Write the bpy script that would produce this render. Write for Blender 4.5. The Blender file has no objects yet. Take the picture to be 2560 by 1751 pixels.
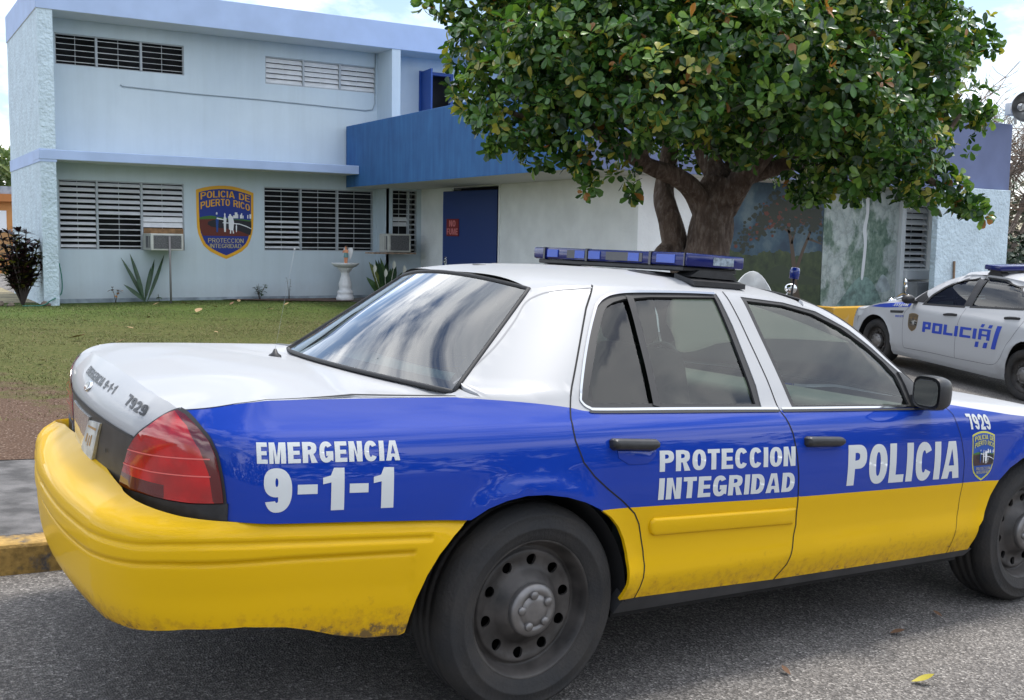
import bpy, bmesh, math, random
import numpy as np
from mathutils import Vector, Matrix
from mathutils.geometry import delaunay_2d_cdt
random.seed(7); RNG = np.random.default_rng(7)
SC = bpy.context.scene; COL = SC.collection
R = math.radians
H = 1.449                                   # camera height over the street

# ---------------------------------------------------------------- camera
CAM_R = Vector((0.8556445, -0.5172917, 0.0167868)); CAM_U = Vector((0.0386857, 0.0962656, 0.9946036)); CAM_F = Vector((0.5161161, 0.8503777, -0.1023810))
cam_data = bpy.data.cameras.new('camera'); cam = bpy.data.objects.new('camera', cam_data); COL.objects.link(cam)
m = Matrix((( CAM_R.x, CAM_U.x, -CAM_F.x, 0), (CAM_R.y, CAM_U.y, -CAM_F.y, 0), (CAM_R.z, CAM_U.z, -CAM_F.z, H), (0, 0, 0, 1)))
cam.matrix_world = m
cam_data.sensor_width = 36.0; cam_data.lens = 2695.49 / 2560 * 36.0
cam_data.clip_start = .05; cam_data.clip_end = 3000
SC.camera = cam

# ---------------------------------------------------------------- sky, sun, exposure
SUN_EL, SUN_AZ = R(69), R(12)              # azimuth measured from world +X towards +Y
world = bpy.data.worlds.new('World'); SC.world = world; world.use_nodes = True
wn, wl = world.node_tree.nodes, world.node_tree.links
wn.clear()
w_out = wn.new('ShaderNodeOutputWorld'); w_bg = wn.new('ShaderNodeBackground')
sky = wn.new('ShaderNodeTexSky'); sky.sky_type = 'NISHITA'; sky.sun_disc = False
sky.sun_elevation = SUN_EL; sky.sun_rotation = math.pi / 2 - SUN_AZ
sky.air_density = 1.0; sky.dust_density = 1.5; sky.ozone_density = 1.2
w_tc = wn.new('ShaderNodeTexCoord'); w_map = wn.new('ShaderNodeMapping')
w_map.inputs['Scale'].default_value = (1.0, 1.0, 2.6); w_map.inputs['Location'].default_value = (5.3, .8, 1.1)
w_n1 = wn.new('ShaderNodeTexNoise'); w_n1.inputs['Scale'].default_value = 2.3; w_n1.inputs['Detail'].default_value = 9
w_n1.inputs['Roughness'].default_value = .58; w_n1.inputs['Distortion'].default_value = .35
w_r1 = wn.new('ShaderNodeValToRGB'); w_r1.color_ramp.elements[0].position = .44; w_r1.color_ramp.elements[1].position = .56
w_n2 = wn.new('ShaderNodeTexNoise'); w_n2.inputs['Scale'].default_value = 3.1; w_n2.inputs['Detail'].default_value = 6
w_r2 = wn.new('ShaderNodeValToRGB')
w_r2.color_ramp.elements[0].position = .35; w_r2.color_ramp.elements[0].color = (6.0, 6.7, 7.8, 1)
w_r2.color_ramp.elements[1].position = .62; w_r2.color_ramp.elements[1].color = (12.5, 12.7, 13.0, 1)
w_mix = wn.new('ShaderNodeMixRGB')
wl.new(w_tc.outputs['Generated'], w_map.inputs['Vector'])
wl.new(w_map.outputs['Vector'], w_n1.inputs['Vector']); wl.new(w_map.outputs['Vector'], w_n2.inputs['Vector'])
wl.new(w_n1.outputs['Fac'], w_r1.inputs['Fac']); wl.new(w_n2.outputs['Fac'], w_r2.inputs['Fac'])
wl.new(w_r1.outputs['Color'], w_mix.inputs['Fac']); wl.new(sky.outputs['Color'], w_mix.inputs['Color1']); wl.new(w_r2.outputs['Color'], w_mix.inputs['Color2'])
wl.new(w_mix.outputs['Color'], w_bg.inputs['Color']); w_bg.inputs['Strength'].default_value = .145
wl.new(w_bg.outputs['Background'], w_out.inputs['Surface'])
sd = bpy.data.lights.new('sun', 'SUN'); sd.energy = 2.3; sd.angle = R(12); sd.color = (1.0, .96, .90)
sun = bpy.data.objects.new('sun', sd); COL.objects.link(sun)
sdir = Vector((math.cos(SUN_EL) * math.cos(SUN_AZ), math.cos(SUN_EL) * math.sin(SUN_AZ), math.sin(SUN_EL)))
sun.rotation_euler = sdir.to_track_quat('Z', 'Y').to_euler(); sun.location = (0, 0, 30)
SC.view_settings.view_transform = 'Standard'; SC.view_settings.look = 'None'
SC.view_settings.exposure = 0.58; SC.view_settings.gamma = 1.0; SC.view_settings.use_curve_mapping = False
SC.render.engine = 'CYCLES'
# ---------------------------------------------------------------- helpers
def link(name, me, m=None, parent=None):
    o = bpy.data.objects.new(name, me); COL.objects.link(o)
    if m is not None:
        for mm in (m if isinstance(m, (list, tuple)) else [m]): me.materials.append(mm)
    if parent is not None: o.parent = parent
    return o
def tag(o, label=None, cat=None, group=None, kind=None):
    if label: o['label'] = label
    if cat: o['category'] = cat
    if group: o['group'] = group
    if kind: o['kind'] = kind
    return o
def thing(name, label, cat, loc=(0, 0, 0), rz=0.0, group=None):
    o = bpy.data.objects.new(name, None); COL.objects.link(o); o.empty_display_size = .1
    o.location = loc; o.rotation_euler = (0, 0, rz)
    return tag(o, label, cat, group)
def from_bm(name, bm, m, parent=None, smooth=False):
    me = bpy.data.meshes.new(name); bm.normal_update(); bm.to_mesh(me); bm.free()
    if smooth:
        for p in me.polygons: p.use_smooth = True
    return link(name, me, m, parent)
def smooth_by_angle(o, deg=40):
    me = o.data
    for p in me.polygons: p.use_smooth = True
    me.set_sharp_from_angle(angle=R(deg)); return o
def box(bm, x0, x1, y0, y1, z0, z1, bev=0, mi=0, mtx=None, seg=2):
    r = bmesh.ops.create_cube(bm, size=1.0); vs = r['verts']
    for v in vs: v.co = Vector((x0 + (v.co.x + .5) * (x1 - x0), y0 + (v.co.y + .5) * (y1 - y0), z0 + (v.co.z + .5) * (z1 - z0)))
    fs = list({f for v in vs for f in v.link_faces}); es = list({e for f in fs for e in f.edges})
    if bev:
        g = bmesh.ops.bevel(bm, geom=es, offset=bev, segments=seg, affect='EDGES', profile=.5)
        fs = list({f for f in g['faces']} | {f for v in g['verts'] for f in v.link_faces}); vs = list({v for f in fs for v in f.verts})
    for f in fs: f.material_index = mi
    if mtx is not None:
        for v in vs: v.co = mtx @ v.co
    return vs
def each_box(name, boxes, m, parent, bev=0):
    for a in boxes:
        bm = bmesh.new(); box(bm, *a, bev); from_bm(name, bm, m, parent)
def frame_at(d):
    d = Vector(d).normalized(); a = Vector((0, 0, 1)) if abs(d.z) < .95 else Vector((1, 0, 0))
    x = d.cross(a).normalized(); return x, d.cross(x).normalized()
def tube(bm, pts, rad, n=8, mi=0, caps=True):
    pts = [Vector(p) for p in pts]; rings = []
    rs = rad if isinstance(rad, (list, tuple)) else [rad] * len(pts)
    X = None
    for i, p in enumerate(pts):
        d = (pts[min(i + 1, len(pts) - 1)] - pts[max(i - 1, 0)])
        if d.length < 1e-9: d = Vector((0, 0, 1))
        d.normalize()
        if X is None: X, Y = frame_at(d)
        else:
            X = (X - d * X.dot(d)); X = X.normalized() if X.length > 1e-6 else frame_at(d)[0]
            Y = d.cross(X)
        rings.append([bm.verts.new(p + rs[i] * (math.cos(2 * math.pi * k / n) * X + math.sin(2 * math.pi * k / n) * Y)) for k in range(n)])
    for a, b in zip(rings[:-1], rings[1:]):
        for k in range(n):
            f = bm.faces.new((a[k], a[(k + 1) % n], b[(k + 1) % n], b[k])); f.material_index = mi; f.smooth = True
    if caps:
        for rg, rev in ((rings[0], True), (rings[-1], False)):
            f = bm.faces.new(rg[::-1] if rev else rg); f.material_index = mi
def lathe(bm, prof, n=48, axis='Z', mi=0, mtx=None, wob=None):
    """prof: list of (r, h); closed round the axis"""
    rings = []
    for (r, h) in prof:
        rg = []
        for k in range(n):
            a = 2 * math.pi * k / n; rr = r * (wob(a, r, h) if wob else 1)
            c = (rr * math.cos(a), rr * math.sin(a), h)
            if axis == 'Y': c = (c[0], h, c[1])
            v = Vector(c); rg.append(bm.verts.new(mtx @ v if mtx is not None else v))
        rings.append(rg)
    for a, b in zip(rings[:-1], rings[1:]):
        for k in range(n):
            f = bm.faces.new((a[k], a[(k + 1) % n], b[(k + 1) % n], b[k])); f.material_index = mi; f.smooth = True
    return rings
def prism(bm, poly, d0, d1, fn, mi=0):
    """closed prism over a 2-D polygon; fn(a,b,d) gives the point"""
    lo = [bm.verts.new(fn(a, b, d0)) for a, b in poly]; hi = [bm.verts.new(fn(a, b, d1)) for a, b in poly]
    n = len(poly); fs = [bm.faces.new(lo[::-1]), bm.faces.new(hi)]
    for k in range(n): fs.append(bm.faces.new((lo[k], lo[(k + 1) % n], hi[(k + 1) % n], hi[k])))
    for f in fs: f.material_index = mi
    bmesh.ops.recalc_face_normals(bm, faces=fs)

# ---------------------------------------------------------------- materials
MATS = {}
def srgb(r, g, b):
    f = lambda c: (c / 255 / 12.92) if c / 255 <= .04045 else ((c / 255 + .055) / 1.055) ** 2.4
    return (f(r), f(g), f(b), 1)
def mat(name, col, rough=.6, metal=0, coat=0, spec=.5, noise=0, nscale=8, bump=0, bscale=40, trans=0, emit=0, detail=4, col2=None, bdist=.02, ramp=(.35, .65)):
    if name in MATS: return MATS[name]
    m = bpy.data.materials.new(name); m.use_nodes = True; nt = m.node_tree; b = nt.nodes['Principled BSDF']
    c = tuple(col) + ((1,) if len(col) == 3 else ())
    b.inputs['Base Color'].default_value = c; b.inputs['Roughness'].default_value = rough; b.inputs['Metallic'].default_value = metal
    b.inputs['Coat Weight'].default_value = coat; b.inputs['Coat Roughness'].default_value = .03; b.inputs['Specular IOR Level'].default_value = spec
    b.inputs['Transmission Weight'].default_value = trans
    tc = nt.nodes.new('ShaderNodeTexCoord')
    if noise or col2 is not None:
        n = nt.nodes.new('ShaderNodeTexNoise'); n.inputs['Scale'].default_value = nscale; n.inputs['Detail'].default_value = detail
        nt.links.new(tc.outputs['Object'], n.inputs['Vector'])
        r = nt.nodes.new('ShaderNodeValToRGB'); r.color_ramp.elements[0].position = ramp[0]; r.color_ramp.elements[1].position = ramp[1]
        lo = col2 if col2 is not None else tuple(v * (1 - noise) for v in c[:3])
        hi = c[:3] if col2 is not None else tuple(min(1, v * (1 + noise)) for v in c[:3])
        r.color_ramp.elements[0].color = (*lo[:3], 1); r.color_ramp.elements[1].color = (*hi[:3], 1)
        nt.links.new(n.outputs['Fac'], r.inputs['Fac']); nt.links.new(r.outputs['Color'], b.inputs['Base Color'])
    if bump:
        n2 = nt.nodes.new('ShaderNodeTexNoise'); n2.inputs['Scale'].default_value = bscale; n2.inputs['Detail'].default_value = 3
        nt.links.new(tc.outputs['Object'], n2.inputs['Vector'])
        bp = nt.nodes.new('ShaderNodeBump'); bp.inputs['Strength'].default_value = bump; bp.inputs['Distance'].default_value = bdist
        nt.links.new(n2.outputs['Fac'], bp.inputs['Height']); nt.links.new(bp.outputs['Normal'], b.inputs['Normal'])
    if emit: b.inputs['Emission Color'].default_value = c; b.inputs['Emission Strength'].default_value = emit
    MATS[name] = m; return m
def glass_mat(name, tint, ior=1.5, boost=1.0):
    """thin pane: tinted see-through plus mirror reflection by angle"""
    if name in MATS: return MATS[name]
    m = bpy.data.materials.new(name); m.use_nodes = True; nt = m.node_tree; nt.nodes.clear()
    o = nt.nodes.new('ShaderNodeOutputMaterial'); t = nt.nodes.new('ShaderNodeBsdfTransparent'); g = nt.nodes.new('ShaderNodeBsdfGlossy')
    g.inputs['Roughness'].default_value = 0.0; g.inputs['Color'].default_value = (1, 1, 1, 1); t.inputs['Color'].default_value = (*tint, 1)
    fr = nt.nodes.new('ShaderNodeFresnel'); fr.inputs['IOR'].default_value = ior
    mu = nt.nodes.new('ShaderNodeMath'); mu.operation = 'MULTIPLY'; mu.inputs[1].default_value = boost; mu.use_clamp = True
    mx = nt.nodes.new('ShaderNodeMixShader')
    nt.links.new(fr.outputs[0], mu.inputs[0]); nt.links.new(mu.outputs[0], mx.inputs[0])
    nt.links.new(t.outputs[0], mx.inputs[1]); nt.links.new(g.outputs[0], mx.inputs[2]); nt.links.new(mx.outputs[0], o.inputs['Surface'])
    MATS[name] = m; return m

# ---------------------------------------------------------------- panels: 2-D outlines meshed and laid on a curved surface
def resample(poly, h, closed=True):
    P = np.array(poly, float); out = []; n = len(P)
    for i in range(n if closed else n - 1):
        a, b = P[i], P[(i + 1) % n]; k = max(1, int(math.ceil(np.linalg.norm(b - a) / h)))
        for j in range(k): out.append(a + (b - a) * j / k)
    if not closed: out.append(P[-1])
    return np.array(out)
def spline(pts, n=8, closed=False):
    """Catmull-Rom through the points"""
    P = np.array(pts, float); m = len(P); out = []
    for i in range(m if closed else m - 1):
        if closed: a, b, c, d = P[(i - 1) % m], P[i], P[(i + 1) % m], P[(i + 2) % m]
        else: a, b, c, d = P[max(i - 1, 0)], P[i], P[i + 1], P[min(i + 2, m - 1)]
        for j in range(n):
            t = j / n
            out.append(.5 * ((2 * b) + (c - a) * t + (2 * a - 5 * b + 4 * c - d) * t * t + (3 * b - a - 3 * c + d) * t ** 3))
    if not closed: out.append(P[-1])
    return np.array(out)
def inside(pts, poly):
    x, y = pts[:, 0], pts[:, 1]; P = np.array(poly); c = np.zeros(len(pts), bool); Q = np.roll(P, -1, 0)
    for (x1, y1), (x2, y2) in zip(P, Q):
        if y1 == y2: continue
        k = ((y1 > y) != (y2 > y)) & (x < (x2 - x1) * (y - y1) / (y2 - y1) + x1); c ^= k
    return c
def near_poly(pts, P, closed=True):
    best = np.full(len(pts), 9e9); Q = np.roll(P, -1, 0) if closed else P[1:]; A = P if closed else P[:-1]
    for a, b in zip(A, Q):
        d = b - a; L = d @ d
        if L < 1e-14: continue
        t = np.clip(((pts - a) @ d) / L, 0, 1); best = np.minimum(best, np.linalg.norm(pts - (a + t[:, None] * d), axis=1))
    return best
def inset(poly, d):
    """polygon moved inwards by d"""
    P = np.array(poly, float); area = .5 * np.sum(P[:, 0] * np.roll(P[:, 1], -1) - np.roll(P[:, 0], -1) * P[:, 1])
    if area < 0: P = P[::-1]
    a = P - np.roll(P, 1, 0); b = np.roll(P, -1, 0) - P
    a /= np.linalg.norm(a, axis=1)[:, None] + 1e-12; b /= np.linalg.norm(b, axis=1)[:, None] + 1e-12
    na = np.stack([-a[:, 1], a[:, 0]], 1); nb = np.stack([-b[:, 1], b[:, 0]], 1); n = na + nb
    L = np.linalg.norm(n, axis=1)[:, None] + 1e-9; n /= L; c = np.clip((n * nb).sum(1), .45, 1)[:, None]
    return P + n * d / c
def surf_normal(fn, A, B, e=1e-3):
    du = (fn(A + e, B) - fn(A - e, B)); dv = (fn(A, B + e) - fn(A, B - e)); n = np.cross(du, dv)
    return n / (np.linalg.norm(n, axis=1)[:, None] + 1e-12)
def panel(name, fn, outer, mats, holes=(), lines=(), color=None, h=.04, hb=.02, off=0.0, flange=0.0, sy=1, flip=False, parent=None, join=None, rim=True):
    """CDT mesh of the outline (minus holes) lifted by fn(a,b)->xyz; lines are kept as edges; color(c)->material index"""
    outer = resample(outer, hb); holes = [resample(q, hb) for q in holes]; lines = [resample(q, hb, False) for q in lines]
    V, E = [], []
    def add(P, closed):
        o = len(V); V.extend(P.tolist()); n = len(P)
        for i in range(n if closed else n - 1): E.append((o + i, o + (i + 1) % n))
    add(outer, True)
    for q in holes: add(q, True)
    for q in lines:
        q = q[inside(q, outer)] if len(q) else q
        if len(q) > 1: add(q, False)
    lo, hi = outer.min(0), outer.max(0)
    gx = np.arange(lo[0] + h / 2, hi[0], h); gy = np.arange(lo[1] + h / 2, hi[1], h)
    if len(gx) and len(gy):
        G = np.array(np.meshgrid(gx, gy)); G[0] += (np.arange(len(gy)) % 2)[:, None] * h * .5; G = G.reshape(2, -1).T
        k = inside(G, outer) & (near_poly(G, outer) > .45 * h)
        for q in holes: k &= ~inside(G, q) & (near_poly(G, q) > .45 * h)
        for q in lines: k &= near_poly(G, q, False) > .3 * h
        V.extend(G[k].tolist())
    r = delaunay_2d_cdt([Vector(v) for v in V], E, [], 0, 1e-6)
    P2 = np.array([tuple(v) for v in r[0]]); T = np.array([f for f in r[2] if len(f) == 3], int)
    c = P2[T].mean(1); k = inside(c, outer)
    for q in holes: k &= ~inside(c, q)
    T = T[k]; c = c[k]
    a2 = np.cross(P2[T[:, 1]] - P2[T[:, 0]], P2[T[:, 2]] - P2[T[:, 0]]); T[a2 < 0] = T[a2 < 0][:, ::-1]
    good = np.abs(a2) > 1e-10; T = T[good]; c = c[good]
    mi = np.array([color(p) for p in c], int) if color else np.zeros(len(T), int)
    P3 = fn(P2[:, 0], P2[:, 1]); N = surf_normal(fn, P2[:, 0], P2[:, 1])
    if flip: N = -N; T = T[:, ::-1]
    P3 = P3 + N * off
    vs = P3.tolist(); nn = N.tolist(); faces = T.tolist(); mis = mi.tolist(); fl_from = len(faces)
    if flange:
        cnt = {}
        for ti, t in enumerate(faces):
            for i in range(3):
                e = (t[i], t[(i + 1) % 3]); key = (min(e), max(e)); cnt.setdefault(key, []).append((e, mis[ti]))
        for key, L in cnt.items():
            if len(L) == 1:
                (a, b), q = L[0]; o = len(vs); n_ = (N[a] + N[b]); A, B = P3[a], P3[b]
                fnrm = np.cross(B - A, n_); fnrm = -fnrm / (np.linalg.norm(fnrm) + 1e-12)
                vs += [A.tolist(), B.tolist(), (B - N[b] * flange).tolist(), (A - N[a] * flange).tolist()]
                nn += [(-fnrm).tolist()] * 4; faces.append([o + 1, o, o + 3, o + 2]); mis.append(q)
    vs = np.array(vs); nn = np.array(nn)
    if sy < 0:
        vs = vs * [1, -1, 1]; nn = nn * [1, -1, 1]; faces = [f[::-1] for f in faces]
    if join is not None: join.append((vs, nn, faces, mis)); return None
    return lift_build(name, [(vs, nn, faces, mis)], mats, parent)
def lift_build(name, bits, mats, parent=None):
    V, N, F, M = [], [], [], []; o = 0
    for vs, nn, faces, mis in bits:
        V += vs.tolist(); N += nn.tolist(); F += [[i + o for i in f] for f in faces]; M += mis; o = len(V)
    me = bpy.data.meshes.new(name); me.from_pydata(V, [], F)
    for p, q in zip(me.polygons, M): p.material_index = q; p.use_smooth = True
    ob = link(name, me, mats, parent)
    me.update()
    loops = [tuple(N[l.vertex_index]) for l in me.loops]
    me.normals_split_custom_set(loops)
    return ob
def strip(fn, line, w, off=.0008, sy=1, flip=False, join=None, hb=.02, name='seam', mats=None, parent=None, closed=False):
    """thin ribbon of width w along a 2-D polyline on the surface"""
    P = resample(line, hb, closed); d = (np.roll(P, -1, 0) - np.roll(P, 1, 0)) if closed else np.gradient(P, axis=0)
    d /= np.linalg.norm(d, axis=1)[:, None] + 1e-12; n = np.stack([-d[:, 1], d[:, 0]], 1) * w / 2
    A, B = P - n, P + n; m = len(P)
    pa, pb = fn(A[:, 0], A[:, 1]), fn(B[:, 0], B[:, 1]); N = surf_normal(fn, P[:, 0], P[:, 1])
    if flip: N = -N
    vs = np.concatenate([pa + N * off, pb + N * off]); nn = np.concatenate([N, N]); faces = []
    for i in range(m if closed else m - 1):
        j = (i + 1) % m; f = [i, j, m + j, m + i]; faces.append(f[::-1] if flip else f)
    if sy < 0: vs = vs * [1, -1, 1]; nn = nn * [1, -1, 1]; faces = [f[::-1] for f in faces]
    bit = (vs, nn, faces, [0] * len(faces))
    if join is not None: join.append(bit); return
    return lift_build(name, [bit], mats, parent)
def pad(name, fn, poly, hgt, ins, mats, sy=1, flip=False, parent=None, base=.0005, rnd=3, h=.03):
    """raised pad with rounded edge"""
    bits = []; P = resample(poly, .012); prev = None
    rings = []
    for i in range(rnd + 1):
        t = i / rnd * math.pi / 2; Q = inset(P, ins * (1 - math.cos(t))); rings.append((Q, base + hgt * math.sin(t)))
    m = len(P); vs = []; nn = []
    for Q, o in rings:
        p = fn(Q[:, 0], Q[:, 1]); N = surf_normal(fn, Q[:, 0], Q[:, 1]); N = -N if flip else N; vs.append(p + N * o)
    cen = fn(*(np.array([v]) for v in P.mean(0)))[0]
    vs = np.concatenate(vs); faces = []
    for i in range(rnd):
        for k in range(m):
            f = [i * m + k, i * m + (k + 1) % m, (i + 1) * m + (k + 1) % m, (i + 1) * m + k]; faces.append(f)
    faces.append(list(range(rnd * m, rnd * m + m)))
    me = bpy.data.meshes.new(name); v2 = vs * [1, sy, 1]
    me.from_pydata(v2.tolist(), [], faces); ob = link(name, me, mats, parent)
    bm = bmesh.new(); bm.from_mesh(me); bmesh.ops.recalc_face_normals(bm, faces=bm.faces[:])
    bm.to_mesh(me); bm.free(); smooth_by_angle(ob, 50); return ob
_TXT = {}
def _stroke(pts, t):
    """outline of a polyline drawn with a pen of width t, mitred joints, square ends"""
    P = np.array(pts, float); d = np.diff(P, axis=0); d /= np.linalg.norm(d, axis=1)[:, None]; n = np.stack([-d[:, 1], d[:, 0]], 1); L, Q = [], []
    for i in range(len(P)):
        if i == 0: m = n[0]
        elif i == len(P) - 1: m = n[-1]
        else: m = n[i - 1] + n[i]; m = m / max(.6, np.linalg.norm(m) ** 2 / 2)
        L.append(P[i] + m * t / 2); Q.append(P[i] - m * t / 2)
    return np.array(L + Q[::-1])
def _arc(cx, cy, rx, ry, a0, a1, n=14, e=2.35):
    T = np.radians(np.linspace(a0, a1, n)); c, s_ = np.cos(T), np.sin(T)
    return [(cx + rx * math.copysign(abs(a) ** (2 / e), a), cy + ry * math.copysign(abs(b) ** (2 / e), b)) for a, b in zip(c, s_)]
def glyph(ch, t):
    """(advance, [(outline, holes)]) of a bold grotesque capital, height 1"""
    w = .62; k = t * .86; O = lambda: ([_arc(w/2, .5, w/2, .5, 0, 360, 41)[:-1]], )
    ring = (_arc(w/2, .5, w/2, .5, 0, 360, 41)[:-1], [_arc(w/2, .5, w/2 - t, .5 - k, 0, 360, 33)[:-1]])
    if ch == ' ': return .32, []
    if ch == '-': return .42, [([(.02,.40),(.40,.40),(.40,.40+k),(.02,.40+k)], [])]
    if ch == 'I': return t, [([(0,0),(t,0),(t,1),(0,1)], [])]
    if ch == 'L': return .52, [([(0,0),(.52,0),(.52,k),(t,k),(t,1),(0,1)], [])]
    if ch == 'T': return .56, [([(.28-t/2,0),(.28+t/2,0),(.28+t/2,1-k),(.56,1-k),(.56,1),(0,1),(0,1-k),(.28-t/2,1-k)], [])]
    if ch == 'E': h = k * .95; return .55, [([(0,0),(.55,0),(.55,k),(t,k),(t,.5-h/2),(.51,.5-h/2),(.51,.5+h/2),(t,.5+h/2),(t,1-k),(.54,1-k),(.54,1),(0,1)], [])]
    if ch == 'F': h = k * .95; return .52, [([(0,0),(t,0),(t,.46-h/2),(.47,.46-h/2),(.47,.46+h/2),(t,.46+h/2),(t,1-k),(.52,1-k),(.52,1),(0,1)], [])]
    if ch == 'N': return w, [([(0,0),(t,0),(t,.66),(w-t*1.05,0),(w,0),(w,1),(w-t,1),(w-t,.34),(t*1.05,1),(0,1)], [])]
    if ch == 'M': v = .78; return v, [([(0,0),(t*.92,0),(t*.92,.72),(v/2-t*.42,0),(v/2+t*.42,0),(v-t*.92,.72),(v-t*.92,0),(v,0),(v,1),(v-t*1.25,1),(v/2,.30),(t*1.25,1),(0,1)], [])]
    if ch == 'A': v = .68; return v, [([(0,0),(t*1.05,0),(t*1.05+.045,.19),(v-t*1.05-.045,.19),(v-t*1.05,0),(v,0),(v/2+t*.62,1),(v/2-t*.62,1)], [[(v/2-.105,.35),(v/2+.105,.35),(v/2,.80)]])]
    if ch in 'PR':
        hi = [(t,.42+k*.95)] + _arc(w-t-.10, .71+k*.02, .10, .29-k*.98, -90, 90, 9) + [(t,1-k)]; bow = _arc(w-.27, .705, .27, .295, -90, 90, 15)
        if ch == 'P': return w, [([(0,0),(t,0),(t,.41)] + bow + [(0,1)], [hi])]
        return w + .03, [([(0,0),(t,0),(t,.41),(.30,.41),(w+.03-t*1.15,0),(w+.03,0),(.47,.425)] + [q for q in bow if q[0] > .49] + [(w-.27,1),(0,1)], [hi])]
    if ch == 'D': return w, [([(0,0)] + _arc(w-.34, .5, .34, .5, -90, 90, 21) + [(0,1)], [[(t,k)] + _arc(w-t-.16, .5, .16, .5-k, -90, 90, 15) + [(t,1-k)]])]
    if ch in 'O0': return w, [ring]
    if ch == 'U': return w, [(_stroke([(t/2,1),(t/2,.34)] + _arc(w/2, .34, w/2-t/2, .34-k/2, 188, 352, 13) + [(w-t/2,.34),(w-t/2,1)], t), [])]
    if ch == 'C': return w, [(_stroke(_arc(w/2, .5, w/2-t/2, .5-k/2, 34, 326, 27), (t+k)/2), [])]
    if ch == 'G': return w, [(_stroke(_arc(w/2, .5, w/2-t/2, .5-k/2, 38, 322, 25) + [(w-t/2+.01,.22),(w-t/2+.01,.43),(w*.50,.43)], (t+k)/2), [])]
    if ch == 'S': return w, [(_stroke(spline([(w-t*.55,.70),(w-t*.8,.83),(w/2,1-k/2),(t*.8,.86),(t*.55,.71),(w/2,.52),(w-t*.55,.31),(w-t*.8,.15),(w/2,k/2),(t*.8,.15),(t*.52,.30)], 4), (t+k)/2), [])]
    if ch == '1': return .42, [([(.42-t,0),(.42,0),(.42,1),(.42-t*.8,1),(.15,.82),(0,.77),(0,.62),(.42-t,.66)], [])]
    if ch == '7': return .56, [([(.10,0),(.10+t*1.1,0),(.56,.86),(.56,1),(0,1),(0,1-k),(.56-t*1.05,1-k)], [])]
    if ch == '2': return .58, [(_stroke(spline([(t/2,.66),(t*.6,.82),(.29,1-k/2),(.58-t*.6,.84),(.58-t/2,.70),(.40,.42),(.17,.20)], 4).tolist() + [(.13,k/2),(.58,k/2)], (t+k)/2), [])]
    if ch == '5': return .58, [(_stroke([(.53,1-k/2),(.14,1-k/2),(.10,.54)] + spline([(.20,.60),(.32,.62),(.58-t*.6,.50),(.58-t/2,.34),(.58-t*.6,.17),(.29,k/2),(t*.6,.14)], 4).tolist(), (t+k)/2), [])]
    if ch == '9':
        v = .58; yb = .675 - .325 * (1 - abs((v/2 - t) / (v/2)) ** 2.35) ** (1 / 2.35); n_ = 14
        low = [q for q in _arc(v/2, .675, v/2, .325, 180, 280, 18) if q[0] < v - t - .01] + [(v - t, yb)]
        out = _arc(v/2, .5, v/2, .5, -152, 90, 33) + _arc(v/2, .675, v/2, .325, 90, 180, 10)[1:] + low[1:] + [(v - t, .27)] + _arc(v/2, .27, v/2-t, max(.02, .27-k), -8, -172, 12)
        return v, [(out, [_arc(v/2, .68, v/2-t, .32-k, 0, 360, 25)[:-1]])]
    return w, [ring]
def text_tris(s, bold=.02):
    """flat lettering as triangles, fitted to the unit square"""
    key = (s, bold)
    if key in _TXT: return _TXT[key]
    t = .115 + 2.6 * bold; VV, FF = [], []; x = 0
    for ch in s:
        w, parts = glyph(ch, t)
        for out, holes in parts:
            pts, ed = [], []
            for lp in [out] + holes:
                o = len(pts); lp = [tuple(q) for q in lp]; pts += lp; n = len(lp); ed += [(o + i, o + (i + 1) % n) for i in range(n)]
            r = delaunay_2d_cdt([Vector(q) for q in pts], ed, [], 0, 1e-6); P = np.array([tuple(v) for v in r[0]]); T = np.array([f for f in r[2] if len(f) == 3]); c = P[T].mean(1); k = inside(c, np.array(out))
            for q in holes: k &= ~inside(c, np.array(q))
            o = len(VV); VV += [(a + x, b) for a, b in P.tolist()]; FF += (T[k] + o).tolist()
        x += w + .085
    V = np.array(VV); F = np.array(FF); lo = V.min(0); hi = V.max(0); _TXT[key] = ((V - lo) / (hi - lo), F, 1.0); return _TXT[key]
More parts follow.
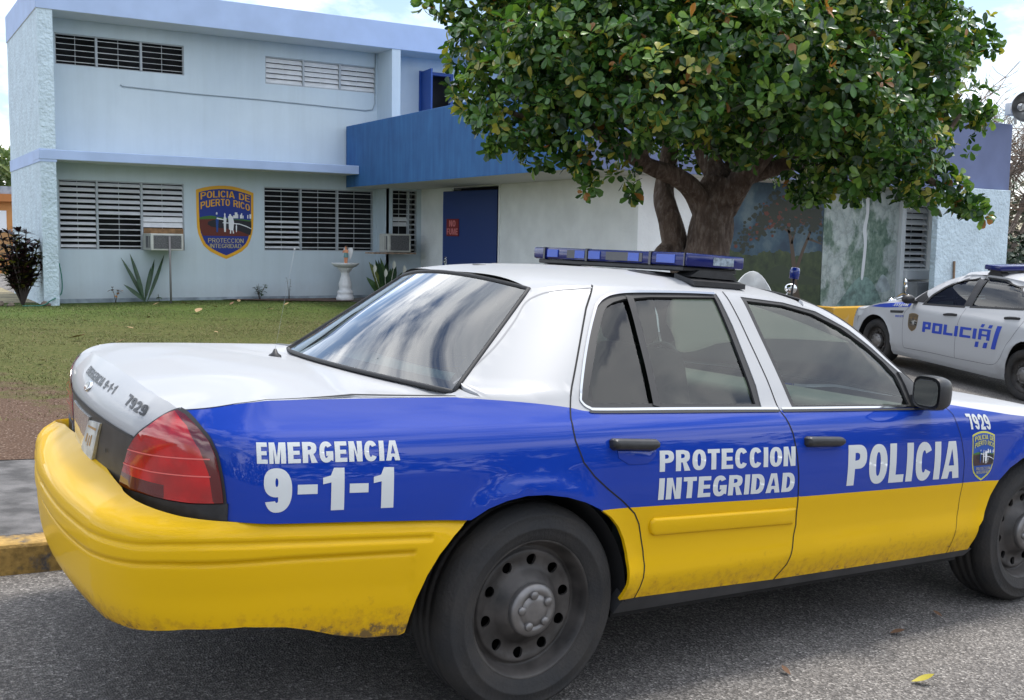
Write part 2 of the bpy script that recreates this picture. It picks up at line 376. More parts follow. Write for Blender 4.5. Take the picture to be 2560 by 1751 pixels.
def text_bit(s, fn, quad, bold=.02, off=.0012, sy=1, flip=False, arch=0.0, n=10, mi=0):
    """text laid on fn; quad = (bl, br, tr, tl) in surface coordinates"""
    V, F, _ = text_tris(s, bold); bl, br, tr, tl = [np.array(q, float) for q in quad]
    bm = bmesh.new(); vv = [bm.verts.new((x, y, 0)) for x, y in V]
    for f in F:
        try: bm.faces.new([vv[i] for i in f])
        except ValueError: pass
    for k in range(1, n):
        bmesh.ops.bisect_plane(bm, geom=bm.verts[:] + bm.edges[:] + bm.faces[:], plane_co=(k / n, 0, 0), plane_no=(1, 0, 0))
    for k in range(1, max(2, n // 2 + 1)):
        bmesh.ops.bisect_plane(bm, geom=bm.verts[:] + bm.edges[:] + bm.faces[:], plane_co=(0, k / max(2, n // 2 + 1), 0), plane_no=(0, 1, 0))
    bmesh.ops.triangulate(bm, faces=bm.faces[:]); bm.verts.index_update()
    U = np.array([v.co[:2] for v in bm.verts]); T = np.array([[v.index for v in f.verts] for f in bm.faces]); bm.free()
    u, v = U[:, :1], U[:, 1:]
    Q = (bl * (1 - u) + br * u) * (1 - v) + (tl * (1 - u) + tr * u) * v
    if arch: Q[:, 1] += arch * (1 - (2 * u[:, 0] - 1) ** 2)
    P = fn(Q[:, 0], Q[:, 1]); N = surf_normal(fn, Q[:, 0], Q[:, 1]); N = -N if flip else N
    fc = np.cross(P[T[:, 1]] - P[T[:, 0]], P[T[:, 2]] - P[T[:, 0]]); bad = (fc * N[T[:, 0]]).sum(1) < 0; T[bad] = T[bad][:, ::-1]
    P = P + N * off; fs = T.tolist()
    if sy < 0: P = P * [1, -1, 1]; N = N * [1, -1, 1]; fs = [f[::-1] for f in fs]
    return (P, N, fs, [mi] * len(fs))
# ---------------------------------------------------------------- body surface of the patrol car (metres, rear axle at x = 0)
class PC:
    """monotone cubic through the given points (smooth profile curves)"""
    def __init__(s, xs, ys):
        x=np.array(xs,float); y=np.array(ys,float); h=np.diff(x); d=np.diff(y)/h
        m=np.zeros_like(x); m[0]=d[0]; m[-1]=d[-1]
        for i in range(1,len(x)-1):
            if d[i-1]*d[i]>0:
                w1=2*h[i]+h[i-1]; w2=h[i]+2*h[i-1]; m[i]=(w1+w2)/(w1/d[i-1]+w2/d[i])
        s.x,s.y,s.m,s.h=x,y,m,h
    def __call__(s,q):
        q=np.asarray(q,float); k=np.clip(np.searchsorted(s.x,q)-1,0,len(s.x)-2)
        t=np.clip((q-s.x[k])/s.h[k],0,1); h=s.h[k]
        return (2*t**3-3*t**2+1)*s.y[k]+(t**3-2*t**2+t)*h*s.m[k]+(-2*t**3+3*t**2)*s.y[k+1]+(t**3-t**2)*h*s.m[k+1]
sm=lambda t: np.clip(t,0,1)**2*(3-2*np.clip(t,0,1))

WS=PC([.18,.26,.30,.335,.40,.425,.455,.50,.56,.64,.72,.80,.88,.925,.945,.965,.985,1.05,1.15,1.25,1.33,1.37,1.395,1.41],
      [.86,.93,.950,.962,.984,.988,.984,.975,.973,.978,.980,.976,.964,.951,.940,.923,.905,.858,.783,.706,.645,.612,.585,.560])
WB=PC([.30,.36,.42,.50,.58,.64,.68,.70,.72,.74,.76],[.935,.955,.968,.978,.986,.988,.986,.982,.972,.955,.94])
TX=PC([-1.0,-.5,0,.5,2,2.5,3.0,3.45],[.966,.988,.997,1,1,.996,.982,.95])
XRW=PC([.60,.75,.91,.95,.99,1.015,1.03,1.045],[-1.177,-1.189,-1.199,-1.190,-1.163,-1.136,-1.112,-1.088])
XRB=PC([.34,.38,.42,.47,.54,.62,.67,.695,.715,.735,.755,.78],[-1.225,-1.257,-1.282,-1.300,-1.310,-1.315,-1.310,-1.297,-1.275,-1.240,-1.198,-1.145])
XF=PC([.18,.30,.45,.60,.72,.80],[3.80,3.92,3.95,3.94,3.88,3.78])
XB=lambda z:-.2065+(z-1.027)*(.422/.343)
WBK=lambda z:.70-(z-1.027)*(.214/.343)
XW=PC([.97,1.07,1.153,1.246,1.337,1.40],[2.12,2.037,1.954,1.867,1.723,1.53])
ARCH=((-.05,.335,.405),(2.83,.335,.42))
XC,LC,YC,XCF=-.90,.55,.60,3.35

def side_w(x,z,tab=WS):
    w=tab(z)*TX(x)
    for (ax,az,ar) in ARCH:
        r=np.hypot(x-ax,z-az); w=w+.012*np.exp(-np.clip((r-ar)/.05,-1,9)**2)*sm((z-.30)/.1)
    cz=sm((z-1.036)/.014); xb=XB(z); xs=xb+.42
    diff=np.maximum(WS(z)*TX(x)-WBK(z),0)
    w=w-cz*diff*np.clip((xs-x)/.42,0,1.0)**2
    xw=XW(z); w=w-.035*sm((z-.985)/.05)*np.clip((x-(xw-.14))/.14,0,1.2)**2
    return w
def _bez(p0,p1,p2,p3,t):
    return (1-t)**3*p0+3*(1-t)**2*t*p1+3*(1-t)*t**2*p2+t**3*p3
def wrap(u,z,tab=WS,xr=XRW,hk=.60,bow=.13,sk=.08):
    """u = x along the side, runs on round the rear corner to the centre line; right side (y<0)"""
    u=np.asarray(u,float); z=np.asarray(z,float); u,z=np.broadcast_arrays(u,z)
    UM=XC-LC-YC                      # rear centre
    mir=u<UM; uu=np.where(mir,2*UM-u,u)
    x=np.array(uu); y=-side_w(np.maximum(uu,XC),z,tab)
    w=side_w(np.full_like(z,XC),z,tab)
    X0=xr(z); xe=X0+bow*YC**2; sl=2*bow*YC     # rear line at YC and its slope
    t=np.clip((XC-uu)/LC,0,1)
    dx=(XC-xe); dy=(w-YC)
    bx=_bez(XC,XC-hk*dx,xe+hk*dy*sl,xe,t); by=_bez(-w,-w+.02*hk,-YC-hk*dy,-YC,t)
    c=(uu<XC); x=np.where(c,bx,x); y=np.where(c,by,y)
    ry=(XC-LC-uu)-YC; c2=uu<XC-LC
    x=np.where(c2,X0+bow*ry**2,x); y=np.where(c2,ry,y)
    # front
    FL=.50; c3=uu>XCF; tf=np.clip((uu-XCF)/FL,0,1); wf=side_w(np.full_like(z,XCF),z,tab); xf=XF(np.clip(z,.18,.8))-.08
    fx=_bez(XCF,XCF+.55*(xf-XCF),xf,xf,tf); fy=_bez(-wf,-wf,-.62-.5*(wf-.62),-.62,tf)
    x=np.where(c3,fx,x); y=np.where(c3,fy,y)
    c4=uu>XCF+FL; fy2=-.62+(uu-XCF-FL); x=np.where(c4,xf+.08*(1-(fy2/.62)**2),x); y=np.where(c4,fy2,y)
    y=np.where(mir,-y,y); x=x+sk*y*t*t
    return np.stack([x,y,np.broadcast_to(z,x.shape)],-1)
def wrapb(u,z):
    sh=BSH(u); p=wrap(u,z-sh,WB,XRB,.66,.13,.07); p[...,2]+=sh; return p
BSH0=PC([-2.05,-1.45,-1.10,-.95,-.30,.3],[.0,.0,-.012,-.022,-.05,-.055])
def BSH(u):
    u=np.asarray(u,float); UM=XC-LC-YC; return BSH0(np.where(u<UM,2*UM-u,u))
ZT=PC([-1.16,-1.05,-.915,-.645,-.30,.2],[.997,1.018,1.033,1.041,1.041,1.041])
ZE=PC([.0,.2155,.40,.70,1.1,1.30,1.45,1.6],[1.33,1.372,1.392,1.402,1.400,1.390,1.372,1.34])
ZC=PC([.0,.135,.30,.5,.8,1.05,1.3,1.45,1.53,1.7],[1.375,1.412,1.437,1.454,1.465,1.465,1.454,1.437,1.424,1.385])
def roof(x,y):
    ze=ZE(x); ye=side_w(x,ze); a=np.minimum(np.abs(y)/ye,1.02)
    z=ZC(x)-(ZC(x)-ze)*a**4
    return np.stack([x,y,z],-1)
CRN=PC([-1.16,-.9,.2],[.040,.024,.024])
def deck(x,y):
    z=ZT(x)+CRN(x)*(1-np.clip(y/.86,-1,1)**2)
    return np.stack([x,y,z],-1)
def backlight(u,v):
    z0=1.027+v*.343; b=(1-u*u)
    x=XB(z0)-(.105-.03*v)*b-.02*np.sin(np.pi*v)*b; z=z0+(.012+.025*v)*b+.012*np.sin(np.pi*v)*b
    return np.stack([x,u*WBK(z0),z],-1)
def windshield(u,v):
    z0=.965+v*.415; b=(1-u*u); xw=XW(z0); w=side_w(xw,z0)
    return np.stack([xw+(.15-.06*v)*b,u*w,z0+(.012+.03*v)*b],-1)
def hood(x,y):
    zt=HZ(x); return np.stack([x,y,zt+.05*(1-np.clip(np.abs(y)/.9,0,1)**2.2)-.03*sm((np.abs(y)-.70)/.2)],-1)
HZ=PC([1.95,2.2,2.6,3.0,3.4,3.7,3.9],[1.0,.975,.935,.90,.86,.815,.76])
WS2=PC([.20,.26,.32,.40,.47,.62,.75,.85,.92,.97,1.0,1.15,1.30,1.40,1.44,1.47],[.86,.90,.918,.936,.940,.938,.932,.922,.905,.885,.862,.765,.655,.575,.53,.48])
TX2=PC([-.6,-.3,0,.6,2.6,3.2,3.9],[.955,.982,.995,1,1,.985,.94])
XR2=PC([.20,.35,.50,.62,.72,.80,.85],[-.80,-.88,-.90,-.88,-.82,-.70,-.55])
ARCH2=((0.0,.345,.395),(3.009,.345,.395))
XC2,LC2,YC2=-.42,.48,.50
XW2=PC([.97,1.05,1.15,1.25,1.35,1.42],[.42,.56,.74,.93,1.16,1.42])     # windscreen edge
XB2=PC([1.0,1.1,1.2,1.3,1.38,1.42],[3.62,3.42,3.22,3.0,2.78,2.6])      # rear window edge
def side_w2(x,z):
    w=WS2(z)*TX2(x)
    for (ax,az,ar) in ARCH2:
        r=np.hypot(x-ax,z-az); w=w+.020*np.exp(-np.clip((r-ar)/.06,-1,9)**2)*sm((z-.30)/.1)
    w=w-.05*sm((z-.97)/.05)*np.clip(((XW2(z)+.16)-x)/.16,0,1.2)**2
    w=w-.10*sm((z-.99)/.05)*np.clip((x-(XB2(z)-.3))/.3,0,1.2)**2
    return w
def wrap2(u,z):
    u=np.asarray(u,float); z=np.asarray(z,float); u,z=np.broadcast_arrays(u,z)
    UM=XC2-LC2-YC2; mir=u<UM; uu=np.where(mir,2*UM-u,u)
    x=np.array(uu); y=-side_w2(np.maximum(uu,XC2),z); w=side_w2(np.full_like(z,XC2),z)
    X0=XR2(z); xe=X0+.22*YC2**2; sl=2*.22*YC2; t=np.clip((XC2-uu)/LC2,0,1); dx=XC2-xe; dy=w-YC2; hk=.55
    bz=lambda p0,p1,p2,p3: (1-t)**3*p0+3*(1-t)**2*t*p1+3*(1-t)*t**2*p2+t**3*p3
    c=uu<XC2; x=np.where(c,bz(XC2,XC2-hk*dx,xe+hk*dy*sl,xe),x); y=np.where(c,bz(-w,-w,-YC2-hk*dy,-YC2),y)
    ry=(XC2-LC2-uu)-YC2; c2=uu<XC2-LC2; x=np.where(c2,X0+.22*ry**2,x); y=np.where(c2,ry,y); y=np.where(mir,-y,y)
    return np.stack([x,y,np.broadcast_to(z,x.shape)],-1)
# ---------------------------------------------------------------- police crest, drawn in a unit square and laid on any surface
SH = [(0,.932),(.12,.962),(.25,.985),(.38,.997),(.5,1.0),(.63,.994),(.75,.975),(.88,.948),(1,.915),(.998,.6),(.99,.427),(.968,.34),(.93,.248),(.885,.178),(.785,.107),(.65,.05),(.51,0),(.36,.05),(.225,.107),(.12,.178),(.075,.248),(.03,.34),(.01,.427),(.004,.6)]
M_CREST = None
def crest_mats():
    return [mat('crest_gold', srgb(225,165,30)[:3], .5), mat('crest_blue', srgb(22,48,135)[:3], .5), mat('crest_green', srgb(58,105,40)[:3], .5),
            mat('crest_brown', srgb(98,38,26)[:3], .5), mat('crest_black', (.012,.012,.018), .5), mat('crest_white', (.75,.76,.78), .5), mat('crest_figure_blue', srgb(25,70,140)[:3], .5), mat('crest_tan', srgb(178,168,130)[:3], .5)]
def crest_bits(fn, step=.0006, sy=1, flip=False, hb=.05, texts=True, h=.12, swap=False, edge=.045):
    bits = []; K = dict(h=h, hb=hb, sy=sy, flip=flip, join=bits)
    mx = (lambda q: [(1 - a, b) for a, b in q]) if swap else (lambda q: q)
    def lay(poly, mi, lv): panel('c', fn, mx(poly), None, color=lambda c, k=mi: k, off=step * lv, **K)
    cut = lambda P, f: [p for p in P if f(p)]
    lay(SH, 0, 1)
    inn = inset(np.array(SH)[::-1], edge)
    lay(inn, 1, 2)
    E = .05
    lay([(E,.560),(.12,.575),(.25,.59),(.42,.57),(.62,.545),(.8,.55),(.957,.535),(.957,.50),(E,.50)], 2, 3)
    lay([(E,.535),(.3,.545),(.6,.53),(.957,.52),(.945,.40),(.90,.315),(.11,.315),(.062,.40)], 3, 4)
    road = [(.957,.515),(.75,.535),(.5,.545),(.3,.535),(.2,.505),(.19,.47),(.25,.44),(.36,.425),(.55,.415),(.75,.385),(.88,.345),(.935,.33),(.957,.40)]
    lay(road, 4, 5)
    ln = [(.45,.49),(.6,.485),(.75,.475),(.87,.445),(.955,.415),(.955,.425),(.87,.457),(.75,.488),(.6,.498),(.45,.50)]
    lay(ln, 5, 6)
    for x, w, a, b in ((.635,.03,.56,.60),(.665,.045,.56,.64),(.705,.02,.56,.615),(.755,.02,.56,.61),(.775,.02,.56,.63),(.80,.018,.56,.60),(.885,.018,.56,.61),(.925,.03,.56,.62)):
        lay([(x,a),(x+w,a),(x+w,b),(x,b)], 5, 6)
    man = lambda x, y, s: [(x-.02*s,y),(x+.02*s,y),(x+.028*s,y+.16*s),(x+.04*s,y+.26*s),(x+.012*s,y+.31*s),(x+.018*s,y+.345*s),(x,y+.375*s),(x-.02*s,y+.345*s),(x-.015*s,y+.31*s),(x-.035*s,y+.26*s),(x-.03*s,y+.14*s)]
    lay(man(.355,.365,.66), 6, 7); lay([(.335,.605),(.36,.605),(.362,.63),(.348,.64),(.335,.628)], 5, 8)
    lay(man(.49,.37,.70), 5, 7); lay([(.345,.545),(.48,.53),(.48,.54),(.35,.565)], 5, 8)
    lay([(.575,.35),(.595,.35),(.60,.395),(.62,.395),(.63,.35),(.65,.355),(.635,.40),(.65,.50),(.63,.58),(.60,.595),(.595,.615),(.565,.615),(.565,.595),(.545,.58),(.555,.50),(.56,.405),(.58,.40)], 5, 7)
    lay(man(.69,.37,.31), 5, 7)
    if texts:
        T = dict(sy=sy, flip=flip, n=8)
        q = lambda a: [a[1], a[0], a[3], a[2]] if swap else a
        t = lambda s, quad, mi, arch, bold=.025: bits.append(text_bit(s, fn, q(mx(quad)), bold, step * 9, mi=mi, arch=arch, **T))
        t('POLICIA DE', [(.075,.800),(.93,.782),(.93,.872),(.075,.892)], 0, .048, .018)
        t('PUERTO RICO', [(.075,.668),(.93,.658),(.93,.750),(.075,.765)], 0, .062, .018)
        t('PROTECCION', [(.195,.222),(.815,.222),(.815,.283),(.195,.283)], 7, 0, .008)
        t('INTEGRIDAD', [(.225,.150),(.775,.150),(.775,.208),(.225,.208)], 7, 0, .008)
    return bits
M_CHROME = mat('chrome', (.75,.76,.78), .08, metal=1)
# ---------------------------------------------------------------- ground: street, kerb, pavement, lawn
CARM = Matrix(((.997349, -.049699, .053149, 1.762992), (.049979, .998742, -.003954, 3.790007), (-.052886, .0066, .998579, -.082791), (0, 0, 0, 1)))
def plane_z(x, y): return -.004 - .0532 * np.clip(x, -14, 22) + .004 * np.clip(y, -30, 30)
def yc_(x, y): return -.0497 * (x - 1.763) + .9987 * (y - 3.79)
def xc_(x, y): return .9973 * (x - 1.763) + .05 * (y - 3.79)
def road_z(x, y): return plane_z(x, y) + .065 * np.clip(y - 6.5, 0, 8) * sm((np.asarray(x, float) - 7) / 3)
def lawn_z(x, y):
    s = sm((yc_(x, y) - 3.2) / 15.0); b = plane_z(x, y) + .135; t = .045 + .012 * np.sin(x * 1.3) * np.sin(y * .9)
    return b + (t - b) * s
def grid_sheet(name, xs, ys, zf, m, keep=None):
    X, Y = np.meshgrid(xs, ys); Z = zf(X, Y); V = np.stack([X, Y, Z], -1).reshape(-1, 3); nx = len(xs); F = []
    for j in range(len(ys) - 1):
        for i in range(nx - 1):
            if keep is None or keep(.5 * (xs[i] + xs[i + 1]), .5 * (ys[j] + ys[j + 1])): F.append((j * nx + i, j * nx + i + 1, (j + 1) * nx + i + 1, (j + 1) * nx + i))
    me = bpy.data.meshes.new(name); me.from_pydata(V.tolist(), [], F)
    for p in me.polygons: p.use_smooth = True
    return link(name, me, m)
def ground_mat(name, build):
    m = bpy.data.materials.new(name); m.use_nodes = True; nt = m.node_tree; b = nt.nodes['Principled BSDF']; tc = nt.nodes.new('ShaderNodeTexCoord')
    N = lambda t, **k: (lambda n: ([setattr(n, a, v) for a, v in k.items()], n)[1])(nt.nodes.new(t))
    build(nt, b, tc.outputs['Object'], N, nt.links); MATS[name] = m; return m
def noise_node(nt, vec, scale, detail=4, rough=.55):
    n = nt.nodes.new('ShaderNodeTexNoise'); n.inputs['Scale'].default_value = scale; n.inputs['Detail'].default_value = detail; n.inputs['Roughness'].default_value = rough
    nt.links.new(vec, n.inputs['Vector']); return n.outputs['Fac']
def ramp_node(nt, fac, stops):
    r = nt.nodes.new('ShaderNodeValToRGB'); e = r.color_ramp.elements
    while len(e) < len(stops): e.new(.5)
    for k, (p, c) in zip(e, stops): k.position = p; k.color = (*c[:3], 1)
    nt.links.new(fac, r.inputs['Fac']); return r.outputs['Color']
def mix_node(nt, fac, a, b, mode='MIX'):
    x = nt.nodes.new('ShaderNodeMixRGB'); x.blend_type = mode
    for i, v in ((0, fac), (1, a), (2, b)):
        if isinstance(v, (int, float)): x.inputs[i].default_value = v
        elif isinstance(v, tuple): x.inputs[i].default_value = (*v[:3], 1)
        else: nt.links.new(v, x.inputs[i])
    return x.outputs[0]
def bump_node(nt, b, h, strength, dist):
    bp = nt.nodes.new('ShaderNodeBump'); bp.inputs['Strength'].default_value = strength; bp.inputs['Distance'].default_value = dist
    nt.links.new(h, bp.inputs['Height']); nt.links.new(bp.outputs['Normal'], b.inputs['Normal'])
def asphalt(nt, b, v, N, L):
    vo = N('ShaderNodeTexVoronoi'); vo.inputs['Scale'].default_value = 120; L.new(v, vo.inputs['Vector'])
    sep = N('ShaderNodeSeparateColor'); L.new(vo.outputs['Color'], sep.inputs[0])
    agg = ramp_node(nt, sep.outputs[0], [(0, (.085,.080,.077)), (.45, (.15,.142,.136)), (.75, (.22,.208,.198)), (.93, (.30,.285,.27)), (1, (.46,.44,.42))])
    big = ramp_node(nt, noise_node(nt, v, 1.1, 5), [(.3, (.62,.61,.60)), (.7, (1.05,1.03,1.0))])
    c = mix_node(nt, 1.0, agg, big, 'MULTIPLY'); fine = ramp_node(nt, noise_node(nt, v, 260, 2), [(.3, (.6,.6,.6)), (.7, (1.35,1.35,1.35))])
    c = mix_node(nt, .8, c, fine, 'MULTIPLY'); L.new(c, b.inputs['Base Color']); b.inputs['Roughness'].default_value = .85; b.inputs['Specular IOR Level'].default_value = .35
    bump_node(nt, b, vo.outputs['Distance'], .7, .006)
M_ASPH = ground_mat('asphalt', asphalt)
xs = np.concatenate([np.linspace(-400, -30, 6), np.arange(-25, 40, 1.0), np.linspace(45, 500, 7)]); ys = np.concatenate([np.linspace(-200, -20, 4), np.arange(-15, 40, 1.0), np.linspace(45, 900, 8)])
tag(grid_sheet('road', xs, ys, road_z, M_ASPH), kind='structure')
def lawn_fn(nt, b, v, N, L):
    sp = N('ShaderNodeSeparateXYZ'); L.new(v, sp.inputs[0])
    n1 = noise_node(nt, v, 1.4, 6, .65); n2 = noise_node(nt, v, 14, 5, .7); n3 = noise_node(nt, v, 70, 3)
    grass = ramp_node(nt, n2, [(.30, (.038,.050,.013)), (.5, (.080,.088,.026)), (.72, (.140,.122,.052))])
    dirt = ramp_node(nt, n3, [(.30, (.050,.029,.020)), (.52, (.105,.066,.046)), (.64, (.16,.108,.080)), (.70, (.36,.31,.26))])
    mr = N('ShaderNodeMapRange'); mr.inputs['From Min'].default_value = 8.6; mr.inputs['From Max'].default_value = 12.0; L.new(sp.outputs['Y'], mr.inputs['Value'])
    a = N('ShaderNodeMath', operation='MULTIPLY_ADD'); a.inputs[1].default_value = 2.6; a.inputs[2].default_value = -1.32; L.new(n1, a.inputs[0])
    s = N('ShaderNodeMath', operation='ADD', use_clamp=True); L.new(mr.outputs[0], s.inputs[0]); L.new(a.outputs[0], s.inputs[1])
    st = N('ShaderNodeMapRange'); st.inputs['From Min'].default_value = .15; st.inputs['From Max'].default_value = .55; L.new(s.outputs[0], st.inputs['Value'])
    gm = N('ShaderNodeMapRange'); gm.inputs['From Min'].default_value = 16.5; gm.inputs['From Max'].default_value = 20; L.new(sp.outputs['Y'], gm.inputs['Value'])
    grass = mix_node(nt, gm.outputs[0], grass, ramp_node(nt, n2, [(.30, (.030,.055,.012)), (.5, (.070,.105,.024)), (.72, (.12,.135,.04))]))
    L.new(mix_node(nt, st.outputs[0], dirt, grass), b.inputs['Base Color']); b.inputs['Roughness'].default_value = .95; b.inputs['Specular IOR Level'].default_value = .1
    bump_node(nt, b, n3, .6, .02)
M_LAWN = ground_mat('lawn_soil', lawn_fn)
xs = np.arange(-22, 9.3, .4); ys = np.arange(6.0, 48, .4)
def lawn_zz(x, y): return np.where(yc_(x, y) < 3.22, -1.2, lawn_z(x, y))
ob = grid_sheet('lawn', np.arange(-22, 9.4, .35), np.arange(5.6, 23.2, .3), lawn_z, M_LAWN, keep=lambda x, y: yc_(x, y) > 3.15); tag(ob, kind='structure')
tag(grid_sheet('back_yard', np.arange(-30, 3.2, 1.0), np.arange(23.1, 50, 1.0), lambda x, y: .045 + 0 * x, mat('yard_soil', (.19,.16,.09), .95, noise=.4, nscale=1.5)), kind='structure')
def cm(o): o.matrix_world = CARM; return o
bm = bmesh.new(); box(bm, -24, 5.6, 1.19, 1.36, -.25, .135, .018)
def kerb_fn(nt, b, v, N, L):
    n = noise_node(nt, v, 3.2, 8, .68); n2 = noise_node(nt, v, 40, 4)
    worn = ramp_node(nt, n, [(.40, (.10,.09,.085)), (.47, (.34,.21,.055)), (.56, (.42,.26,.07)), (.70, (.17,.11,.05))])
    c = mix_node(nt, .7, worn, ramp_node(nt, n2, [(.3, (.5,.5,.5)), (.65, (1.2,1.2,1.2))]), 'MULTIPLY'); L.new(c, b.inputs['Base Color']); b.inputs['Roughness'].default_value = .85; bump_node(nt, b, n2, .6, .01)
tag(cm(from_bm('kerb', bm, ground_mat('worn_yellow_kerb', kerb_fn))), kind='structure')
bm = bmesh.new(); box(bm, -24, 5.6, 1.362, 3.22, -.25, .131, 0)
tag(cm(from_bm('pavement', bm, mat('pavement_concrete', (.105,.10,.098), .9, noise=.45, nscale=7, bump=.5, bscale=110, detail=9))), kind='structure')
# short grass: nobody could count it
n = 130000; px = RNG.uniform(-6, 9.0, n * 3); py = 8.2 + 14.4 * RNG.random(n * 3) ** 1.25
pn = np.sin(px * 1.7 + np.sin(py * 1.1) * 1.3) * np.sin(py * 1.9 + px * .6) + .6 * np.sin(px * 4.3 + py * 2.2) * np.sin(py * 3.7 - px)
k = (RNG.random(n * 3) < np.clip((py - 7.6) / 3.6, 0, 1) * np.clip(.50 + .45 * pn, .10, 1)) & (py < 22.45) & (px < .9 + .9 * py)
px, py = px[k][:n], py[k][:n]; n = len(px); pz = lawn_z(px, py)
an = RNG.uniform(0, 6.28, n); hh = RNG.uniform(.008, .026, n); ww = RNG.uniform(.002, .0045, n) * (1 + py / 30); le = RNG.normal(0, .02, (n, 2))
b0 = np.stack([px - ww * np.cos(an), py - ww * np.sin(an), pz - .004], 1); b1 = np.stack([px + ww * np.cos(an), py + ww * np.sin(an), pz - .004], 1); tp = np.stack([px + le[:, 0], py + le[:, 1], pz + hh], 1)
V = np.stack([b0, b1, tp], 1).reshape(-1, 3); F = np.arange(3 * n).reshape(-1, 3)
me = bpy.data.meshes.new('grass'); me.from_pydata(V.tolist(), [], F.tolist()); mi = np.where(RNG.random(n) < np.clip((py - 15) / 7, .15, .75), (RNG.random(n) * 2).astype(int), 2)
for p, q in zip(me.polygons, mi): p.material_index = q
tag(link('grass', me, [mat('grass_green', (.058,.105,.020), .8, col2=(.100,.100,.030), nscale=.9), mat('grass_light', (.115,.145,.038), .8), mat('grass_straw', (.19,.16,.075), .85, col2=(.105,.112,.033), nscale=1.3)]), kind='stuff')
bm = bmesh.new()
pts = [(6.6,22.86),(6.9,22.55),(7.5,22.35),(8.2,22.15),(8.7,21.75),(9.3,21.7),(9.3,22.86)]
top = [bm.verts.new((x, y, lawn_z(x, y) + .02)) for x, y in pts]; bm.faces.new(top[::-1])
for x, y in ((8.0,22.6),(8.6,22.4),(9.0,22.5)): pass
f = bm.faces[:]; bmesh.ops.recalc_face_normals(bm, faces=f); 
for q in bm.faces:
    if q.normal.z < 0: q.normal_flip()
tag(from_bm('soil_bed', bm, mat('red_brown_soil', (.105,.062,.045), .95, noise=.5, nscale=12, bump=.6, bscale=40)), kind='structure')
# ---------------------------------------------------------------- police station
def Z(z): return z + H
YW, YF = 22.86, 22.06
BL = tag(bpy.data.objects.new('police_station', None), 'pale blue two storey police station with flat roof, louvred windows and a dark blue canopy', 'building'); COL.objects.link(BL)
def wall_fn(nt, b, v, N, L):
    mp = N('ShaderNodeMapping'); mp.inputs['Scale'].default_value = (3.2, 3.2, .22); L.new(v, mp.inputs['Vector']); sp = N('ShaderNodeSeparateXYZ'); L.new(v, sp.inputs[0])
    st = ramp_node(nt, noise_node(nt, mp.outputs[0], 1.6, 6, .6), [(.30, (.95,.95,.945)), (.55, (1,1,1)), (.8, (1.01,1.01,1.01))]); pa = ramp_node(nt, noise_node(nt, v, .55, 7, .65), [(.3, (.90,.91,.92)), (.7, (1.04,1.03,1.02))])
    mr = N('ShaderNodeMapRange'); mr.inputs['From Min'].default_value = Z(-1.35); mr.inputs['From Max'].default_value = Z(-.95); mr.inputs['To Min'].default_value = .38; mr.inputs['To Max'].default_value = 0; L.new(sp.outputs['Z'], mr.inputs['Value'])
    nz = N('ShaderNodeMath', operation='MULTIPLY'); L.new(mr.outputs[0], nz.inputs[0]); L.new(noise_node(nt, v, 6, 7, .7), nz.inputs[1])
    c = mix_node(nt, 1.0, mix_node(nt, 1.0, (.575,.665,.725), st, 'MULTIPLY'), pa, 'MULTIPLY'); c = mix_node(nt, nz.outputs[0], c, (.22,.17,.12)); L.new(c, b.inputs['Base Color']); b.inputs['Roughness'].default_value = .85; bump_node(nt, b, noise_node(nt, v, 80, 4), .12, .01)
M_WALL = ground_mat('wall_pale_blue', wall_fn)
M_STUC = mat('stucco_pale_blue', (.56,.67,.73), .9, noise=.08, nscale=3, bump=.9, bscale=16, bdist=.04)
M_LAV = mat('slab_lavender', (.42,.53,.75), .8, noise=.05, nscale=2)
M_SOFF = mat('soffit_white', (.62,.63,.62), .85)
def canopy_fn(nt, b, v, N, L):
    n = noise_node(nt, v, 1.6, 6, .6); mp = N('ShaderNodeMapping'); mp.inputs['Scale'].default_value = (6, 6, .7); L.new(v, mp.inputs['Vector']); n2 = noise_node(nt, mp.outputs[0], 1.4, 5)
    c = mix_node(nt, .5, ramp_node(nt, n, [(.3, (.020,.085,.235)), (.7, (.035,.145,.36))]), ramp_node(nt, n2, [(.35, (.018,.08,.23)), (.7, (.04,.16,.38))])); L.new(c, b.inputs['Base Color']); b.inputs['Roughness'].default_value = .7
M_CAN = ground_mat('canopy_blue', canopy_fn)
M_CAN_SHADE = mat('canopy_shade_blue', (.135,.165,.29), .75, noise=.08, nscale=2)  # canopy blue with the front face's shade put into the colour
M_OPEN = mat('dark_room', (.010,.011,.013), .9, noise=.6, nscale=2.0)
M_SLAT = mat('louvre_white', (.74,.75,.76), .45, noise=.06, nscale=6); M_FRM = mat('frame_grey', (.40,.43,.46), .5)
M_BLUE = mat('door_shade_blue', (.010,.035,.16), .5); M_BLUE2 = mat('shutter_blue', (.018,.075,.30), .5)
front = lambda y: (lambda a, b: np.stack([a, y + 0 * a, b + H], -1))
rect = lambda x0, x1, z0, z1: [(x0, z0), (x1, z0), (x1, z1), (x0, z1)]
WIN = dict(ul=(3.42,5.89,3.225,3.825), ur=(7.60,10.16,3.215,3.795), ll=(3.42,5.85,-.355,1.02), lr=(7.555,10.115,-.34,1.03), l3=(10.285,10.895,-.36,1.05), sh=(11.24,12.12,2.42,3.82))
panel('wall', front(YW), rect(3.26, 20, -1.9, 4.1), [M_WALL], holes=[rect(*w) for k_, w in WIN.items() if k_ != 'l3'], h=1.0, hb=.6, flange=.16, parent=BL)
each_box('side_wall', [(3.0, 3.275, YF + .02, 26.6, Z(-1.9), Z(1.30)), (3.0, 3.275, YF + .02, 26.6, Z(1.54), Z(4.10))], M_STUC, BL)
